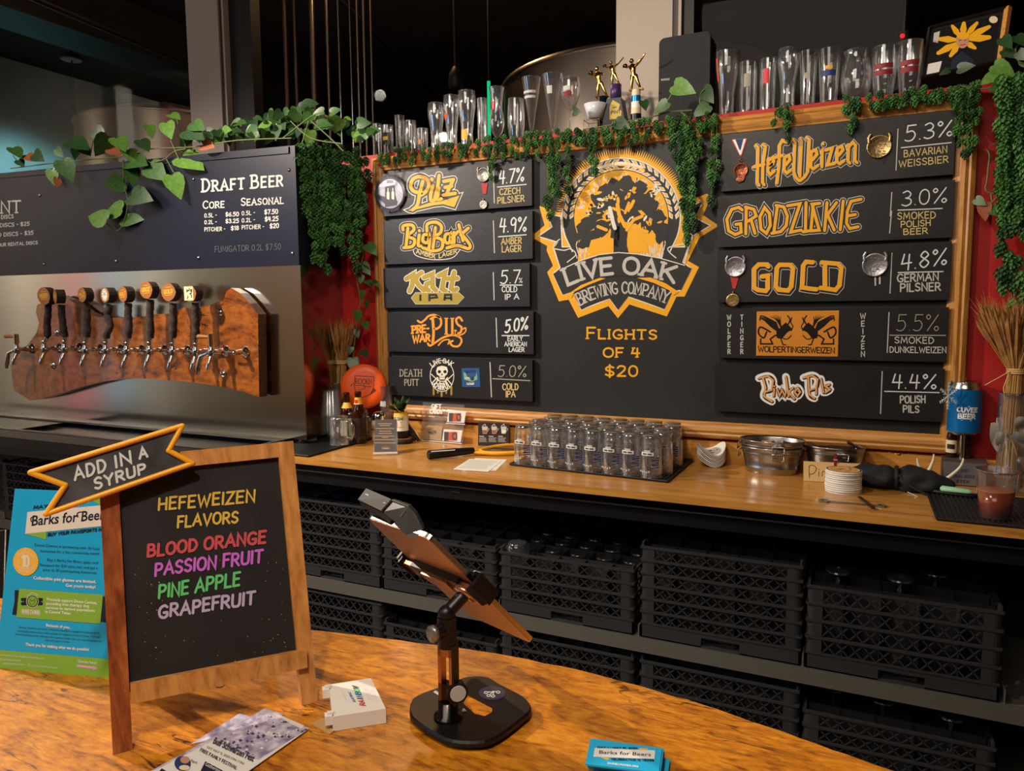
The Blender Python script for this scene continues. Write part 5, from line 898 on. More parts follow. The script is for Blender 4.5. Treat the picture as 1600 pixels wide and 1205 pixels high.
# ---- can planter with succulent on a wood slice
q = atZ(629, 692); b = B(); b.lathe([(.001, 0), (.046, 0), (.046, .022), (.001, .022)], 'bark', 18, q); b.disc(q+V((0, 0, .0225)), .044, 'disc_wood'); single('wood_slice', b, 'round bark edged wood slice under the can planter', 'wood slice', q)
q = q+V((-.005, 0, .023)); t = thing('can_planter', 'black and yellow beer can planter with a green succulent', 'planter', q); b = B(); b.lathe([(.001, 0), (.028, 0), (.033, .006), (.033, .034)], 'black', 20, q); b.open_lathe([(.033, .034), (.033, .05)], 'white_paint', 20, q); b.open_lathe([(.033, .05), (.033, .082)], 'white_paint', 20, q); b.open_lathe([(.033, .082), (.033, .1)], 'label_cream', 20, q); b.open_lathe([(.033, .1), (.033, .104), (.029, .112), (.03, .116)], 'yellow_print', 20, q); part('can', b, t)
f4 = lambda x, y, l: q+V((cos(radians(x))*(.0335+l*.0003), sin(radians(x))*(.0335+l*.0003), y)); b = B()
fill(b, [(-140, .04), (-100, .044), (-60, .05), (-30, .056), (-30, .05), (-90, .036), (-140, .032)], 'yellow_print', f4, 1)
def lay3(b, text, a0, a1, z, h, w, m, f, l=1, sh=0.): 
    vs = len(b.v); g = lambda x, y, l_: f(a0+(a1-a0)*(x/100), z+sh*x/100-y/1000, l_); lay(b, text, (0, 0), (100, 0), h*1000, w, m, lambda x, y, l_: g(x, y, l_), l)
def stroke3(b, T, w, m, f, l): stroke(b, T, w, m, f, l)
lay3(b, 'LIVE OAK', -140, -40, .084, .012, 2.4, 'black', f4, 2); lay3(b, 'PILZ', -125, -45, .052, .024, 4.4, 'yellow_print', f4, 2); part('can_print', b, t)
r_ = random.Random(3)
for k in range(26):
    a = r_.uniform(0, 6.28); el_ = r_.uniform(.3, 1.4); L_ = r_.uniform(.04, .075); d = V((cos(a)*cos(el_), sin(a)*cos(el_), sin(el_))); p = q+V((0, 0, .112))+d*.01; w_ = V((-sin(a), cos(a), 0)); up = w_.cross(d); b = B()
    m = 'pale_petal' if (cos(a) < -.3 and sin(a) < .5 and k % 2) else 'succulent'
    b.add([p, p+d*L_*.6+w_*.011+up*.003, p+d*L_, p+d*L_*.6-w_*.011+up*.003, p+d*L_*.55-up*.006], [(0, 1, 2, 4), (0, 4, 2, 3), (0, 3, 2, 1)], m, True); part('succulent_leaf', b, t)
b = B(); q = atZ(650, 690)
for k in range(9): a = k*.7; b.tube([q+V((.02*cos(a), .012*sin(a), .004)), q+V((.01*cos(a)-.02, .01*sin(a), .03+.006*k % .02)), q+V((-.05+.01*cos(a), 0, .085))], [.004, .006, .002], 'bark', 5)
single('driftwood', b, 'small bundle of dark dried twigs beside the can planter', 'dried twigs', q)
# ---- upright card in acrylic base
def card(px4, zbase, label, name, cat, m, thick=.002, edge=None, fix=None):
    BLp, BRp, TRp, TLp = px4; a, c = atZ(*BLp, zbase), atZ(*BRp, zbase); d = (c-a).normalized(); nh = V((d.y, -d.x, 0)); nh = nh if nh.dot(CAM-a) > 0 else -nh
    best = None
    for th in (range(-10, 60) if fix is None else (fix,)):
        up = V((0, 0, cos(radians(th))))-nh*sin(radians(th)); n_ = (nh*cos(radians(th))+V((0, 0, sin(radians(th)))))
        p = onp(*TLp, a, n_); q2 = onp(*TRp, a, n_); e = abs((p-a).dot(d))+abs((q2-c).dot(d))+abs((p-a).dot(up)-(q2-c).dot(up))
        if best is None or e < best[0]: best = (e, th, up, n_, (((p-a)+(q2-c))/2).dot(up))
    e, th, up, n_, h = best; t = thing(name, label, cat, (a+c)/2); b = B(); pts = [a, c, c+up*h, a+up*h]
    b.add(pts+[p-n_*thick for p in pts], [(0, 1, 2, 3), (7, 6, 5, 4), (0, 4, 5, 1), (1, 5, 6, 2), (2, 6, 7, 3), (3, 7, 4, 0)], m); return t, b, a, c, up, n_, h, d
t, b, a, c, up, n_, h, d = card([(585, 709), (620, 708), (619, 656), (586, 656)], ZC+.006, 'black card with cream writing in a clear acrylic stand', 'table_card', 'card stand', 'brown_card'); part('card', b, t)
f5 = plane(a, n_); b = B(); Z8 = Zm(440, 560, 5.3333)
for y, x0, x1 in ((545, 805, 918), (560, 820, 905), (585, 785, 935), (608, 815, 912), (627, 808, 918), (648, 780, 940), (660, 840, 885), (678, 780, 945), (705, 776, 955)):
    x = x0
    while x < x1-4: w_ = r_.uniform(6, 13); stroke(b, Z8([(x, y), (min(x+w_, x1), y)]), .9, 'tan_print', f5, 1); x += w_+4
for k in range(-2, 3): stroke(b, Z8([(868, 755), (868+k*18, 722+abs(k)*9), (868+k*8, 755)]), .6, 'tan_print', f5, 1)
stroke(b, Z8([(835, 755), (900, 755)]), .6, 'tan_print', f5, 1); part('printing', b, t)
b = B(); M = Matrix.Rotation(atan2(d.y, d.x), 4, 'Z'); b.box((a+c)/2+V((0, 0, -.001))+n_*.0, ((c-a).length*1.08, .03, .009), 'acrylic', M); b.add([p+n_*.002 for p in (a-d*.003, c+d*.003, c+d*.003+up*(h+.003), a-d*.003+up*(h+.003))], [(0, 1, 2, 3)], 'acrylic'); b.box((a+c)/2+V((0, 0, .003))+V((n_.x, n_.y, 0))*.012, ((c-a).length*1.08, .003, .008), 'white_plastic', M); part('acrylic_base', b, t)
# ---- gift card holder
Zg = Zm(640, 600, 5.3333); P4 = Zg([(100, 470), (445, 505), (500, 178), (160, 155)])
t, b, a, c, up, n_, h, d = card(P4, ZC+.001, 'clear acrylic GIFT CARDS holder with cards in three pockets', 'gift_card_holder', 'card holder', 'acrylic', fix=5); part('back_panel', b, t); f6 = plane(a, n_)
b = B(); lay(b, 'GIFT', *Zg([(183, 206), (262, 208)]), 6.6, 1.5, 'white_paint', f6, 36); lay(b, 'CARDS', *Zg([(170, 246), (270, 248)]), 6., 1.5, 'white_paint', f6, 36); part('lettering', b, t)
def pocket(P, m, deco):
    b = B(); fill(b, Zg(P), m, f6, 12); b2 = B(); fill(b2, Zg([(P[0][0]-6, P[0][1]+2), (P[1][0]+6, P[1][1]+2), (P[2][0]+5, P[2][1]+14), (P[3][0]-8, P[3][1]+14)]), 'acrylic', f6, 30); stroke(b2, Zg([(P[3][0]-8, P[3][1]+10), (P[2][0]+5, P[2][1]+12)]), 1.1, 'white_plastic', f6, 28)
    if deco:
        (x0, y0), (x1, y1) = P[0], P[2]; w_ = x1-x0; hh = y1-y0
        fill(b, Zg([(x0+.02*w_, y0+.2*hh), (x0+.3*w_, y0+.2*hh), (x0+.25*w_, y0+.9*hh), (x0+.02*w_, y0+.9*hh)]), 'brown_card', f6, 13); fill(b, Zg([(x0+.3*w_, y0+.22*hh), (x0+.45*w_, y0+.2*hh), (x0+.5*w_, y0+.9*hh), (x0+.25*w_, y0+.9*hh)]), 'pocket_orange', f6, 13); fill(b, Zg([(x0+.45*w_, y0+.2*hh), (x0+.8*w_, y0+.2*hh), (x0+.8*w_, y0+.9*hh), (x0+.5*w_, y0+.9*hh)]), 'red', f6, 13); fill(b, Zg(el(x0+.65*w_, y0+.55*hh, .16*w_, .3*hh, 14)), 'black', f6, 14); fill(b, Zg(el(x0+.65*w_, y0+.55*hh, .1*w_, .2*hh, 12)), 'disc_wood', f6, 15)
    else: 
        for k in range(7): x = 155+k*10; stroke(b, Zg([(x, 395+8*sin(k)), (x+8, 415-6*cos(k))]), 1.2, 'brown_card', f6, 13)
    part('gift_card', b, t); part('pocket', b2, t)
pocket([(325, 222), (470, 230), (455, 325), (312, 318)], 'white_plastic', 1); pocket([(285, 378), (440, 388), (425, 485), (270, 472)], 'white_plastic', 1); pocket([(130, 345), (272, 352), (262, 470), (108, 460)], 'kraft', 0)
b = B(); fill(b, Zg([(118, 280), (285, 288), (262, 475), (100, 465)]), 'acrylic', f6, 34); part('pocket', b, t)
# ---- brown drinks card
t, b, a, c, up, n_, h, d = card(Zg([(570, 512), (828, 532), (838, 328), (597, 322)]), ZC+.0, 'dark brown card showing three white mugs, against the backsplash', 'drinks_card', 'card', 'brown_card', fix=3); part('card', b, t); f7 = plane(a, n_); b = B()
for x in (628, 706, 785):
    fill(b, Zg([(x-26, 355), (x+22, 355), (x+16, 415), (x-18, 415)]), 'dim_white', f7, 1); fill(b, Zg([(x-22, 385), (x+18, 385), (x+14, 412), (x-16, 412)]), 'disc_wood' if x < 780 else 'cream', f7, 2); stroke(b, Zg([(x+20, 368), (x+34, 375), (x+18, 400)]), .8, 'dim_white', f7, 2); stroke(b, Zg([(x-20, 350), (x, 335), (x+6, 350)]), 1, 'dim_white', f7, 2)
    stroke(b, Zg([(x-45, 436), (x-10, 438)]), 1.3, 'dim_white', f7, 1)
    for k in range(5): stroke(b, Zg([(x-48, 450+k*8), (x+r_.uniform(5, 22), 450+k*8)]), .5, 'dim_white', f7, 1)
for x in (660, 742): stroke(b, Zg([(x+2, 330), (x-8, 492)]), .4, 'black', f7, 1)
part('printing', b, t)
# ---- racket
zr = ZC+.02; h0, h1 = atZ(669, 711, zr), atZ(740, 704, zr); t = thing('bug_racket', 'yellow racket with a thick black handle lying on the counter', 'racket', (h0.x, h0.y, ZC)); dr = (h1-h0).normalized(); pr_ = V((-dr.y, dr.x, 0))
b = B(); b.tube([h0, h0.lerp(h1, .02), h0.lerp(h1, .6), h1], [.017, .0185, .017, .013], 'black', 10); part('handle', b, t)
b = B()
for k in range(13): stroke(b, [(674+k*2.9, 706-.2*k), (676+k*2.9, 705.2-.2*k)], 1.2, 'dim_white', lambda x, y, l: onp(x, y, h0+V((0, -.019, .002)), V((0, -1, .3))), 1)
b.sphere(h0.lerp(h1, .58)+V((0, -.0165, .004)), .005, 'yellow_plastic', 8); part('handle_print', b, t)
cc = h1+dr*.19; cc.z = ZC+.01; ring = [cc+dr*(.155*cos(a))+pr_*(.085*sin(a)) for a in [2*pi*k/32 for k in range(33)]]
b = B(); b.tube(ring, .009, 'yellow_plastic', 8, True, False)
for s in (-1, 1): b.tube([h1+V((0, 0, -.008))+pr_*s*.005, cc-dr*.14+pr_*s*.04], .008, 'yellow_plastic', 8)
part('frame', b, t); b = B()
for k in range(-14, 15):
    u = k/15; wv = sqrt(1-u*u); b.tube([cc+dr*.15*u-pr_*.082*wv, cc+dr*.15*u+pr_*.082*wv], .001, 'chrome', 3, False, False)
    if abs(k) < 9: u = k/9; wv = sqrt(1-u*u); b.tube([cc+pr_*.082*u-dr*.15*wv, cc+pr_*.082*u+dr*.15*wv], .001, 'chrome', 3, False, False)
part('mesh', b, t, kind='stuff')
# ---- two sheets of paper
for k, (P, lb) in enumerate((([(435, 722), (545, 618), (812, 630), (718, 722)], 'white printed sheet, the lower one of two lying on the counter'), ([(362, 712), (500, 624), (770, 638), (655, 732)], 'white printed sheet, the upper one of two lying on the counter'))):
    z_ = ZC+.0008+.0012*k; fp = lambda x, y, l: atZ(x, y, z_+l*.0002); b = B(); P = Zg(P); fill(b, P[::-1], 'paper', fp, 0); b.prism([(p.x, p.y) for p in [atZ(x, y, z_) for x, y in P]], lambda x, y, h_: V((x, y, h_)), z_-.0007, z_-.00005, 'paper')
    t = thing('paper_sheet', lb, 'paper', atZ(*P[0], ZC)); part('sheet', b, t); b = B(); A0, A1, A2, A3 = P
    for j in range(9):
        v = .12+j*.09; u1 = r_.uniform(.6, .9); g = lambda u, v: (A1[0]+(A2[0]-A1[0])*u+(A0[0]-A1[0])*v, A1[1]+(A2[1]-A1[1])*u+(A0[1]-A1[1])*v); stroke(b, [g(.5-u1/2, v), g(.5+u1/2, v)], .4, 'chalk_dim', fp, 1)
    part('printing', b, t)
# ---- curved coasters
q = atZ(1111, 727); cpx = None
for k in range(9):
    lb = 'curled white beer coaster, %s' % ('topmost of the stack, printed in orange and brown' if k == 8 else ORD[k]+(' one' if k == 0 else ' from the bottom')+' of the curled stack'); z0 = ZC+.002+k*.0048
    b = B(); n = 24; R0 = .052; vs = []; rings = 4
    M = Matrix.Rotation(.5+.03*(k % 3), 4, 'Z'); bend = 9+.6*k
    for th in (0, .0035):
        for i in range(rings+1):
            for j in range(n): r = R0*i/rings; x, y = r*cos(2*pi*j/n), r*sin(2*pi*j/n); vs.append(M @ V((x, y, bend*x*x-.2*bend*y*y*.0+th+y*.12)))
    fs = []
    for s in (0, 1):
        o = s*(rings+1)*n
        for i in range(rings):
            for j in range(n): f = (o+i*n+j, o+i*n+(j+1) % n, o+(i+1)*n+(j+1) % n, o+(i+1)*n+j); fs.append(f if s else f[::-1])
    o = (rings+1)*n; fs += [(rings*n+j, rings*n+(j+1) % n, o+rings*n+(j+1) % n, o+rings*n+j) for j in range(n)]
    b.add([q+V((0, 0, z0-ZC+.006))+v for v in vs], fs, 'paper', True)
    o_ = single('beer_coaster', b, lb, 'coaster', (q.x, q.y, z0), 'curled beer coasters')
    if k == 8:
        b = B(); f8 = lambda x, y, l: q+V((0, 0, z0-ZC+.006))+M @ V((x, y, bend*x*x+.0037+y*.12))
        for j in range(16): a_ = j*.39; fill(b, [(.012*cos(a_)+.01*cos(a_*3)-.004+dx_, .014*sin(a_)+dy_) for dx_, dy_ in ((0, 0), (.009, .001), (.007, .008), (-.001, .007))], r_.choice(('brown_card', 'disc_print', 'dark_print')), f8, 0)
        stroke(b, [(-.03, -.02), (0, -.028), (.03, -.02)], .003, 'dark_print', f8, 0, True); part('printing', b, o_)
# ---- galvanised tubs
def tub(q, r, h, label, z=0., rz=0., inner=None, sq=.66, ring=True):
    t = thing('metal_tub', label, 'tub', q+V((0, 0, z)), rz); b = B(); pr = [(r*.78, 0), (r*.8, .004), (r*.83, h*.22), (r*.85, h*.24), (r*.83, h*.26), (r*.93, h*.78), (r*.955, h*.8), (r*.935, h*.82), (r*.985, h), (r*1.01, h+.002), (r*.995, h+.006), (r*.965, h), (r*.9, h*.6), (r*.77, .006)]
    b.open_lathe(pr, 'galv', 40, sq=sq); b.open_lathe([(.001, .005), (r*.78, .005)], 'galv', 40, sq=sq); b.open_lathe([(.001, .0), (r*.78, .0)], 'galv', 40, sq=sq); part('tub_body', b, t, True)
    for ag in (-75, 178):
        a_ = radians(ag); u = V((cos(a_), sin(a_)*sq, 0))*r*.96; w_ = V((-sin(a_), cos(a_)*sq, 0)).normalized(); b = B(); z1 = h*.86; o = u.normalized()*.006
        b.tube([u+o+w_*.02+V((0, 0, z1)), u+o*1.5+w_*.018+V((0, 0, z1-.022)), u+o*1.5-w_*.018+V((0, 0, z1-.022)), u+o-w_*.02+V((0, 0, z1)), u+o+w_*.02+V((0, 0, z1))], .0025, 'galv', 6); part('handle', b, t, True)
    return t
q = atZ(1205, 738); tub(q, .108, .09, 'galvanised oval tub, lower of the nested pair by the backsplash'); tub(q, .112, .08, 'galvanised oval tub, upper of the nested pair, holding wrapped bits', .036)
for k in range(5):
    p = q+V((R_.uniform(-.04, .06), R_.uniform(-.02, .04), .095+.004*k)); b = B(); b.rbox(p, (.04, .03, .008), 'disc_wood' if k % 2 else 'pewter', .004, Matrix.Rotation(R_.uniform(-.4, .4), 4, 'X') @ Matrix.Rotation(k, 4, 'Z')); single('wrapped_opener', b, ('flat silver trinket in the upper tub, '+('leftmost', '', 'centre', '', 'rightmost')[k] if k % 2 == 0 else 'brown wooden trinket in the upper tub, '+('', 'front', '', 'rear')[k]), 'trinket', p, 'trinkets in the upper tub')
q = atZ(1303, 742)+V((0, .0, 0)); tub(q, .1, .1, 'galvanised oval tub behind the handwritten pins sign')
b = B(); p = q+V((.02, -.0, .088)); b.rbox(p, (.09, .06, .006), 'brown_card', .004, Matrix.Rotation(.3, 4, 'X')); b.rbox(p+V((.04, .01, .02)), (.05, .03, .006), 'black', .004, Matrix.Rotation(.5, 4, 'Y')); single('pin_cards', b, 'dark cards of enamel pins in the tub behind the sign', 'pins', p)
t, b, a, c, up, n_, h, d = card([(1255.5, 751.5), (1366, 757), (1365.6, 726.6), (1255.5, 719.6)], ZC+.001, 'tan card sign reading Pins $10 clipped to the tub', 'pins_sign', 'sign', 'tan_card'); part('card', b, t); f9 = plane(a, n_); Zp = Zm(1140, 660, 7.2727); b = B()
stroke(b, Zp([(908, 635), (905, 500), (960, 495), (985, 530), (955, 580), (910, 590)]), .9, 'black', f9, 1, True); stroke(b, Zp([(1015, 560), (1012, 612)]), .8, 'black', f9, 1); stroke(b, Zp([(1008, 535), (1018, 535)]), .8, 'black', f9, 1); stroke(b, Zp([(1050, 612), (1055, 560), (1085, 555), (1090, 600), (1105, 610)]), .8, 'black', f9, 1); stroke(b, Zp([(1170, 575), (1130, 575), (1165, 600), (1130, 615)]), .8, 'black', f9, 1)
stroke(b, Zp([(1375, 515), (1320, 530), (1360, 560), (1315, 590)]), .9, 'black', f9, 1); stroke(b, Zp([(1335, 500), (1335, 600)]), .8, 'black', f9, 1); stroke(b, Zp([(1360, 500), (1360, 600)]), .8, 'black', f9, 1); stroke(b, Zp([(1440, 510), (1438, 600)]), .9, 'black', f9, 1); stroke(b, Zp([(1480, 515), (1470, 560), (1490, 600), (1520, 560), (1505, 520), (1480, 515)]), .9, 'black', f9, 1); part('handwriting', b, t)
p = onp(*Zp([(1200, 430)])[0], a, n_); b = B(); b.box(p+n_*.003, (.008, .006, sz(21, p)), 'dusty_red', Matrix.Rotation(atan2(d.y, d.x), 4, 'Z')); b.tube([p+n_*.006-d*.006, p+n_*.006+d*.006], .002, 'pink_print', 5); single('clothespin', b, 'faded pink clothespin holding the pins sign', 'clip', p)
# ---- round stack of coasters
q = atZ(1317, 768); N = 11
for k in range(N):
    h_ = .0066; b = B(); rr = .0545+R_.uniform(-.0008, .0008); c_ = q+V((R_.uniform(-.001, .001), R_.uniform(-.001, .001), 0)); b.lathe([(.001, k*h_), (rr, k*h_), (rr, k*h_+h_-.0008), (.001, k*h_+h_-.0008)], 'paper', 32, c_)
    o_ = single('round_coaster', b, 'round white beer coaster, %s' % ('topmost of the tidy stack with a brown printed face' if k == N-1 else ORD[k]+(' one' if k == 0 else ' from the bottom')+' of the tidy stack'), 'coaster', q+V((0, 0, k*h_)), 'round beer coasters in a tidy stack')
    if k == N-1:
        f_ = lambda x, y, l: q+V((x, y, N*h_-.0006+l*.0002)); b = B(); fill(b, el(0, 0, .051, .051, 32), 'tan_print', f_, 1); stroke(b, el(0, 0, .05, .05, 32), .004, 'brown_card', f_, 2); stroke(b, el(0, 0, .036, .036, 24), .0015, 'brown_card', f_, 2)
        for j in range(22): x, y = r_.uniform(-.025, .025), r_.uniform(-.025, .025); stroke(b, [(x, y), (x+r_.uniform(-.012, .012), y+r_.uniform(-.008, .008))], .003, 'brown_card', f_, 2)
        part('printing', b, o_)
# ---- bottle openers
def opener(P, label, w0=.012):
    a, c = [atZ(x, y, ZC+.002) for x, y in P]; d = (c-a); Ln = d.length; M = Matrix.Rotation(atan2(d.y, d.x), 4, 'Z'); b = B()
    b.box((a+c)/2+V((0, 0, .001)), (Ln*.8, w0, .002), 'pewter', M)
    for p, r in ((a, .017), (c, .014)):
        vs = [p+V((r_ * cos(2*pi*k/20), r_*sin(2*pi*k/20), z)) for z in (.0, .003) for r_ in (r, r*.55) for k in range(20)]; n = 20
        b.add(vs, [(2*n+k, 2*n+(k+1) % n, 3*n+(k+1) % n, 3*n+k) for k in range(n)]+[(k, (k+1) % n, 2*n+(k+1) % n, 2*n+k) for k in range(n)]+[(n+k, 3*n+k, 3*n+(k+1) % n, n+(k+1) % n) for k in range(n)], 'pewter')
    single('bottle_opener', b, label, 'bottle opener', (a+c)/2)
opener([(1288, 783), (1378, 791)], 'long flat steel bottle opener in front of the tidy coaster stack')
b = B(); a, c = atZ(1342, 776, ZC+.008), atZ(1365, 794, ZC+.008); b.box((a+c)/2, ((c-a).length, .01, .003), 'dark_steel', Matrix.Rotation(atan2((c-a).y, (c-a).x), 4, 'Z')); single('steel_key', b, 'short dark steel bar lying across the bottle opener', 'tool', (a+c)/2-V((0, 0, .002)))
# ---- rolled black cloth
q = atZ(1405, 764); b = B(); ax = V((1, -.05, 0)); n = 22; m = 30; vs = []; r_ = random.Random(8)
for i in range(m+1):
    u = i/m; x = -.155+.31*u; tie_ = math.exp(-((u-.47)/.05)**2); rr = (.020+.026*sin(pi*min(1, max(0, u*1.0)))**.6)*(1-.35*tie_)*(1-.55*max(0, (u-.8)/.2))*(1-.2*max(0, (.15-u)/.15))
    for k in range(n):
        a_ = 2*pi*k/n; f = 1+.13*sin(5*a_+3.2*u*4)+.1*sin(9*a_-14*u)+.05*sin(3*a_+30*u); y = rr*1.25*f*cos(a_); z = max(.001, .034+rr*.95*f*sin(a_)-.006*(u)); vs.append(q+V((x, y-.05*x, z)))
fs = [(i*n+k, i*n+(k+1) % n, (i+1)*n+(k+1) % n, (i+1)*n+k) for i in range(m) for k in range(n)]+[list(range(n))[::-1], list(range(m*n, m*n+n))]
b.add(vs, fs, 'cloth', True); o_ = single('apron', b, 'black cloth apron rolled and tied in the middle', 'apron', q)
b = B(); p = q+V((-.01, 0, .034)); b.tube([p+V((0, .042*cos(a_), .036*sin(a_))) for a_ in [2*pi*k/16 for k in range(17)]], .007, 'cloth', 6); b.tube([p+V((.005, -.04, .02)), p+V((.04, -.06, -.01)), p+V((.09, -.07, -.033))], .004, 'cloth', 6); b.tube([p+V((.03, -.05, -.03)), p+V((.06, -.1, -.033)), p+V((.05, -.11, -.033))], .0012, 'white_plastic', 5); part('tie_string', b, o_)
# ---- antlers
Za = Zm(1380, 640, 7.2636); r3 = lambda P, Y, R, b: b.tube([atY(x, y, Y+i*dy) for i, (x, y) in enumerate(catmull(Za(P), 3))], R, 'bone', 8)
def antler(P, Y, R0, label, dy_=0.):
    global dy; dy = dy_; b = B(); C_p = catmull(Za(P), 3); R = [R0*(1-.7*i/(len(C_p)-1)) for i in range(len(C_p))][::-1]; b.tube([atY(x, y, Y+i*dy_) for i, (x, y) in enumerate(C_p)], R, 'bone', 8); return b
b = antler([(388, 555), (395, 610), (425, 690), (450, 770)], -.1, .0075, ''); b2 = antler([(575, 508), (570, 570), (530, 670), (480, 740), (455, 790)], -.1, .009, ''); b3 = antler([(908, 552), (905, 590), (860, 670), (740, 770), (640, 815), (530, 805), (470, 800)], -.13, .0085, '')
t = thing('deer_antler', 'pale deer antler with curved tines under the black apron', 'antler', atZ(1450, 752)); part('tine', b, t); part('tine', b2, t); part('tine', b3, t)
# ---- small trophy cup
q = atZ(1403, 744)+V((0, .0, 0)); t = thing('trophy_cup', 'tiny gold trophy cup standing behind the black apron', 'trophy', q); b = B(); b.lathe([(.001, 0), (.035, 0), (.035, .01), (.001, .01)], 'white_plastic', 20, q); b.box(q+V((0, 0, .004)), (.09, .04, .008), 'white_plastic'); part('plinth', b, t)
b = B(); b.lathe([(.001, .01), (.018, .011), (.016, .016), (.004, .022), (.004, .036), (.01, .042), (.02, .058), (.024, .082), (.0245, .084), (.022, .082), (.015, .055), (.001, .045)], 'gold_metal', 18, q); part('cup', b, t)
for s in (-1, 1): b = B(); b.tube([q+V((s*.02, 0, .05)), q+V((s*.03, 0, .06)), q+V((s*.033, 0, .082)), q+V((s*.026, 0, .084))], .002, 'gold_metal', 6); part('handle', b, t)
# ---- award block, mini bottles, can, snowflake
mat('award_brown', '#4a3a34', .6); mat('plaque_silver', '#8b8a92', .3, .6); mat('plaque_ink', '#3a3a40', .5)
a, c = atZ(1471, 757), atZ(1540, 762); yb = min(a.y, c.y)-.0; b = B(); x0, x1 = a.x, c.x; ztop = atY(1475, 720, yb).z; t = thing('award_block', 'brown award block with a grey engraved plate behind the beer cup', 'award', ((x0+x1)/2, yb+.05, ZC)); b.bb(x0, x1, yb, yb+.07, ZC, ztop+.006, 'award_brown'); part('block', b, t)
b = B(); b.bb(x0+.002, x1-.002, yb-.004, yb, ZC+.004, ztop-.002, 'plaque_silver'); part('plate', b, t); fa = plY(yb-.0045); b = B()
lay(b, 'BEST', *Za([(890, 704), (968, 708)]), 3.6, .8, 'plaque_ink', fa, 1, gap=.4); lay(b, 'GLOBAL BEERS', *Za([(720, 762), (1068, 782)]), 3.8, .8, 'plaque_ink', fa, 1, gap=.4); lay(b, 'BEER', *Za([(835, 828), (970, 836)]), 3.8, .8, 'plaque_ink', fa, 1, gap=.4); part('engraving', b, t)
zt_ = ztop+.006
for px, lb, mk in ((1487.5, 'small brown beer bottle with a cream label, left under the blue can', 'label_cream'), (1512.5, 'small brown beer bottle showing its bare side, right under the blue can', None)):
    q = atY(px, 700, yb+.03); q.y += .02; s_ = .53; t = bottle(V((q.x, q.y, zt_)), lb, [(.03, .11, 'label_cream')] if mk else [], s_, 'mini_bottle')
    if mk: b = B(); patch(b, lambda z: .0316*s_, .055*s_, .085*s_, -140, -60, 'brown_card', .001); part('label_crest', b, t, True)
q = atY(1504, 700, yb+.03); cz0 = atY(1504, 678, yb+.03).z; cz1 = atY(1504, 596, yb+.03).z; rc = sz(46.5, q)/2; t = thing('can_tap_handle', 'large blue CUVEE BEER can on a chrome post above the award block', 'can', V((q.x, q.y, zt_))); b = B(); b.tube([V((q.x-.002, q.y-.005, zt_)), V((q.x-.002, q.y-.005, cz0))], .0085, 'chrome', 12); part('post', b, t)
H_c = cz1-cz0; b = B(); b.lathe([(.001, cz0+.004), (rc*.8, cz0), (rc, cz0+.01)], 'aluminium', 30, (q.x, q.y, 0)); b.open_lathe([(rc, cz0+.01), (rc, cz0+H_c*.86)], 'can_blue', 30, (q.x, q.y, 0)); b.lathe([(rc, cz0+H_c*.86), (rc, cz0+H_c*.9), (rc*.87, cz1-.008), (rc*.9, cz1-.002), (rc*.88, cz1), (rc*.84, cz1-.003), (.001, cz1-.004)], 'aluminium', 30, (q.x, q.y, 0)); b.tube([(q.x, q.y, cz1-.004), (q.x, q.y, cz1+.012)], .002, 'chrome', 6); part('can_body', b, t)
ac = atan2(CAM.y-q.y, CAM.x-q.x); fc = lambda x, y, l: V((q.x, q.y, 0))+V((cos(ac+(x-1504)/23.3)*(rc+.0006+l*.0002), sin(ac+(x-1504)/23.3)*(rc+.0006+l*.0002), cz1-(y-596)/82*H_c)); b = B()
lay(b, 'CUVEE', (1494, 640.5), (1522, 640.5), 6.2, 1.7, 'white_paint', fc, 1, gap=.2); lay(b, 'COFFEE', (1497, 644), (1518, 644), 1.6, .5, 'white_paint', fc, 1, gap=.3); lay(b, 'BEER', (1496, 651), (1519, 651), 6.2, 1.7, 'white_paint', fc, 1, gap=.2); stroke(b, [(1500, 653.5), (1514, 653.5)], .6, 'white_paint', fc, 1); stroke(b, [(1508.5, 633), (1510.5, 631.5)], .8, 'white_paint', fc, 1); part('can_print', b, t)
c_ = atY(1482, 619, yb-.035); b = B(); Rf = sz(21, c_)
mat('glitter', '#c9d2d8', .3, .5)
for k in range(6):
    a_ = pi/6+k*pi/3; u = V((cos(a_)*.62, 0, sin(a_))); w_ = V((-sin(a_)*.62, 0, cos(a_))); b.tube([c_, c_+u*Rf], .0018, 'glitter', 4)
    for s in (.35, .6, .82):
        for g in (-1, 1): b.tube([c_+u*Rf*s, c_+u*Rf*(s+.18)+w_*g*Rf*.2*(1.3-s)], .0014, 'glitter', 4)
b.tube([c_+V((0, 0, Rf)), c_+V((.012, .02, Rf+.02))], .0008, 'glitter', 4); single('snowflake_ornament', b, 'silver glitter snowflake ornament hanging at the left of the blue can', 'ornament', c_)
# ---- black bag with a grey strap
q = atZ(1552, 745)+V((0, .05, 0)); b = B(); b.sphere(q+V((0, 0, .045)), .05, 'black', 14, None, (.85, .6, .9)); b.sphere(q+V((.02, -.01, .075)), .03, 'black', 10, None, (1, .8, .7)); t = thing('camera_bag', 'small black pouch with a grey loop behind the beer cup', 'pouch', q); part('pouch', b, t)
b = B(); b.tube([atY(*p, q.y-.04) for p in catmull(Za([(1105, 460), (1105, 500), (1140, 535), (1190, 540)]), 3)], .005, 'pewter', 8); b.tube([atY(*p, q.y-.02) for p in catmull(Za([(1210, 500), (1240, 440), (1290, 430), (1340, 470)]), 3)], .002, 'dusty_red', 6); part('strap', b, t)
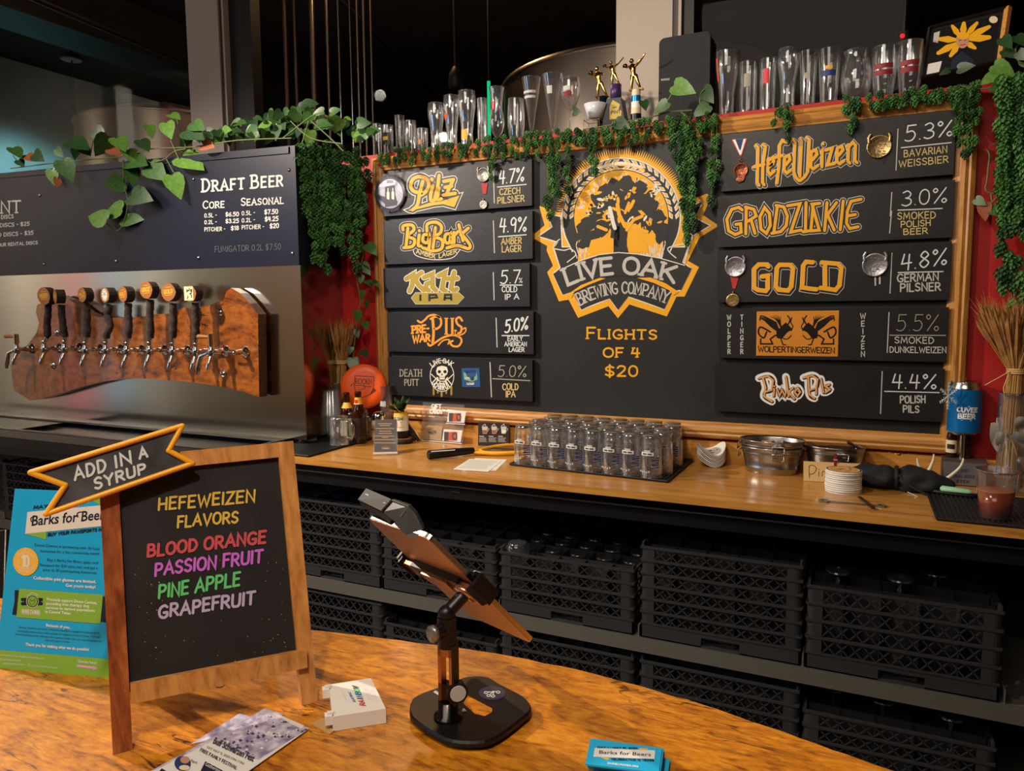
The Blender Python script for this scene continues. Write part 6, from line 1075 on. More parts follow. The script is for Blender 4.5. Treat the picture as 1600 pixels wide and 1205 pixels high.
# ---- silver goblet with pale leaves, glass vase
q = atZ(1588, 768); t = thing('silver_goblet', 'tarnished silver goblet holding pale felt leaves at the right edge', 'goblet', q); b = B(); b.lathe([(.001, 0), (.034, 0), (.033, .006), (.01, .014), (.007, .03), (.01, .036), (.007, .04), (.02, .055), (.035, .08), (.042, .12), (.04, .12), (.03, .078), (.001, .05)], 'pewter', 22, q); part('goblet_body', b, t)
def felt(p0, p1, w_, k):
    b = B(); d = p1-p0; s = d.cross(V((0, 1, 0))).normalized()*w_; u = V((0, -1, 0))*.012; n = 7; vs = []; fs = []
    for i in range(n+1):
        x = i/n; ww = sin(pi*min(.97, x*.9+.08))**.7; c0 = p0+d*x+u*sin(pi*x)*1.2
        vs += [c0-s*ww+u*sin(x*9+k)*.5, c0, c0+s*ww+u*cos(x*8+k)*.5, c0+V((0, .004, 0))]
    for i in range(n): a = i*4; fs += [(a, a+1, a+5, a+4), (a+1, a+2, a+6, a+5)]
    b.add(vs, fs, 'feather', True); part('felt_leaf', b, t)
for k, (P, w_) in enumerate((([(1400, 520), (1240, 150)], .026), ([(1450, 520), (1310, 90)], .024), ([(1500, 520), (1420, 110)], .02), ([(1430, 500), (1260, 330)], .022), ([(1560, 520), (1580, 210)], .03), ([(1480, 480), (1330, 380)], .024), ([(1540, 500), (1500, 250)], .026), ([(1440, 420), (1290, 260)], .026), ([(1600, 480), (1650, 200)], .028), ([(1600, 200), (1520, 90)], .022))): a, c = Za(P); felt(atY(*a, q.y-.01), atY(*c, q.y-.02-.004*k), w_, k)
b = B(); b.tube([atY(*p, q.y-.045) for p in catmull(Za([(1520, 520), (1490, 420), (1430, 270)]), 3)], .003, 'straw', 5); part('dry_stem', b, t)
a = atY(1582, 745, -.1); gl('glass_vase', 'clear glass vase around the right wheat sheaf', 'vase', [(.045, 0), (.052, atY(1582, 615, -.1).z-ZC)], V((a.x, a.y, ZC)))
# ---- knife
a, c = atZ(1469, 764, ZC+.022), atZ(1518, 770, ZC+.022); d = (c-a); t = thing('knife', 'knife with a mint green handle lying on a black sheath', 'knife', V(((a.x+c.x)/2, a.y, ZC+.006))); b = B(); b.tube([a, a+d*.06, a+d*.5, a+d*.9, c], [.006, .0115, .011, .01, .005], 'mint', 10); part('handle', b, t); b = B(); b.tube([a+V((-.06, .0, -.006)), a+V((0, -.005, -.01)), c+V((.0, -.008, -.01)), c+V((.02, 0, -.008))], [.006, .009, .009, .004], 'black', 8); part('sheath', b, t)
# ---- cup of amber beer
q = atZ(1554, 808, ZC+.0095); rt = sz(58, q)/2; rb = sz(43, q)/2; hc = atY(1558, 735, q.y).z-q.z; t = thing('beer_cup', 'clear plastic cup of amber beer on the right rubber mat', 'cup', q); b = B(); b.open_lathe([(rb, 0), (rt, hc)], 'glass', 30, q); b.lathe([(rt, hc-.003), (rt+.003, hc-.001), (rt+.003, hc+.002), (rt, hc+.003)], 'thick_glass', 30, q); b.open_lathe([(.001, .001), (rb, .001)], 'glass', 30, q); part('cup_wall', b, t)
zf = .56*hc; rf = rb+(rt-rb)*.56-.0015; b = B(); b.lathe([(.001, .003), (rb-.0015, .003), (rf, zf), (.001, zf)], 'beer', 30, q); part('beer', b, t); b = B(); b.lathe([(rf-.004, zf+.0004), (rf, zf+.0004), (rf, zf+.004), (rf-.004, zf+.003)], 'foam', 30, q); b.open_lathe([(.001, zf+.001), (rf, zf+.001)], 'foam', 30, q); part('foam', b, t)
# ------------------------------------------------------------------ under-counter shelf and glass racks
YR = -.527
b = B(); b.bb(-4.6, 1.9, YR-.005, -.02, .395, .41, 'shelf_steel'); b.bb(-4.6, 1.9, YR-.008, YR-.003, .36, .41, 'shelf_steel'); SH = thing('steel_shelf', 'long steel shelf under the back counter carrying the upper glass racks', 'shelf', (-.8, -.27, .36)); part('shelf_plate', b, SH)
for x in (-3.4, -1.45, 1.2):
    b = B(); b.bb(x-.02, x+.02, -.06, -.02, 0, .395, 'dark_steel'); part('leg', b, SH)
b = B(); b.bb(-4.6, 1.9, YR-.003, -.02, .035, .045, 'shelf_steel')
for x in (-4.4, -2.9, -1.45, 0, 1.4): b.bb(x, x+.04, YR+.05, -.05, 0, .035, 'dark_steel')
single('lower_shelf', b, 'low steel shelf near the floor under the lower glass racks', 'shelf', (-.8, -.27, 0))
RW, RD = .5, .48
def lattice(b, x0, x1, z0, z1, y, th=.003, n=None, axis='x'):
    n = n or max(3, int((x1-x0)/(z1-z0)/1.05)); w_ = (x1-x0)/n; L_ = sqrt(w_*w_+(z1-z0)**2); a = atan2(z1-z0, w_)
    for k in range(n):
        for s in (1, -1):
            xm = x0+(k+.5)*w_; c = (xm, y, (z0+z1)/2) if axis == 'x' else (y, xm, (z0+z1)/2)
            M = Matrix.Rotation(-s*a, 4, 'Y') if axis == 'x' else Matrix.Rotation(s*a, 4, 'X')
            b.box(c, (L_, th, .0035) if axis == 'x' else (th, L_, .0035), 'rack_plastic', M)
def tier(h, base=False):
    b = B(); w_, d = RW/2, RD; ck = .045; z0 = .05 if base else 0; rim = .008
    if base:
        for x0, x1 in ((-w_, -.05), (.07, w_)): b.bb(x0, x1, 0, .006, .0, .05, 'rack_plastic')
        b.bb(-.05, .07, 0, .006, .032, .05, 'rack_plastic'); b.bb(-w_, w_, -.002, .004, .046, .052, 'rack_plastic'); b.bb(-w_, w_, d-.006, d, 0, .05, 'rack_plastic'); b.bb(-w_, -w_+.006, 0, d, 0, .05, 'rack_plastic'); b.bb(w_-.006, w_, 0, d, 0, .05, 'rack_plastic'); b.bb(-w_, w_, 0, d, .0, .004, 'rack_plastic')
    b.bb(-w_, w_, -.002, .006, z0+h-rim, z0+h, 'rack_plastic'); b.bb(-w_, w_, d-.006, d, z0+h-rim, z0+h, 'rack_plastic'); b.bb(-w_-.002, -w_+.006, 0, d, z0+h-rim, z0+h, 'rack_plastic'); b.bb(w_-.006, w_+.002, 0, d, z0+h-rim, z0+h, 'rack_plastic')
    for s in (-1, 1):   # rounded solid corners, front and back
        for y0, sy in ((0, 1), (d, -1)):
            P = []; r = .02
            for k in range(5): a = k*pi/8; P.append((s*(w_-r+r*cos(a)), y0+sy*(r-r*sin(a))))
            P = [(s*(w_), y0+sy*ck)]+P+[(s*(w_-ck), y0), (s*(w_-ck), y0+sy*.006), (s*(w_-.008), y0+sy*.01), (s*(w_-.006), y0+sy*ck)]
            if s*sy < 0: P = P[::-1]
            b.prism(P, lambda x, y, z: V((x, y, z)), z0, z0+h-rim*.3, 'rack_plastic')
    lattice(b, -w_+ck, w_-ck, z0+.001, z0+h-rim, .003, n=11); lattice(b, -w_+ck, w_-ck, z0, z0+h-rim, d-.003, n=11)
    for x in (-w_+.003, w_-.003): lattice(b, ck, d-ck, z0, z0+h-rim, x, n=9, axis='y')
    return b
TM = {}
def rack(x, z, rows, h, where, grp, glasses=(), ear=True):
    t = thing('glass_rack', 'black plastic glass rack %s' % where, 'glass rack', (x+RW/2, YR, z), 0, grp)
    def put(nm, key, zz):
        if key not in TM: o = part(nm, tier(h, key[0] == 'b'), t, True); TM[key] = o.data
        else: o = bpy.data.objects.new(nm, TM[key]); COL.objects.link(o); o.parent = t; WM[o] = WM[t]
        o.location = (0, 0, zz)
    put('rack_base', ('b', h), 0)
    for k in range(1, rows): put('rack_extender', ('e', h), .05+h*k+.0008)
    zt = .05+h*rows
    if ear:
        for s in (-1, 1): b = B(); b.bb(s*(RW/2-.003), s*(RW/2-.009), .004, .03, zt, zt+.014, 'rack_plastic'); part('corner_tab', b, t, True)
    b = B()
    for k in range(1, 5): b.bb(-RW/2+k*.1-.0015, -RW/2+k*.1+.0015, .01, RD-.01, .01, zt-.02, 'rack_plastic'); b.bb(-RW/2+.01, RW/2-.01, k*RD/5-.0015, k*RD/5+.0015, .01, zt-.02, 'rack_plastic')
    part('dividers', b, t, True)
    return t, zt
up_ = 'glass racks on the upper shelf'; lo_ = 'glass racks on the lower shelf'
zs = .411
UPR = [(-.652, 6, .0435, 'on the upper shelf, tall empty stack right of the open one'), (-1.175, 4, .043, 'on the upper shelf, open topped, one glass rising at its corner'), (-1.69, 4, .043, 'on the upper shelf, partly hidden behind the tablet'), (-2.2, 6, .045, 'on the upper shelf, tall stack right of the easel'), (-.139, 4, .052, 'on the upper shelf with stemmed glass feet showing, rightmost'), (-4.13, 6, .043, 'on the upper shelf, far left behind the blue poster'), (-3.6, 6, .043, 'on the upper shelf behind the syrup ribbon sign')]
RK = {}
for i, (x, n, h, lb) in enumerate(UPR): RK[i] = rack(x, zs, n, h, lb, up_)
LOR = [(-.652, 5, .0465, 'on the lower shelf below the tall empty stack'), (-1.175, 5, .0465, 'on the lower shelf below the open topped one'), (-1.69, 4, .0445, 'on the lower shelf below the partly hidden one'), (-2.2, 5, .05, 'on the lower shelf right of the easel'), (-.139, 4, .0445, 'on the lower shelf with dark glasses showing, rightmost')]
for i, (x, n, h, lb) in enumerate(LOR): RK[10+i] = rack(x, .046, n, h, lb, lo_)
b = B()
for x in (-.66, -.147, .372, -1.18): b.bb(x, x+.004, YR+.0, YR+.06, .41, .45, 'shelf_steel')
part('divider_lip', b, SH)
# glasses standing upturned in the racks
def rack_glass(ri, dx, dy, label, prof, m='glass', grp='glasses stored in the racks'):
    t, zt = RK[ri]; q = V(t.location)+V((dx, dy, .012)); g = thing('stored_glass', label, 'glass', q, 0, grp); b = B(); b.open_lathe(prof, m, 20); r, z = prof[-1]; b.open_lathe([(.001, z), (r, z), (r, z-.004)], 'thick_glass', 20); b.lathe([(r-.003, z-.001), (r, z-.001), (r, z+.002), (r-.003, z+.002)], 'thick_glass', 20); part('bowl', b, g, True)
    return g
nc = ('first', 'second', 'third', 'fourth', 'fifth')
mugp = lambda zt: [(.04, 0), (.04, zt-.03), (.036, zt-.012)]
t, zt = RK[1]; rack_glass(1, -.2, .05, 'upturned glass rising above the near left corner of the open topped rack', [(.04, 0), (.043, zt*.6), (.043, zt+.002), (.034, zt+.012)])
for j in range(1, 4):
    for i in range(5): rack_glass(1, -.2+.1*i, .05+j*.096, 'dark upturned glass in the open topped rack, %s row back, %s from the left' % (nc[j], nc[i]), [(.036, 0), (.038, zt-.06), (.032, zt-.03)])
for ri, zt0, pts in ((4, RK[4][1], ((-.17, .1), (.0, .1), (.1, .2))), (14, RK[14][1], ((-.17, .14), (-.03, .12), (.15, .1)))):
    for k, (dx, dy) in enumerate(pts):
        rack_glass(ri, dx, dy, 'stemmed glass foot up in the %s right rack, %s from the left' % ('upper' if ri == 4 else 'lower', nc[k]), [(.03, 0), (.042, .05), (.04, .09), (.012, zt0*.62), (.006, zt0*.68), (.005, zt0+.0), (.012, zt0+.004), (.035, zt0+.012)])

# ------------------------------------------------------------------ things on the ledge above the board
LZ = 2.212
def lg(px, ytop, w_, prof, label, Y=.09, marks=(), stem=False, n=20):
    a = atY(px, ytop, Y); H = a.z-LZ; R = sz(w_, a)/2; t = thing('display_glass', label, 'glass', (a.x, Y, LZ+.001), 0, 'beer glasses displayed on the ledge')
    pr = [(r*R, z*H) for r, z in prof]; b = B(); b.open_lathe(pr, 'glass', n)
    if not stem: b.open_lathe([(.001, 0), (pr[0][0], 0)], 'thick_glass', n); b.open_lathe([(max(pr[0][0]-.003, .002), .02*H), (pr[0][0]*.96, .07*H)], 'thick_glass', n); b.open_lathe([(.001, .07*H), (pr[0][0]*.94, .07*H)], 'thick_glass', n)
    for i in range(len(pr)-1):
        if stem and pr[i][1] < .34*H: continue
    inn = [(max(r-.0025, .001), z) for r, z in pr if z > (.36*H if stem else .07*H)]; b.open_lathe(inn, 'glass', n); r, z = pr[-1]; b.lathe([(r, z), (r+.0006, z+.0015), (r-.003, z+.0015), (r-.003, z)], 'thick_glass', n)
    rr = random.Random(int(px))
    for k in range(4): a0 = rr.uniform(0, 6.28); b.open_lathe([(q[0]*.985, q[1]) for q in pr[(2 if stem else 0):]], 'thick_glass', 40, k0=0, k1=1, a0=a0)
    part('bowl', b, t, True)
    for z0, z1, a0, a1, m in marks:
        b = B(); f = lambda z: [q for q in [(pr[i][0]+(pr[i+1][0]-pr[i][0])*(z-pr[i][1])/(pr[i+1][1]-pr[i][1]+1e-9)) for i in range(len(pr)-1) if pr[i][1]-1e-6 <= z <= pr[i+1][1]+1e-6]][0]; patch(b, f, z0*H, z1*H, a0, a1, m, .001); part('print', b, t, True)
    return t
WZ = [(.68, 0), (.66, .1), (.62, .25), (.75, .5), (.95, .72), (1, .85), (.9, 1)]
PT = [(.72, 0), (1, 1)]; ST_ = [(.85, 0), (.9, .5), (.92, 1)]; TU = [(.7, 0), (.95, .35), (1, .6), (.88, 1)]
CN = [(.75, 0), (.7, .02), (.12, .06), (.1, .12), (.2, .18), (1, 1)]; GO = [(.85, 0), (.8, .02), (.12, .06), (.1, .42), (.5, .5), (.95, .7), (1, .85), (.9, 1)]; HU = [(.6, 0), (.2, .06), (.2, .1), (.7, .2), (1, .35), (.9, .5), (.72, .65), (.85, .9), (1, 1)]; SN = [(.6, 0), (.75, .02), (.98, .35), (1, .5), (.9, .75), (.74, .88), (.84, 1)]
for px, yt, w_, p, lb, mk, stm in (
    (589, 195, 17, ST_, 'short straight glass at the left end of the ledge row', (), 0), (606, 197, 18, ST_, 'short glass with a black BEER badge, second on the ledge', ((.35, .75, -150, -40, 'black'), (.5, .62, -130, -60, 'yellow_print')), 0), (624, 182, 16, PT, 'slim tall glass behind the badge glass', (), 0), (641, 190, 20, TU, 'rounded tulip glass left of the small clear tumbler', (), 0), (660, 202, 19, ST_, 'small clear tumbler half hidden in the hop garland', ((.3, .5, -120, -60, 'disc_wood'),), 0),
    (681, 163, 27, WZ, 'stout weizen glass, first of the tall left group', (), 0), (705, 151, 26, WZ, 'weizen glass with bright glints left of the widest one', ((.55, .65, -140, -100, 'pocket_orange'),), 0), (729, 144, 29, WZ, 'tallest weizen glass with a gold print below its bulge', ((.12, .3, -130, -60, 'disc_print'),), 0), (753, 155, 17, ST_, 'narrow straight glass beside the green light tube', (), 0), (776, 138, 24, HU, 'curved hurricane glass with a red mark', ((.6, .75, -120, -90, 'red'),), 1),
    (806, 156, 28, TU, 'dimpled tulip glass between the hurricane and flute glasses', (), 0), (830, 123, 30, CN, 'cone shaped pilsner flute with white lettering', ((.66, .7, -150, -30, 'dim_white'), (.74, .78, -150, -30, 'dim_white')), 1), (863, 118, 33, CN, 'tallest cone shaped flute with a small round print', ((.68, .8, -110, -70, 'dim_white'),), 1), (891, 124, 32, GO, 'stemmed goblet with a small red and white crest', ((.66, .74, -120, -60, 'dusty_red'), (.76, .84, -110, -70, 'dim_white')), 1)):
    lg(px, yt, w_, p, lb, .09 if px != 624 else .14, mk, bool(stm))
for px, yt, w_, p, lb, mk in (
    (1137, 83, 36, [(.62, 0), (.66, .3), (.85, .6), (1, .75), (1, 1)], 'tall weizen glass with a painted orange glint, first right of the speaker', ((.55, .9, -150, -135, 'pocket_orange'),)), (1170, 99, 30, ST_, 'straight tumbler with a faint round print, second right of the speaker', ((.5, .75, -110, -70, 'chalk_dim'),)), (1200.6, 94, 28, ST_, 'straight glass with a solid red round crest', ((.52, .8, -115, -75, 'red'),)), (1232.5, 78, 33, WZ, 'tall weizen glass right of the red crest glass', ()), (1264, 82, 28, PT, 'slim pilsner glass left of the blue print glass', ((.5, .6, -110, -80, 'chalk_dim'),)), (1297, 79, 34, PT, 'pint glass with a small blue and gold print', ((.5, .6, -140, -50, 'ribbon_blue'), (.62, .68, -110, -70, 'disc_print'))), (1339, 81, 45, SN, 'round bellied snifter glass on the right of the ledge', ()), (1383, 75, 37, [(.72, 0), (1, .6), (.96, 1)], 'pint glass with red lettering, left of the pair by the picture', ((.42, .52, -140, -50, 'dusty_red'), (.55, .64, -140, -50, 'dusty_red'))), (1423.5, 67, 38, [(.72, 0), (1, .6), (.96, 1)], 'pint glass with red lettering, right of the pair by the picture', ((.4, .5, -140, -50, 'dusty_red'), (.53, .62, -140, -50, 'dusty_red')))):  # orange strip on the first glass is its glint, put in as colour
    lg(px, yt, w_, p, lb, .09, mk)
# speaker
a = atY(1030, 60, .11); c = atY(1110, 55, .11); zt = atY(1070, 54, .11).z; t = thing('speaker', 'tall black rounded speaker standing on the ledge left of the right glasses', 'speaker', ((a.x+c.x)/2, .16, LZ)); b = B()
M = Matrix.Rotation(pi/2, 4, 'X'); b.rbox(((a.x+c.x)/2, .17, (LZ+zt)/2), (c.x-a.x, zt-LZ, .12), 'speaker_cloth', .022, M); part('body', b, t)
b = B(); lay(b, 'SONOS', (1033, 126), (1046, 125), 2.6, .6, 'dim_white', plY(.109), 1); part('lettering', b, t)
# trophies: small gilt throwing figures
def figure(foot, head, hand, hand2, lean, label, base):
    Y = .07; f_ = atY(*foot, Y); hd = atY(*head, Y); h1 = atY(*hand, Y-.03); h2 = atY(*hand2, Y-.03); t = thing('trophy', label, 'trophy', (f_.x, Y, LZ), 0, 'gilt figure trophies on the ledge'); k = (hd.z-f_.z)
    hip = f_.lerp(hd, .5); ch = f_.lerp(hd, .82); b = B()
    for s in (-1, 1): sh = ch+V((s*.13*k, 0, 0)); fo = f_+V((s*.17*k+lean*k, 0, 0)); kn = hip.lerp(fo, .5)+V((s*.02*k, -.05*k, 0)); b.tube([hip+V((s*.06*k, 0, 0)), kn, fo], [.075*k, .06*k, .035*k], 'gold_metal', 8); b.box(fo+V((s*.02*k, -.03*k, .01*k)), (.07*k, .14*k, .04*k), 'gold_metal'); hh = h1 if s > 0 else h2; el_p = sh.lerp(hh, .5)+V((0, -.04*k, -.05*k)); b.tube([sh, el_p, hh], [.05*k, .042*k, .028*k], 'gold_metal', 8); b.sphere(hh, .035*k, 'gold_metal', 8)
    b.tube([hip-V((0, 0, .05*k)), hip.lerp(ch, .4), ch, ch+V((0, 0, .08*k))], [.09*k, .085*k, .14*k, .05*k], 'gold_metal', 10); b.sphere(hd, .085*k, 'gold_metal', 10); b.disc(h2, .09*k, 'gold_metal', 14, Matrix.Rotation(1.2, 4, 'X')); b.box(f_+V((0, 0, -.01*k)), (.5*k, .22*k, .04*k), 'gold_metal'); part('gilt_figure', b, t)
    b = B(); zz = f_.z-.012*k; base(b, t, f_.x, Y, zz); return t
def base1(b, t, x, Y, z): b.lathe([(.001, LZ), (.02, LZ), (.02, z), (.001, z)], 'navy', 14, (x, Y, 0)); b.open_lathe([(.0206, LZ+.4*(z-LZ)), (.0206, LZ+.7*(z-LZ))], 'white_paint', 14, (x, Y, 0)); part('column', b, t)
def base2(b, t, x, Y, z):
    zm = LZ+(z-LZ)*.66; b.add([V((x+s*w_, y, zz)) for zz, w_ in ((LZ, .05), (zm, .028)) for s, y in ((-1, Y-.03), (1, Y-.03), (1, Y+.03), (-1, Y+.03))], [(0, 1, 5, 4), (1, 2, 6, 5), (2, 3, 7, 6), (3, 0, 4, 7), (4, 5, 6, 7)], 'medal_dark'); part('column', b, t); b = B(); b.lathe([(.001, zm), (.022, zm), (.022, z), (.001, z)], 'purple', 14, (x, Y, 0)); part('neck', b, t)
    b = B(); f_ = plY(Y-.0305); Zt = Zm(900, 0, 4.571); fill(b, Zt([(240, 760), (262, 715), (290, 730), (315, 745), (305, 780), (325, 790), (322, 845), (240, 855)]), 'olive_gold', f_, 1); lay(b, 'PINT', *Zt([(250, 815), (318, 805)]), 4.5, 1.1, 'medal_dark', f_, 2); stroke(b, Zt([(262, 770), (290, 765)]), 1.2, 'medal_dark', f_, 2); part('painted_print', b, t)
def base3(b, t, x, Y, z):
    for k, m in enumerate(('label_cream', 'navy', 'label_cream', 'white_paint', 'can_blue', 'label_cream')): a_ = LZ+(z-LZ)*k/6; b.lathe([(.022-.001*k, a_), (.022-.001*k, LZ+(z-LZ)*(k+1)/6)], m, 14, (x, Y, 0))
    part('column', b, t)
Zt = Zm(900, 0, 4.571); z1_ = lambda p: Zt([p])[0]
figure(z1_((190, 690)), z1_((150, 492)), z1_((200, 530)), z1_((105, 520)), 0, 'gilt figure trophy on a dark blue column, left of three', base1)
figure(z1_((285, 605)), z1_((250, 450)), z1_((338, 412)), z1_((205, 470)), .0, 'gilt figure trophy on a navy and purple base, middle of three', base2)
figure(z1_((430, 640)), z1_((397, 435)), z1_((490, 388)), z1_((350, 470)), 0, 'gilt figure trophy on a striped column, right of three, arm highest', base3)
# bowl on wire stand
a = atY(930, 186, .03); b = B(); r = sz(36, a)/2; ht = sz(22, a); b.open_lathe([(.001, 0), (r*.62, 0), (r*.8, ht*.5), (r, ht), (r*.94, ht), (r*.75, ht*.5), (r*.5, .006), (.001, .006)], 'ceramic', 26, a); o_ = single('white_bowl', b, 'small white fluted bowl on a wire stand left of the trophies', 'bowl', a)
b = B(); q0, q1, q2, q3 = [atY(*z1_(p), .0) for p in ((55, 860), (165, 850), (168, 915), (55, 925))]
for dy_ in (0, .06): b.tube([q+V((0, dy_, 0)) for q in (q0, q1, q2, q3, q0)], .0015, 'pewter', 5)
for q in (q0, q1): b.tube([q, q+V((0, .06, 0))], .0015, 'pewter', 5)
single('wire_stand', b, 'thin wire stand under the small white bowl', 'stand', (a.x, a.y, LZ))
# framed flower picture, leaning
Yp = .06; c4 = [(1440, 122), (1563, 96), (1575, 12.5), (1453, 44)]; P = [atY(*p, Yp+(.05 if i > 1 else 0)) for i, p in enumerate(c4)]; P0 = P[0]; n_ = (P[1]-P[0]).cross(P[3]-P[0]).normalized(); n_ = n_ if (CAM-P0).dot(n_) > 0 else -n_; t = thing('framed_picture', 'framed yellow flower picture leaning at the right end of the ledge', 'picture', (P[0]+P[1])/2)
ff = lambda x, y, l: onp(x, y, P0+n_*(.001+l*.0004), n_); b = B(); W4 = [ff(*p, 0) for p in c4]; b.add(W4+[p-n_*.02 for p in W4], [(0, 1, 2, 3), (7, 6, 5, 4), (0, 4, 5, 1), (1, 5, 6, 2), (2, 6, 7, 3), (3, 7, 4, 0)], 'frame_dark'); part('backing', b, t)
b = B(); rl = [(c4[0], c4[3], 'frame_dark'), (c4[3], c4[2], 'frame_dark'), (c4[2], c4[1], 'oak'), (c4[1], c4[0], 'frame_dark')]
for A, Cq, m in rl: a, c = ff(*A, 0), ff(*Cq, 0); b.tube([a+n_*.004, c+n_*.004], .006 if m != 'oak' else .011, m, 4, False)
part('frame', b, t); b = B(); Zf = Zm(1100, 0, 3.2)
fill(b, Zf([(1105, 370), (1450, 300), (1480, 75), (1145, 150)]), 'black', ff, 1); fill(b, Zf([(1120, 320), (1190, 305), (1175, 360), (1112, 372)]), 'pic_white', ff, 2); fill(b, Zf([(1150, 165), (1180, 155), (1170, 215), (1145, 210)]), 'dim_white', ff, 2); fill(b, Zf([(1240, 300), (1290, 255), (1350, 300), (1340, 340), (1230, 350)]), 'navy_print', ff, 2)
for dx, dy, w_ in ((-118, -5, 17), (-125, 68, 17), (-62, 82, 15), (66, 42, 15), (140, -14, 18), (138, -68, 16), (75, -88, 14), (8, -88, 17), (-52, -72, 15)):
    s_ = V((dx, dy)).normalized(); pn = V((-s_.y, s_.x)); c_ = V((1292, 200)); e_ = c_+V((dx, dy)); fill(b, Zf([tuple(c_), tuple(c_.lerp(e_, .6)+pn*w_), tuple(e_+pn*w_*.5), tuple(e_+s_*6), tuple(e_-pn*w_*.5), tuple(c_.lerp(e_, .6)-pn*w_)]), 'petal', ff, 3+.1*len(b.f) % 1)
fill(b, Zf(el(1292, 200, 32, 42, 16)), 'skin', ff, 5); fill(b, Zf(el(1296, 178, 32, 18, 12)), 'petal', ff, 5.4); fill(b, Zf(el(1447, 98, 22, 18, 12)), 'label_cream', ff, 4)
for x in (1280, 1305): stroke(b, Zf([(x-5, 203), (x+5, 200)]), 1, 'brown_card', ff, 6)
stroke(b, Zf([(1282, 226), (1308, 221)]), 1.4, 'red', ff, 6); part('picture_print', b, t)

# ------------------------------------------------------------------ medals on the signs
def medal(c, r, m, label, rib=None, second=None, ears=False, name='medal', Y=YS-.003):
    a = atY(*c, Y); R = sz(r, a); t = thing(name, label, 'medal', a); b = B(); M = Matrix.Rotation(pi/2, 4, 'X'); b.lathe([(.001, .003), (R*.84, .003), (R*.9, .0045), (R, .004), (R, 0), (.001, 0)], m, 26, a, M); part('medal_disc', b, t)
    if ears:
        b = B()
        for s in (-1, 1): b.tube([a+V((s*R*.8, -.002, R*.35)), a+V((s*R*.85, -.002, R*.8)), a+V((s*R*.7, -.002, R*1.08))], R*.15, m, 8)
        part('horseshoe_tip', b, t)
    b = B(); f_ = lambda x, y, l: a+V((x*R, -.0032-l*.0003, y*R)); rr = random.Random(int(c[0]))
    for k in range(16): x, y = rr.uniform(-.6, .6), rr.uniform(-.65, .6); b.tube([f_(x, y, 0), f_(min(.7, x+rr.uniform(.05, .3)), y+rr.uniform(-.08, .08), 0)], R*.035, m, 4)
    part('relief', b, t)
    for rb_ in (rib or ()):
        b = B(); P, mm, l = rb_; fill(b, P, mm, plY(Y+.001), l); part('ribbon', b, t)
    if second:
        c2, r2, m2 = second; q = atY(*c2, Y); R2 = sz(r2, q); b = B(); b.lathe([(.001, .003), (R2*.8, .003), (R2, .0035), (R2, 0), (.001, 0)], m2, 20, q, M); b.tube([q+V((0, -.001, R2)), q+V((0, -.001, R2*1.35))], R2*.15, m2, 6); part('small_medal', b, t)
    return t
# big silver round badge on the frame corner
a = atY(609.5, 302, -.02); R = sz(28.5, a); t = thing('award_badge', 'large round silver winner badge with bridge and bottles at the upper left frame corner', 'badge', a); b = B(); M = Matrix.Rotation(pi/2, 4, 'X'); b.lathe([(.001, .004), (R*.98, .004), (R, .002), (R, -.004), (.001, -.004)], 'medal_grey', 36, a, M); part('badge_disc', b, t); fb = plY(-.0245, .0003); b = B()
fill(b, A_(el(317, 548, 113, 128, 28)), 'medal_dark', fb, 1); fill(b, A_(el(317, 548, 108, 122, 28)), 'medal_grey', fb, 2); fill(b, A_([(275, 490), (355, 475), (362, 560), (375, 610), (375, 645), (275, 660)]), 'medal_dark', fb, 3); fill(b, A_([(212, 555), (280, 575), (380, 610), (378, 630), (280, 640), (212, 578)]), 'medal_dark', fb, 3.4)
for x in (300, 340): fill(b, A_([(x-10, 590), (x-11, 540), (x-4, 525), (x-4, 500), (x+4, 500), (x+4, 525), (x+12, 540), (x+11, 600)]), 'cream', fb, 4)
for p in ([(215, 520), (275, 500)], [(215, 500), (272, 495)], [(360, 500), (420, 560)], [(360, 520), (415, 590)]): stroke(b, A_(p), .4, 'medal_dark', fb, 3)
lay(b, '2022', *A_([(290, 457), (342, 455)]), 3.4, .8, 'medal_dark', fb, 3)
def ring(text, x, y, rx, ry, a0, a1, h, w_, m, f_, l, z):
    n = len(text)
    for k, ch in enumerate(text):
        if ch == ' ': continue
        t_ = radians(a0+(a1-a0)*(k+.5)/n); sg = 1 if a1 < a0 else -1; c_ = V(z([(x+rx*cos(t_), y-ry*sin(t_))])[0]); o = V((cos(t_), -sin(t_)))*sg; r_v = V((-o.y, o.x)); hw = h*.33; bl = c_-r_v*hw; br = c_+r_v*hw; gw, st_ = GL[ch]
        for sm, P in S(st_): stroke(b, [tuple(bl+(br-bl)*(x_/gw)+o*(y_*h)) for x_, y_ in P], w_, m, f_, l, sm and len(P) > 2)
ring('NEW YORK INTL BEER COMPETITION', 317, 548, 124, 143, 188, -8, 3., .6, 'medal_dark', fb, 3, A_); ring('SILVER WINNER', 317, 548, 136, 158, 232, 308, 3., .6, 'medal_dark', fb, 3, A_)
part('badge_print', b, t)
mA = A_([(1095, 390)])[0]; medal(mA, 11.2, 'pewter', 'oval pewter medal on the PILZ sign with a red ribbon and small medal', [(A_([(1076, 460), (1130, 462), (1118, 550), (1090, 550)]), 'ribbon_red', 0)], (A_([(1096, 640)])[0], 7, 'pewter'), True)
mC = C_([(1460, 262)])[0]; medal(mC, 18, 'brass_medal', 'large brass horseshoe medal on the HEFEWEIZEN sign', [(C_([(1475, 345), (1510, 345), (1505, 400), (1490, 400)]), 'black', 0)], None, True)
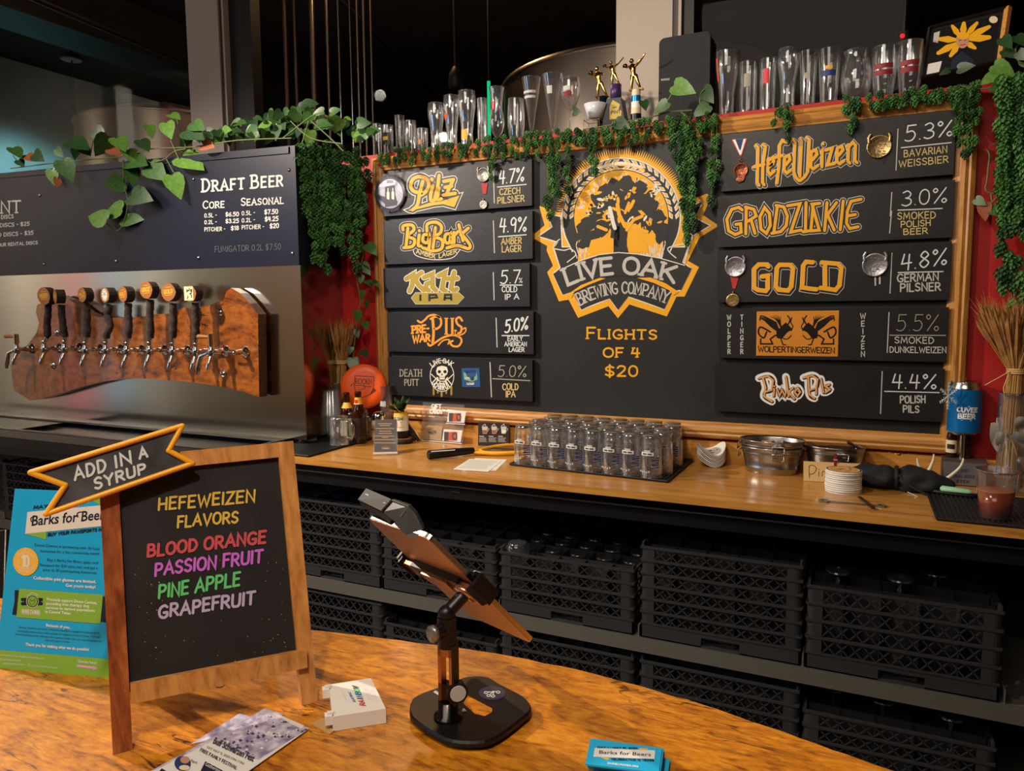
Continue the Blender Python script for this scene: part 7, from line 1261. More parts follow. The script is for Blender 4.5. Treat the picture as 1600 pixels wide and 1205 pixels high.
t = medal(C_([(308, 460)])[0], 11, 'bronze', 'bronze medal hanging on a red white and blue ribbon', [(C_([(225, 205), (365, 195), (312, 345), (300, 345)]), 'ribbon_red', 0), (C_([(238, 204), (350, 196), (310, 330), (298, 330)]), 'white_paint', 1), (C_([(262, 203), (328, 198), (305, 290), (296, 290)]), 'ribbon_blue', 2)]); a = atY(*C_([(310, 372)])[0], YS-.004)
b = B(); b.tube([a+V((.006*cos(k*.8), 0, .006*sin(k*.8))) for k in range(9)], .0012, 'bronze', 5); part('ring', b, t); b = B(); fill(b, C_([(262, 540), (290, 500), (330, 510), (345, 500), (330, 545), (290, 560)]), 'bronze', plY(YS-.008), 1); part('bow', b, t)
medal(E_([(262, 198)])[0], 16, 'silver_medal', 'copper toned horseshoe medal left of GOLD with a red ribbon and gold pendant', [(E_([(218, 270), (292, 270), (262, 380), (238, 380)]), 'ribbon_red', 0)], (E_([(241, 475)])[0], 10.5, 'brass_medal'), True)
medal(E_([(1425, 182)])[0], 18.5, 'silver_medal', 'silver horseshoe medal between GOLD and the price', [(E_([(1420, 270), (1434, 270), (1434, 355), (1422, 355)]), 'dim_white', 0), (E_([(1456, 270), (1472, 270), (1472, 342), (1458, 342)]), 'dim_white', 0)], None, True)
# ------------------------------------------------------------------ front bar and the things on it
edge = [(-260, 905), (-60, 925), (5, 932), (120, 945), (300, 962), (480, 984), (600, 998), (700, 1010), (800, 1026), (900, 1046), (1000, 1072), (1100, 1102), (1200, 1136), (1300, 1172), (1400, 1206), (1520, 1250), (1700, 1320)]
P = [atZ(x, y, ZB) for x, y in edge]; P = [(p.x, p.y) for p in P]; r_ = random.Random(4); PP = [P[0]]
for i in range(len(P)-1):
    for k in range(1, 5): PP.append((P[i][0]+(P[i+1][0]-P[i][0])*k/4, P[i][1]+(P[i+1][1]-P[i][1])*k/4+(r_.uniform(-.002, .002) if k < 4 else 0)))
bk = [(.45, -3.05), (-.6, -3.0), (-1.9, -3.1)]
t = thing('front_bar', 'thick live edge wooden bar in the foreground', 'bar', (-.6, -2.6, 0)); b = B(); b.prism((PP+bk)[::-1], lambda x, y, z: V((x, y, z)), ZB-.055, ZB, 'bar_wood'); part('wood_slab', b, t)
b = B(); b.bb(-1.8, .4, -2.95, -2.35, .0, ZB-.055, 'matte_black'); part('bar_base', b, t)
# ---- generic leaning panel solved from its feet and one upper corner
def lean(BLp, BRp, TLp, TRp, z):
    a, c = atZ(*BLp, z), atZ(*BRp, z); d = (c-a).normalized(); nh = V((d.y, -d.x, 0)); nh = nh if nh.dot(CAM-a) > 0 else -nh; best = None
    for th_ in range(-20, 120):
        th = th_*.5; up = V((0, 0, cos(radians(th))))-nh*sin(radians(th)); n_ = nh*cos(radians(th))+V((0, 0, sin(radians(th)))); e = 0; hs = []
        for q, o in ((TLp, a), (TRp, c)):
            if q: p = onp(*q, a, n_); e += abs((p-o).dot(d)); hs.append((p-o).dot(up))
        if len(hs) == 2: e += abs(hs[0]-hs[1])
        if best is None or e < best[0]: best = (e, up, n_, sum(hs)/len(hs))
    return a, c, d, nh, best[1], best[2], best[3]
a, c, d, nh, up, n_, H = lean((178, 1180), (494, 1097), None, (457, 689), ZB)
W_ = (c-a).length; EZ = thing('easel_board', 'small wooden A-frame chalkboard listing syrup flavours in coloured ink', 'sign', (a+c)/2)
def bar_(b, u0, v0, u1, v1, w0, th, m, off=0., w1=None):     # rail in panel coordinates (metres along d and up)
    w1 = w0 if w1 is None else w1; A = a+d*u0+up*v0; C = a+d*u1+up*v1; e = (C-A).normalized(); s = n_.cross(e).normalized()
    vs = [A-s*w0/2, C-s*w1/2, C+s*w1/2, A+s*w0/2]; b.add([v+n_*off for v in vs]+[v+n_*(off-th) for v in vs], [(0, 1, 2, 3), (7, 6, 5, 4), (0, 4, 5, 1), (1, 5, 6, 2), (2, 6, 7, 3), (3, 7, 4, 0)], m)
def uv(x, y): p = onp(x, y, a, n_)-a; return p.dot(d), p.dot(up)
fw_ = .021
uL, vT = uv(160, 720)[0], H
b = B(); l0 = uv(192, 1176); l1 = uv(172, 790); l1 = (l0[0]+(l1[0]-l0[0])*(vT/l1[1]), vT); l0 = (l0[0], .0); bar_(b, *l0, *l1, .022, .017, 'red_wood'); part('leg', b, EZ)
b = B(); r0 = uv(484, 1096); r1 = uv(446, 692); r0 = (r0[0], .0); r1 = (r1[0], vT); bar_(b, *r0, *r1, .022, .017, 'aframe_wood'); part('leg', b, EZ)
b = B(); t0 = (l1[0]+.01, vT-.011); t1 = (r1[0]-.011, vT-.011); bar_(b, *t0, *t1, .021, .017, 'aframe_wood', .0005); part('top_rail', b, EZ)
b0, b1 = uv(204, 1083), uv(478, 1028); b = B(); bar_(b, *b0, *b1, .024, .026, 'aframe_wood', .008); part('bottom_rail', b, EZ)
b = B(); q = [l0, r0, r1, l1]; iu = lambda l, r, v: (l[0]+(r[0]-l[0])*v/vT); pts = [a+d*iu(l0, l1, b0[1])+up*b0[1], a+d*iu(r0, r1, b1[1])+up*b1[1], a+d*r1[0]+up*(vT-.01), a+d*l1[0]+up*(vT-.01)]; b.add([p-n_*.006 for p in pts]+[p-n_*.012 for p in pts], [(0, 1, 2, 3), (7, 6, 5, 4)], 'chalkboard'); part('chalk_panel', b, EZ)
fe = plane(a-n_*.006, n_); Ze = Zm(0, 640, 2.1333); b = B(); ln = lambda b, T, p, q, h, m, w_=3.6, h2=None: lay(b, T, *Ze([p, q]), h, w_, m, fe, 2, h2=h2, gap=.24, sx=.06, jit=.04)
ln(b, 'HEFEWEIZEN', (528, 336), (848, 306), 18, 'ink_yellow', 3.5); ln(b, 'FLAVORS', (592, 392), (792, 376), 17, 'ink_yellow', 3.5); ln(b, 'BLOOD ORANGE', (492, 490), (884, 444), 18, 'ink_red', 4.4); ln(b, 'PASSION FRUIT', (517, 554), (874, 508), 19, 'ink_magenta', 4); ln(b, 'PINE APPLE', (529, 630), (798, 584), 20, 'ink_green', 4); ln(b, 'GRAPEFRUIT', (529, 696), (848, 646), 19, 'ink_lilac', 4.2)
part('lettering', b, EZ)
b = B(); rr = random.Random(9)
for k in range(70): x, y = rr.uniform(430, 960), rr.uniform(500, 850); stroke(b, Ze([(x, y), (x+rr.uniform(-3, 3), y+rr.uniform(-3, 3))]), rr.uniform(.4, 1.1), rr.choice(('chalk_tan', 'chalk_dim')), fe, .5)
part('chalk_specks', b, EZ)
A2 = a+d*(W_*.5)+up*.02; b = B(); rear = [];  # rear legs of the A-frame
for u in (.03, W_-.03): topp = a+d*u+up*(vT-.01)-n_*.02; foot = V((topp.x, topp.y, ZB))-nh*.075; b = B(); s = d*.009; b.add([foot-s, foot+s, topp+s, topp-s]+[v-nh*.014 for v in (foot-s, foot+s, topp+s, topp-s)], [(0, 1, 2, 3), (7, 6, 5, 4), (0, 4, 5, 1), (1, 5, 6, 2), (2, 6, 7, 3), (3, 7, 4, 0)], 'red_wood'); part('rear_leg', b, EZ)
b = B(); q = onp(347, 1070, a, n_)-n_*.02; b.tube([q+d*(.008*cos(k*.7))+up*(.008*sin(k*.7)) for k in range(3, 9)], .001, 'pewter', 5); part('hook', b, EZ)
# ribbon sign
Zs_ = Zm(0, 600, 5.3333); o5 = [(255, 740), (1520, 350), (1405, 558), (1605, 662), (385, 1085), (545, 845)]; off = .012; P0 = a+n_*off; onr = lambda x, y, l: onp(x, y, P0+n_*(.0004+l*.0004), n_); b = B(); R6 = [onr(*p, 0) for p in Zs_(o5)]
RS = thing('ribbon_sign', 'orange edged ribbon sign reading ADD IN A SYRUP on the easel corner', 'sign', R6[4]); b.add(R6+[p-n_*.009 for p in R6], [tuple(range(6)), tuple(range(6, 12))[::-1]]+[(i, i+6, (i+1) % 6+6, (i+1) % 6) for i in range(6)], 'syrup_board'); part('ribbon_board', b, RS)
b = B(); fr = R6+[R6[0]]
for i in range(6): b.tube([fr[i]+n_*.001, fr[i+1]+n_*.001], .0036, 'yellow_plastic', 8); b.sphere(fr[i]+n_*.001, .0036, 'yellow_plastic', 8)
part('painted_edge', b, RS); b = B()
for T, p, q, h in (('ADD', (625, 800), (885, 722), 20), ('IN', (965, 697), (1095, 655), 19), ('A', (1165, 625), (1228, 607), 18), ('SYRUP', (795, 880), (1215, 738), 18)): lay(b, T, *Zs_([p, q]), h*.93, 3.9, 'ink_white', onr, 2, gap=.28, sx=-.12, jit=.02, h2=h*.93 if h > 18 else 14)
part('lettering', b, RS)
# ---- blue poster
a, c, d, nh, up, n_, H = lean((-8, 1043), (171, 1059.6), (22.6, 764), None, ZB); W_ = .216; t = thing('event_poster', 'blue Barks for Beers poster standing behind the easel', 'poster', (a+c)/2); c = a+d*W_
b = B(); pt = [a, c, c+up*H, a+up*H]; b.add(pt+[p-n_*.004 for p in pt], [(0, 1, 2, 3), (7, 6, 5, 4), (0, 4, 5, 1), (1, 5, 6, 2), (2, 6, 7, 3), (3, 7, 4, 0)], 'blue_card'); part('board', b, t)
b = B(); fo = V((0, 0, 0)); foot = (a+c)/2+nh*-.09; foot.z = ZB; tp_ = (a+c)/2+up*H*.7-n_*.005; s = d*.03; b.add([foot-s, foot+s, tp_+s*.5, tp_-s*.5], [(0, 1, 2, 3)], 'kraft'); part('easel_back', b, t)
fp = plane(a, n_); Zo = Zm(0, 780, 5.3333); Zq = Zm(0, 820, 4.82); b = B()
fill(b, [(-10, 1015), (171, 1030), (180, 1062), (-10, 1045)], 'green_print', fp, 1); fill(b, Zo([(750, 0), (750, -15), (830, -20), (850, 60)]), 'green_print', fp, 1)
fill(b, Zo([(228, 108), (860, 50), (900, 220), (210, 290)]), 'cream', fp, 2); fill(b, Zo([(210, 292), (385, 272), (383, 338)]), 'green_print', fp, 1.5)
def script(b, T, p, q, h, m, z, w_): lay(b, T, *z([p, q]), h, w_, m, fp, 3)
txt(b, 'Barks for Beers', *Zo([(262, 222), (905, 165)]), 15.5, 'navy_print', fp, 3, bold=.02, sx=.12); stroke(b, Zo([(262, 190), (258, 160), (285, 145), (300, 150)]), 1.8, 'navy_print', fp, 3, True); stroke(b, Zo([(650, 150), (645, 120), (670, 108), (690, 112)]), 1.8, 'navy_print', fp, 3, True)
lay(b, 'MAY 1 - 31, 2024', *Zo([(278, 82), (700, 40)]), 4.6, 1.4, 'navy_print', fp, 3, sx=.2); lay(b, 'BUY YOUR PAWSPORTS HERE', *Zo([(398, 308), (905, 258)]), 4.6, 1.3, 'navy_print', fp, 3, sx=.2)
def tl(T, p, q, h, m, bold=0., z=Zo): txt(b, T, *z([p, q]), h, m, fp, 3, bold=bold)
tl('Divine Canines is partnering with 30 local', (288, 392), (828, 425), 4.2, 'navy_print'); tl('breweries for a fun community event!', (336, 442), (826, 465), 4.2, 'navy_print'); tl('Buy a Barks for Beers glass and', (392, 515), (815, 542), 4.2, 'navy_print'); tl('Pawsport for $30 (plus tax) and get a', (334, 558), (812, 585), 4.2, 'navy_print'); tl('pour at 30 participating breweries.', (358, 598), (808, 625), 4.2, 'navy_print')
tl('Collectible pint glasses are limited.', (278, 668), (800, 702), 4.6, 'white_paint', .02); tl('Get yours today!', (548, 730), (798, 746), 4.6, 'white_paint', .02)
fill(b, Zo([(122, 758), (165, 760), (140, 965), (100, 962), (120, 860)]), 'navy_print', fp, 1.5); fill(b, Zo([(850, 812), (900, 815), (890, 1030), (838, 1022)]), 'navy_print', fp, 1.5); fill(b, Zo([(160, 746), (858, 797), (835, 1040), (136, 985)]), 'green_print', fp, 2)
tl('Proceeds support Divine Canines,', (390, 845), (808, 876), 4.4, 'white_paint', .02); tl('providing free therapy dog', (386, 880), (742, 902), 4.2, 'white_paint', .02); tl('services to various populations', (382, 914), (790, 940), 4.2, 'white_paint', .02); tl('in Central Texas.', (378, 948), (592, 962), 4.2, 'white_paint', .02)
for x in (202, 335): fill(b, Zo(el(x-12, 838, 18, 15, 12)), 'navy_print', fp, 3); fill(b, Zo(el(x-12, 872, 18, 15, 12)), 'navy_print', fp, 3); fill(b, Zo(el(x+8, 838, 16, 15, 12)), 'navy_print', fp, 3); fill(b, Zo(el(x+8, 872, 16, 15, 12)), 'navy_print', fp, 3)
fill(b, Zo([(200, 842), (340, 842), (340, 870), (200, 868)]), 'navy_print', fp, 3.2); fill(b, Zo(el(270, 852, 52, 54, 20)), 'cream', fp, 3.4); fill(b, Zo(el(270, 852, 48, 50, 20)), 'navy_print', fp, 3.6); fill(b, Zo(el(270, 852, 40, 42, 20)), 'green_print', fp, 3.8)
for P_ in ([(250, 830), (248, 870), (265, 885), (290, 865), (292, 830), (278, 845), (262, 845), (250, 830)], [(262, 850), (266, 852)], [(280, 850), (284, 852)]): stroke(b, Zo(P_), .7, 'navy_print', fp, 4)
stroke(b, Zo([(228, 805), (270, 782), (315, 800)]), .8, 'cream', fp, 4, True); lay(b, 'DIVINE CANINES', *Zo([(184, 950), (332, 960)]), 5, 1, 'cream', fp, 3); stroke(b, Zo([(184, 918), (332, 928)]), .5, 'cream', fp, 3); stroke(b, Zo([(184, 958), (332, 968)]), .5, 'cream', fp, 3)
sl = [(215+103*(1+.045*(k % 2))*cos(2*pi*k/60), 522+115*(1+.045*(k % 2))*sin(2*pi*k/60)) for k in range(60)]; fill(b, Zo(sl), 'yellow_print', fp, 3); stroke(b, Zo(el(215, 522, 66, 76, 24)), .5, 'cream', fp, 3.4); lay(b, '10', *Zo([(186, 560), (240, 562)]), 17, 3.4, 'cream', fp, 3.6, gap=.1); stroke(b, Zo([(180, 572), (215, 582), (250, 572)]), .9, 'cream', fp, 3.6, True)
ring('CELEBRATING', 215, 522, 74, 84, 160, 20, 2.6, .5, 'cream', fp, 3.6, Zo); ring('OF BEERS FOR BARKS', 215, 522, 84, 96, 200, 340, 2.6, .5, 'cream', fp, 3.6, Zo)
tl('Because of you...', (385, 1062), (595, 1082), 4.6, 'white_paint', .02)
for T, p, q in (('Divine Canines and their volunteer handlers engaged in thousands of', (155, 1075), (828, 1125)), ('meaningful interactions with people throughout Central Texas. Through', (142, 1105), (835, 1158)), ('heart-warming visits, with gentle in-person belly rubs, we are changing lives', (128, 1132), (845, 1192)), ('one tail wag at a time.', (375, 1182), (580, 1198))): tl(T, p, q, 3.0, 'navy_print')
tl('Thank you for making what we do possible!', (192, 912), (672, 952), 4.6, 'white_paint', .02, Zq); tl('divinecanines.org/barksforbeers', (-10, 985), (335, 1015), 3.2, 'cream', 0, Zq); tl('@barksforbeers', (-10, 1020), (155, 1030), 3.2, 'cream', 0, Zq); tl('@barksforbeers', (20, 1052), (188, 1062), 3.2, 'cream', 0, Zq); tl('f', (216, 1063), (222, 1063), 3.4, 'cream', .02, Zq); stroke(b, Zq(el(219, 1057, 12, 13, 12)), .5, 'cream', fp, 3); tl('DivineCaninesTexas', (242, 1070), (432, 1084), 3.2, 'cream', 0, Zq); tl('Donate here!', (588, 1038), (728, 1050), 4, 'white_paint', .01, Zq)
stroke(b, Zq([(578, 1062), (705, 1078)]), 3.6, 'pink_print', fp, 3, cap=False); fill(b, Zq([(700, 1062), (738, 1082), (698, 1096)]), 'pink_print', fp, 3); part('printing', b, t)
b = B(); q = [onp(x, y, a-n_*.02, n_) for x, y in ((-12, 832), (9, 828), (6, 935), (-16, 935))]; b.add(q+[p-n_*.006 for p in q], [(0, 1, 2, 3), (7, 6, 5, 4), (0, 4, 5, 1), (1, 5, 6, 2), (2, 6, 7, 3)], 'black'); b.tube([q[0], q[1], q[2]], .0015, 'pewter', 5); single('card_terminal', b, 'black tablet edge peeking out left of the blue poster', 'tablet', (q[2].x, q[2].y, ZB))
# ---- flyers
def flat(P, z0, th, m, b=None):
    b = b or B(); q = [atZ(x, y, z0+th) for x, y in P]; b.add(q+[V((p.x, p.y, z0)) for p in q], [(0, 1, 2, 3)[::-1], (4, 5, 6, 7), (0, 4, 5, 1), (1, 5, 6, 2), (2, 6, 7, 3), (3, 7, 4, 0)], m); return b
Zl = Zm(200, 1000, 5.3333); fl = [Zl([(1190, 598), (1510, 738), (880, 1180), (40, 1180)]), Zl([(1140, 570), (1300, 620), (500, 1000), (-60, 1230)]), Zl([(930, 612), (1020, 640), (700, 830), (520, 870)])]
tF = None
for k, lb in ((2, 'violet festival flyer, the lowest one peeking out of the fan'), (1, 'violet festival flyer in the middle of the fan'), (0, 'violet and white festival flyer, topmost of the fan on the bar')):
    z0 = ZB+.0006+(2-k)*.0009; P_ = fl[k]; q = atZ(*P_[0], z0); t = thing('festival_flyer', lb, 'flyer', (q.x, q.y, z0), 0, 'festival flyers fanned on the bar'); part('sheet', flat(P_, z0, .0006, 'flyer_violet' if k else 'paper'), t)
z0 = ZB+.0031; fz = lambda x, y, l: atZ(x, y, z0+.0001+l*.0002); b = B(); fill(b, Zl([(1190, 600), (1508, 738), (1085, 1000), (710, 840)])[::-1], 'flyer_violet', fz, 0); fill(b, Zl([(1190, 612), (1220, 605), (1470, 715), (1440, 740)])[::-1], 'cream', fz, 1)
rr = random.Random(2); mat('violet_dark', '#4a4266', .5)
for k in range(80):
    x, y = rr.uniform(760, 1400), 0; x = rr.uniform(0, 1); y = rr.uniform(0, 1); px_, py_ = 1190+(1508-1190)*x+(710-1190)*y, 620+(738-620)*x+(840-620)*y+10; s_ = rr.uniform(5, 22); fill(b, Zl([(px_, py_-s_*.7), (px_+s_, py_), (px_, py_+s_*.6), (px_-s_*.8, py_)]), rr.choice(('violet_dark', 'violet_dark', 'cream')), fz, 1+.01*k)
txt(b, 'Buff Schwarzen Fest', *Zl([(705, 860), (1040, 1015)]), 9, 'medal_dark', fz, 3, bold=.03, sx=.5); lay(b, 'SAT MAY 11, 2024 1 PM 7 PM', *Zl([(655, 900), (960, 1040)]), 3, .7, 'chalk_dim', fz, 3, sx=.5); lay(b, 'FREE FAMILY FESTIVAL', *Zl([(598, 925), (900, 1080)]), 4.4, .9, 'medal_dark', fz, 3, sx=.5)
fill(b, Zl(el(455, 1030, 68, 62, 20)), 'ribbon_blue', fz, 3); fill(b, Zl(el(475, 1000, 40, 30, 14)), 'skin', fz, 4); fill(b, Zl(el(470, 1065, 45, 22, 14)), 'label_cream', fz, 4); txt(b, 'April', *Zl([(520, 1010), (570, 1035)]), 4, 'medal_dark', fz, 3, sx=.3); fill(b, Zl([(645, 1012), (790, 1090), (720, 1180), (590, 1120)]), 'navy_print', fz, 3); txt(b, 'Gathering', *Zl([(640, 1045), (760, 1105)]), 5, 'cream', fz, 4, sx=.5); fill(b, Zl([(280, 1070), (350, 1110), (300, 1180), (220, 1150)]), 'navy_print', fz, 3)
part('printing', b, t)
# ---- white box
Zw = Zm(480, 740, 2.5905); bx = Zw([(88, 855), (258, 828), (318, 952), (102, 985)]); z0 = ZB+.0005; hb = .02; q = [atZ(x, y, z0+hb) for x, y in bx]; t = thing('white_box', 'white card box marked Electric RAINBOW on the bar', 'box', V((sum(p.x for p in q)/4, sum(p.y for p in q)/4, z0))); b = B(); b.add(q+[V((p.x, p.y, z0)) for p in q], [(3, 2, 1, 0), (4, 5, 6, 7), (0, 1, 5, 4), (1, 2, 6, 5), (2, 3, 7, 6), (3, 0, 4, 7)], 'white_plastic'); part('box_body', b, t)
b = B(); e1 = (q[0]-q[3]); sd = (q[0]-q[1]).normalized()
for u in (.04, .86): p = q[3]+e1*u; b.box(p+e1*.05+sd*.004+V((0, 0, -.006)), (.012, .011, .012), 'white_plastic', Matrix.Rotation(atan2(e1.y, e1.x), 4, 'Z')); b.box(p+e1*.05+sd*.002+V((0, 0, .0015)), (.006, .008, .003), 'white_plastic', Matrix.Rotation(atan2(e1.y, e1.x), 4, 'Z'))
part('latch', b, t); fw2 = lambda x, y, l: atZ(x, y, z0+hb+.0001+l*.0002); b = B()
def vert(T, A, C, h, w_, cols):     # letters running up the box
    n = len(T); A, C = V(A), V(C)
    for i, ch in enumerate(T):
        p = A.lerp(C, i/n); q_ = A.lerp(C, (i+.78)/n); e = (q_-p); o = V((e.y, -e.x)).normalized()*-h; o = V((-h, -h*.12)); gw, st_ = GL[ch]
        for sm, P_ in S(st_): stroke(b, [tuple(p+e*(x_/gw)+o*y_) for x_, y_ in P_], w_, cols[i % len(cols)], fw2, 1, sm and len(P_) > 2)
mat('ink_cyan', '#2a9ed0', .5)
vert('RAINBOW', Zw([(236, 940)])[0], Zw([(205, 860)])[0], 8.5, 1.7, ('ink_red', 'red', 'purple', 'can_blue', 'ink_cyan', 'ink_green', 'purple')); vert('ELECTRIC', Zw([(196, 925)])[0], Zw([(175, 885)])[0], 3.8, .7, ('can_blue',)); 
for k in range(4): stroke(b, Zw([(150+k*4, 900+k*8), (140+k*4, 880+k*8)]), .4, 'ink_lilac', fw2, 1)
for k in range(5): stroke(b, Zw([(250+k*9, 915+k*2), (232+k*9, 870+k*2)]), .4, 'ink_lilac', fw2, 1)
part('printing', b, t)
b = flat(Zw([(15, 1012), (60, 990), (110, 1040), (90, 1055)]), ZB, .002, 'kraft'); single('wood_splinter', b, 'small torn brown cardboard scrap beside the flyers', 'scrap', atZ(*Zw([(60, 1020)])[0], ZB))
# ---- card stack
Zk = Zm(900, 1130, 8.8889); top_ = [(200, 215), (1195, 352), (1150, 690), (130, 565)]; zt = ZB+.03; N = 12
for k in range(N):
    zz = ZB+.001+k*.0026; dxp = (5, 0) if k > 5 else (14-2*k, 18-3*k) if k > 2 else (22, 30); P_ = [(x+dxp[0]*5, y+dxp[1]*5) for x, y in top_] if k < N-1 else top_
    P_ = Zk(P_); b = flat(P_, zz, .0022, 'blue_card2'); o_ = single('info_card', b, 'blue Barks for Beers card, %s' % ('topmost of the stack at the front of the bar' if k == N-1 else 'bottom of the stack' if k == 0 else '%s from the bottom of the stack' % ('second', 'third', 'fourth', 'fifth', 'sixth', 'seventh', 'eighth', 'ninth', 'tenth', 'eleventh')[k-1]), 'card', atZ(*P_[0], zz), 'blue cards stacked on the bar')
fk = lambda x, y, l: atZ(x, y, zz+.0023+l*.0002); b = B(); Zk1 = lambda P: Zk(P)
fill(b, Zk([(880, 345), (1000, 355), (990, 380), (870, 372)]), 'yellow_print', fk, 1); fill(b, Zk([(340, 475), (460, 485), (450, 512), (400, 505)]), 'yellow_print', fk, 1); fill(b, Zk([(262, 345), (1100, 380), (1090, 500), (240, 470)]), 'white_paint', fk, 2)
txt(b, 'Barks for Beers', *Zk([(320, 425), (1040, 460)]), 5, 'navy_print', fk, 3, bold=.01, sx=.1); lay(b, 'MAY 1 - MAY 31, 2024', *Zk([(300, 345), (850, 362)]), 2.4, .9, 'navy_print', fk, 3); lay(b, 'CELEBRATING 10 YEARS', *Zk([(490, 510), (1080, 528)]), 2.4, .9, 'navy_print', fk, 3); lay(b, 'DIVINECANINES.ORG', *Zk([(440, 568), (865, 615)]), 2.4, .8, 'white_paint', fk, 3)
part('printing', b, o_)
# ---- tablet on its stand
Zd = Zm(620, 940, 5.0208); ct = [(100, 830), (120, 760), (200, 715), (300, 680), (430, 630), (520, 595), (620, 582), (720, 592), (800, 640), (900, 690), (1000, 745), (1050, 800), (1050, 850), (1000, 900), (860, 1010), (740, 1080), (640, 1100), (500, 1100), (380, 1075), (260, 1010), (160, 940), (110, 890)]
zf = ZB+.002; th = .012; zt = zf+th; q = [atZ(*p, zt) for p in catmull(Zd(ct+[ct[0]]), 2)[:-1]]; cb = sum(q, V())/len(q); TS = thing('tablet_stand', 'black tablet stand with a rounded heavy base and bronze arm', 'tablet stand', (cb.x, cb.y, ZB))
b = B(); n = len(q); rg = []
for z, s in ((zf, .93), (zf+.004, 1.), (zt-.003, 1.), (zt, .975)): rg += [V((cb.x+(p.x-cb.x)*s, cb.y+(p.y-cb.y)*s, z)) for p in q]
b.add(rg, [tuple(range(n)), tuple(range(3*n, 4*n))[::-1]]+[(i*n+k, (i+1)*n+k, (i+1)*n+(k+1) % n, i*n+(k+1) % n) for i in range(3) for k in range(n)], 'black'); part('base', b, TS)
ft = lambda x, y, l: atZ(x, y, zt+.0002+l*.0003); b = B(); fill(b, Zd([(520, 800), (560, 735), (750, 835), (745, 870), (690, 900), (610, 880)]), 'bar_wood', ft, 1); stroke(b, Zd([(560, 735), (755, 838), (748, 872)]), 1.6, 'black', ft, 2); part('base_slot', b, TS)
b = B(); fill(b, Zd(el(748, 720, 105, 55, 28)), 'purple', ft, 1); fill(b, Zd(el(748, 720, 96, 49, 28)), 'medal_dark', ft, 2)
for x, y in ((700, 715), (720, 738), (755, 742), (795, 712)): stroke(b, Zd(el(x, y, 14, 8, 12)), 1.1, 'cream', ft, 3)
for P_ in ([(712, 710), (760, 712)], [(750, 705), (785, 708)], [(756, 712), (728, 732)], [(760, 715), (757, 734)]): stroke(b, Zd(P_), 1.2, 'cream', ft, 3)
part('sticker', b, TS); b = B(); fill(b, Zd([(425, 650), (460, 625), (525, 662), (440, 710)]), 'dim_white', ft, 1); fill(b, Zd([(285, 710), (305, 698), (330, 715), (330, 740)]), 'dim_white', ft, 1); fill(b, Zd([(490, 880), (525, 835), (548, 858)]), 'dim_white', ft, 1); part('paper_tag', b, TS)
cb0 = atZ(*Zd([(405, 905)])[0], zt); dist = (cb0-CAM).dot(FW)
def at_d(x, y, k=0.): dd = ray(x, y); return CAM+dd*(dist+k)
b = B(); b.lathe([(.001, 0), (.019, 0), (.019, .003), (.013, .005), (.013, .022), (.001, .022)], 'dark_steel', 20, cb0); part('collar', b, TS)
pb = at_d(*Zd([(372, 880)])[0]); pb = V((cb0.x, cb0.y, cb0.z+.022)); tt = at_d(*Zd([(372, 60)])[0]); tx = V((cb0.x-.0, cb0.y, tt.z))
hb = tt.z-pb.z; b = B(); cx_ = cb0; side = RT.copy(); side.z = 0; side.normalize(); dep = V((-side.y, side.x, 0)); M3 = Matrix.Rotation(atan2(side.y, side.x)-.5, 4, 'Z')
zA, zB_ = cb0.z+.02, cb0.z+.02+hb*.68
O5 = [(-.0115, 0), (.0115, 0), (.0115, zB_-zA), (-.0115, zB_-zA)]
for x in (-.0085, .0085): b.box(V((cb0.x, cb0.y, (zA+zB_)/2))+(M3 @ V((x, 0, 0))), (.005, .012, zB_-zA), 'bronze_metal', M3)
b.box(V((cb0.x, cb0.y, zA+.012)), (.022, .012, .03), 'dark_steel', M3); b.box(V((cb0.x, cb0.y, zB_-.008)), (.022, .012, .016), 'bronze_metal', M3); b.box(V((cb0.x, cb0.y, (zA+zB_)/2))+(M3 @ V((.012, .0, 0))), (.003, .013, zB_-zA), 'black', M3); part('slotted_arm', b, TS)
b = B(); z5 = zA+hb*.02+.0; kp = V((cb0.x, cb0.y, zA+.018)); dv = (CAM-kp); dv.z = 0; dv.normalize(); dv = (dv+side*.25).normalized(); b.tube([kp+side*.01, kp+side*.01+dv*.012], .0135, 'black', 18); part('joint_knob', b, TS); b = B(); b.tube([kp+side*.01+dv*.012, kp+side*.01+dv*.0135], .0105, 'dim_white', 18); part('knob_face', b, TS)
b = B(); b.tube([V((cb0.x, cb0.y, zB_-.004)), V((cb0.x, cb0.y, tt.z-.004))], .0125, 'black', 16); b.sphere(V((cb0.x, cb0.y, tt.z)), .0115, 'black', 12); part('upper_sleeve', b, TS)
b = B(); kp = V((cb0.x, cb0.y, (zB_+tt.z)/2)); dk = (-side+dv*.8).normalized(); b.tube([kp+dk*.008, kp+dk*.02], .010, 'black', 14); b.lathe([(.0, .0), (.011, 0), (.0115, .005), (.009, .007), (.001, .007)], 'pewter', 14, kp+dk*.02, dk.to_track_quat('Z', 'Y').to_matrix().to_4x4()); part('clamp_knob', b, TS)
# tablet: A top-left, B top-right, C bottom-right, D bottom-left of the visible back

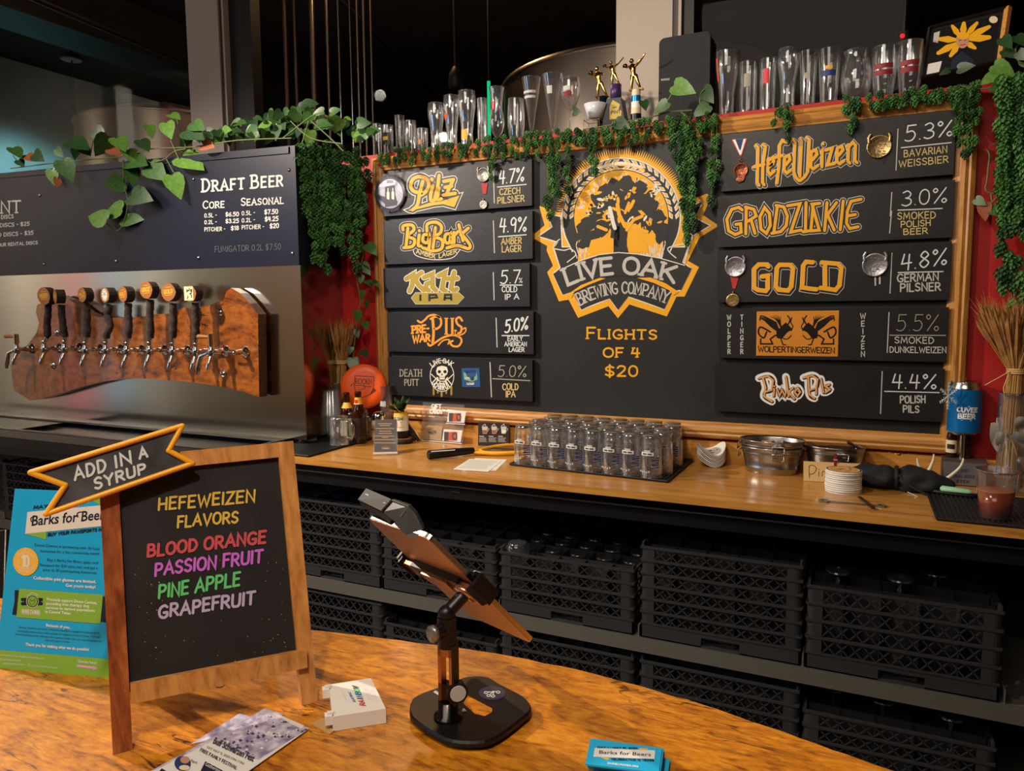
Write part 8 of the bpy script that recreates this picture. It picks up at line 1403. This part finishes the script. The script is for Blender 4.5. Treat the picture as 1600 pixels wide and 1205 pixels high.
tA, tB, tC = CAM+ray(579, 807)*1.044, CAM+ray(676.5, 838.6)*.914, CAM+ray(829, 1001)*1.034; AB = tB-tA; AD = tC-tB; AD = AD-AB.normalized()*AD.dot(AB.normalized()); ctr = (tA+tC)/2
eu, ev = AB.normalized(), AD.normalized(); en = eu.cross(ev).normalized(); en = en if en.dot(CAM-ctr) > 0 else -en; M = Matrix(((eu.x, ev.x, en.x, 0), (eu.y, ev.y, en.y, 0), (eu.z, ev.z, en.z, 0), (0, 0, 0, 1)))
TT = thing('tablet', 'rose gold tablet tilted in the stand, back towards the camera', 'tablet', ctr); b = B(); lu, lv = AB.length, AD.length
b.rbox(ctr, (lu, lv, .006), 'tablet_edge', .012, M, 5); b.rbox(ctr+en*.0033, (lu-.003, lv-.003, .0008), 'tablet_back', .011, M, 5); part('tablet_body', b, TT); b = B(); b.rbox(ctr-en*.0033, (lu-.004, lv-.004, .0008), 'black', .011, M, 5); part('screen', b, TT)
# holder claw across the middle-lower part
g = lambda u, v, w: ctr+eu*(u*lu)+ev*(v*lv)+en*w
hd = V((cb0.x, cb0.y, tt.z)); bk = min(((g(u/20, v/20, .014)-hd).length, u/20, v/20) for u in range(-10, 11) for v in range(-10, 11))[1:]
b = B(); pc = g(bk[0], bk[1], .014); b.tube([hd, pc], .009, 'black', 12); b.lathe([(.001, 0), (.016, 0), (.018, .004), (.016, .008), (.001, .008)], 'bronze_metal', 18, g(bk[0], bk[1], .012), M); part('ball_joint', b, TS)
b = B(); u0, u1 = -.56, .56; vm = bk[1]
def bar2(b, p, q2, w_, t_, m):
    e = (q2-p).normalized(); s = en.cross(e).normalized(); vs = [p-s*w_/2, q2-s*w_/2, q2+s*w_/2, p+s*w_/2]; b.add([v+en*t_/2 for v in vs]+[v-en*t_/2 for v in vs], [(0, 1, 2, 3), (7, 6, 5, 4), (0, 4, 5, 1), (1, 5, 6, 2), (2, 6, 7, 3), (3, 7, 4, 0)], m)
bar2(b, g(-.36, vm, .009), g(.36, vm, .009), .034, .009, 'black'); bar2(b, g(-.2, vm, .015), g(.2, vm, .015), .022, .004, 'bronze_metal'); part('holder_plate', b, TS)
for s in (-1, 1):
    b = B(); e0 = s*.53; bar2(b, g(s*.3, vm, .010), g(e0, vm, .010), .026, .006, 'bronze_metal'); bar2(b, g(e0-s*.0, vm, .012), g(e0+s*.045, vm, .006), .036, .010, 'black'); p0, p1 = g(e0+s*.035, vm, .012), g(e0+s*.035, vm, -.010); e = eu; vs = [p0-ev*.02, p0+ev*.02, p1+ev*.02, p1-ev*.02]; b.add([v+eu*s*.004 for v in vs]+[v-eu*s*.001 for v in vs], [(0, 1, 2, 3), (7, 6, 5, 4), (0, 4, 5, 1), (1, 5, 6, 2), (2, 6, 7, 3), (3, 7, 4, 0)], 'black'); bar2(b, g(e0+s*.04, vm, -.009), g(e0-s*.05, vm, -.009), .038, .004, 'chrome'); part('side_claw', b, TS)
# card reader at the top edge
CR = thing('card_reader', 'grey and black card reader clamped on top of the tablet', 'card reader', g(-.2, -.5, 0)); b = B()
def blk(b, P3, m): b.add(P3, [(0, 1, 2, 3), (7, 6, 5, 4), (0, 4, 5, 1), (1, 5, 6, 2), (2, 6, 7, 3), (3, 7, 4, 0)], m)
Zr = Zm(560, 740, 4.4633); kd = -.02; rp = lambda x, y, k: at_d(*Zr([(x, y)])[0], k)
top4 = [(5, 190), (165, 268), (240, 185), (65, 112)]; low4 = [(15, 225), (170, 300), (262, 330), (75, 290)]
T4 = [rp(5, 190, .075), rp(165, 268, .03), rp(238, 188, .03), rp(62, 112, .085)]; L4 = [rp(22, 228, .075), rp(215, 345, .02), rp(290, 265, .02), rp(90, 200, .085)]
mat('dark_reader', '#1c1917', .75); blk(b, T4+L4, 'dark_reader'); part('reader_body', b, CR)
b = B(); nt_ = (T4[1]-T4[0]).cross(T4[3]-T4[0]).normalized(); nt_ = nt_ if nt_.dot(CAM-T4[0]) > 0 else -nt_; blk(b, [p+nt_*.003 for p in T4]+[p+nt_*.0002 for p in T4], 'grey_plastic'); part('reader_cap', b, CR); b = B(); A5, C5 = T4[0].lerp(T4[3], .55), T4[1].lerp(T4[2], .55); blk(b, [A5.lerp(C5, .12)+nt_*.0034, A5.lerp(C5, .95)+nt_*.0034, A5.lerp(C5, .95)+nt_*.0034+(T4[3]-T4[0])*.08, A5.lerp(C5, .12)+nt_*.0034+(T4[3]-T4[0])*.08]+[A5, C5, C5, A5], 'black'); part('card_slot', b, CR)
b = B(); G4 = [rp(250, 350, .0), rp(352, 232, -.01), rp(400, 285, -.02), rp(450, 390, -.035), rp(395, 450, -.035), rp(330, 430, -.02)]; H4 = [p+FW*.02+en*0 for p in G4]; b.add(G4+H4, [tuple(range(6)), tuple(range(6, 12))[::-1]]+[(i, (i+1) % 6, (i+1) % 6+6, i+6) for i in range(6)], 'dark_reader'); part('clamp_shell', b, CR)
b = B(); U4 = [rp(165, 268, .03), rp(238, 188, .03), rp(355, 228, -.005), rp(265, 345, .0)]; b.add(U4+[p+FW*.015 for p in U4], [(0, 1, 2, 3), (7, 6, 5, 4), (0, 4, 5, 1), (1, 5, 6, 2), (2, 6, 7, 3), (3, 7, 4, 0)], 'black'); b.tube([rp(238, 188, .028), rp(352, 228, -.008), rp(300, 300, -.005)], .0016, 'grey_plastic', 6); part('swipe_bay', b, CR)
# ------------------------------------------------------------------ printed faces belong to the part they are on
SUB = {'lettering': ('sign_panel', 'navy_panel', 'ribbon_board', 'chalk_panel', 'back_panel', 'body'), 'price_lettering': ('sign_panel',), 'plastic_wrap': ('sign_panel',), 'painted_emblem': ('board_panel',), 'wheat_and_tree': ('board_panel',), 'emblem_lettering': ('board_panel',), 'flights_lettering': ('board_panel',),
       'screw': ('navy_panel',), 'disc_print': ('log_disc',), 'printed_marks': ('bowl',), 'print': ('bowl',), 'paper_label': ('bottle_body',), 'red_seal': ('bottle_body',), 'label_crest': ('bottle_body',), 'can_print': ('can', 'can_body'), 'engraving': ('plate',), 'knob_face': ('joint_knob',), 'sticker': ('base',), 'paper_tag': ('base',), 'base_slot': ('base',),
       'printing': ('card', 'sheet', 'board', 'box_body'), 'handwriting': ('card',), 'chalk_specks': ('chalk_panel',), 'printed_crest': ('disc_body',), 'badge_print': ('badge_disc',), 'relief': ('medal_disc',), 'jar_label': ('jar',), 'handle_print': ('handle',), 'painted_print': ('column',), 'picture_print': ('backing',), 'card_slot': ('reader_cap',), 'hook': ('bottom_rail',), 'switch_plate': ('apron',)}
base = lambda o: o.name.split('.')[0]
for o in list(COL.objects):
    if o.parent is not None and o.parent.type == 'EMPTY' and base(o) in SUB:
        for sib in o.parent.children:
            if sib is not o and sib.type == 'MESH' and base(sib) in SUB[base(o)]: o.parent = sib; break
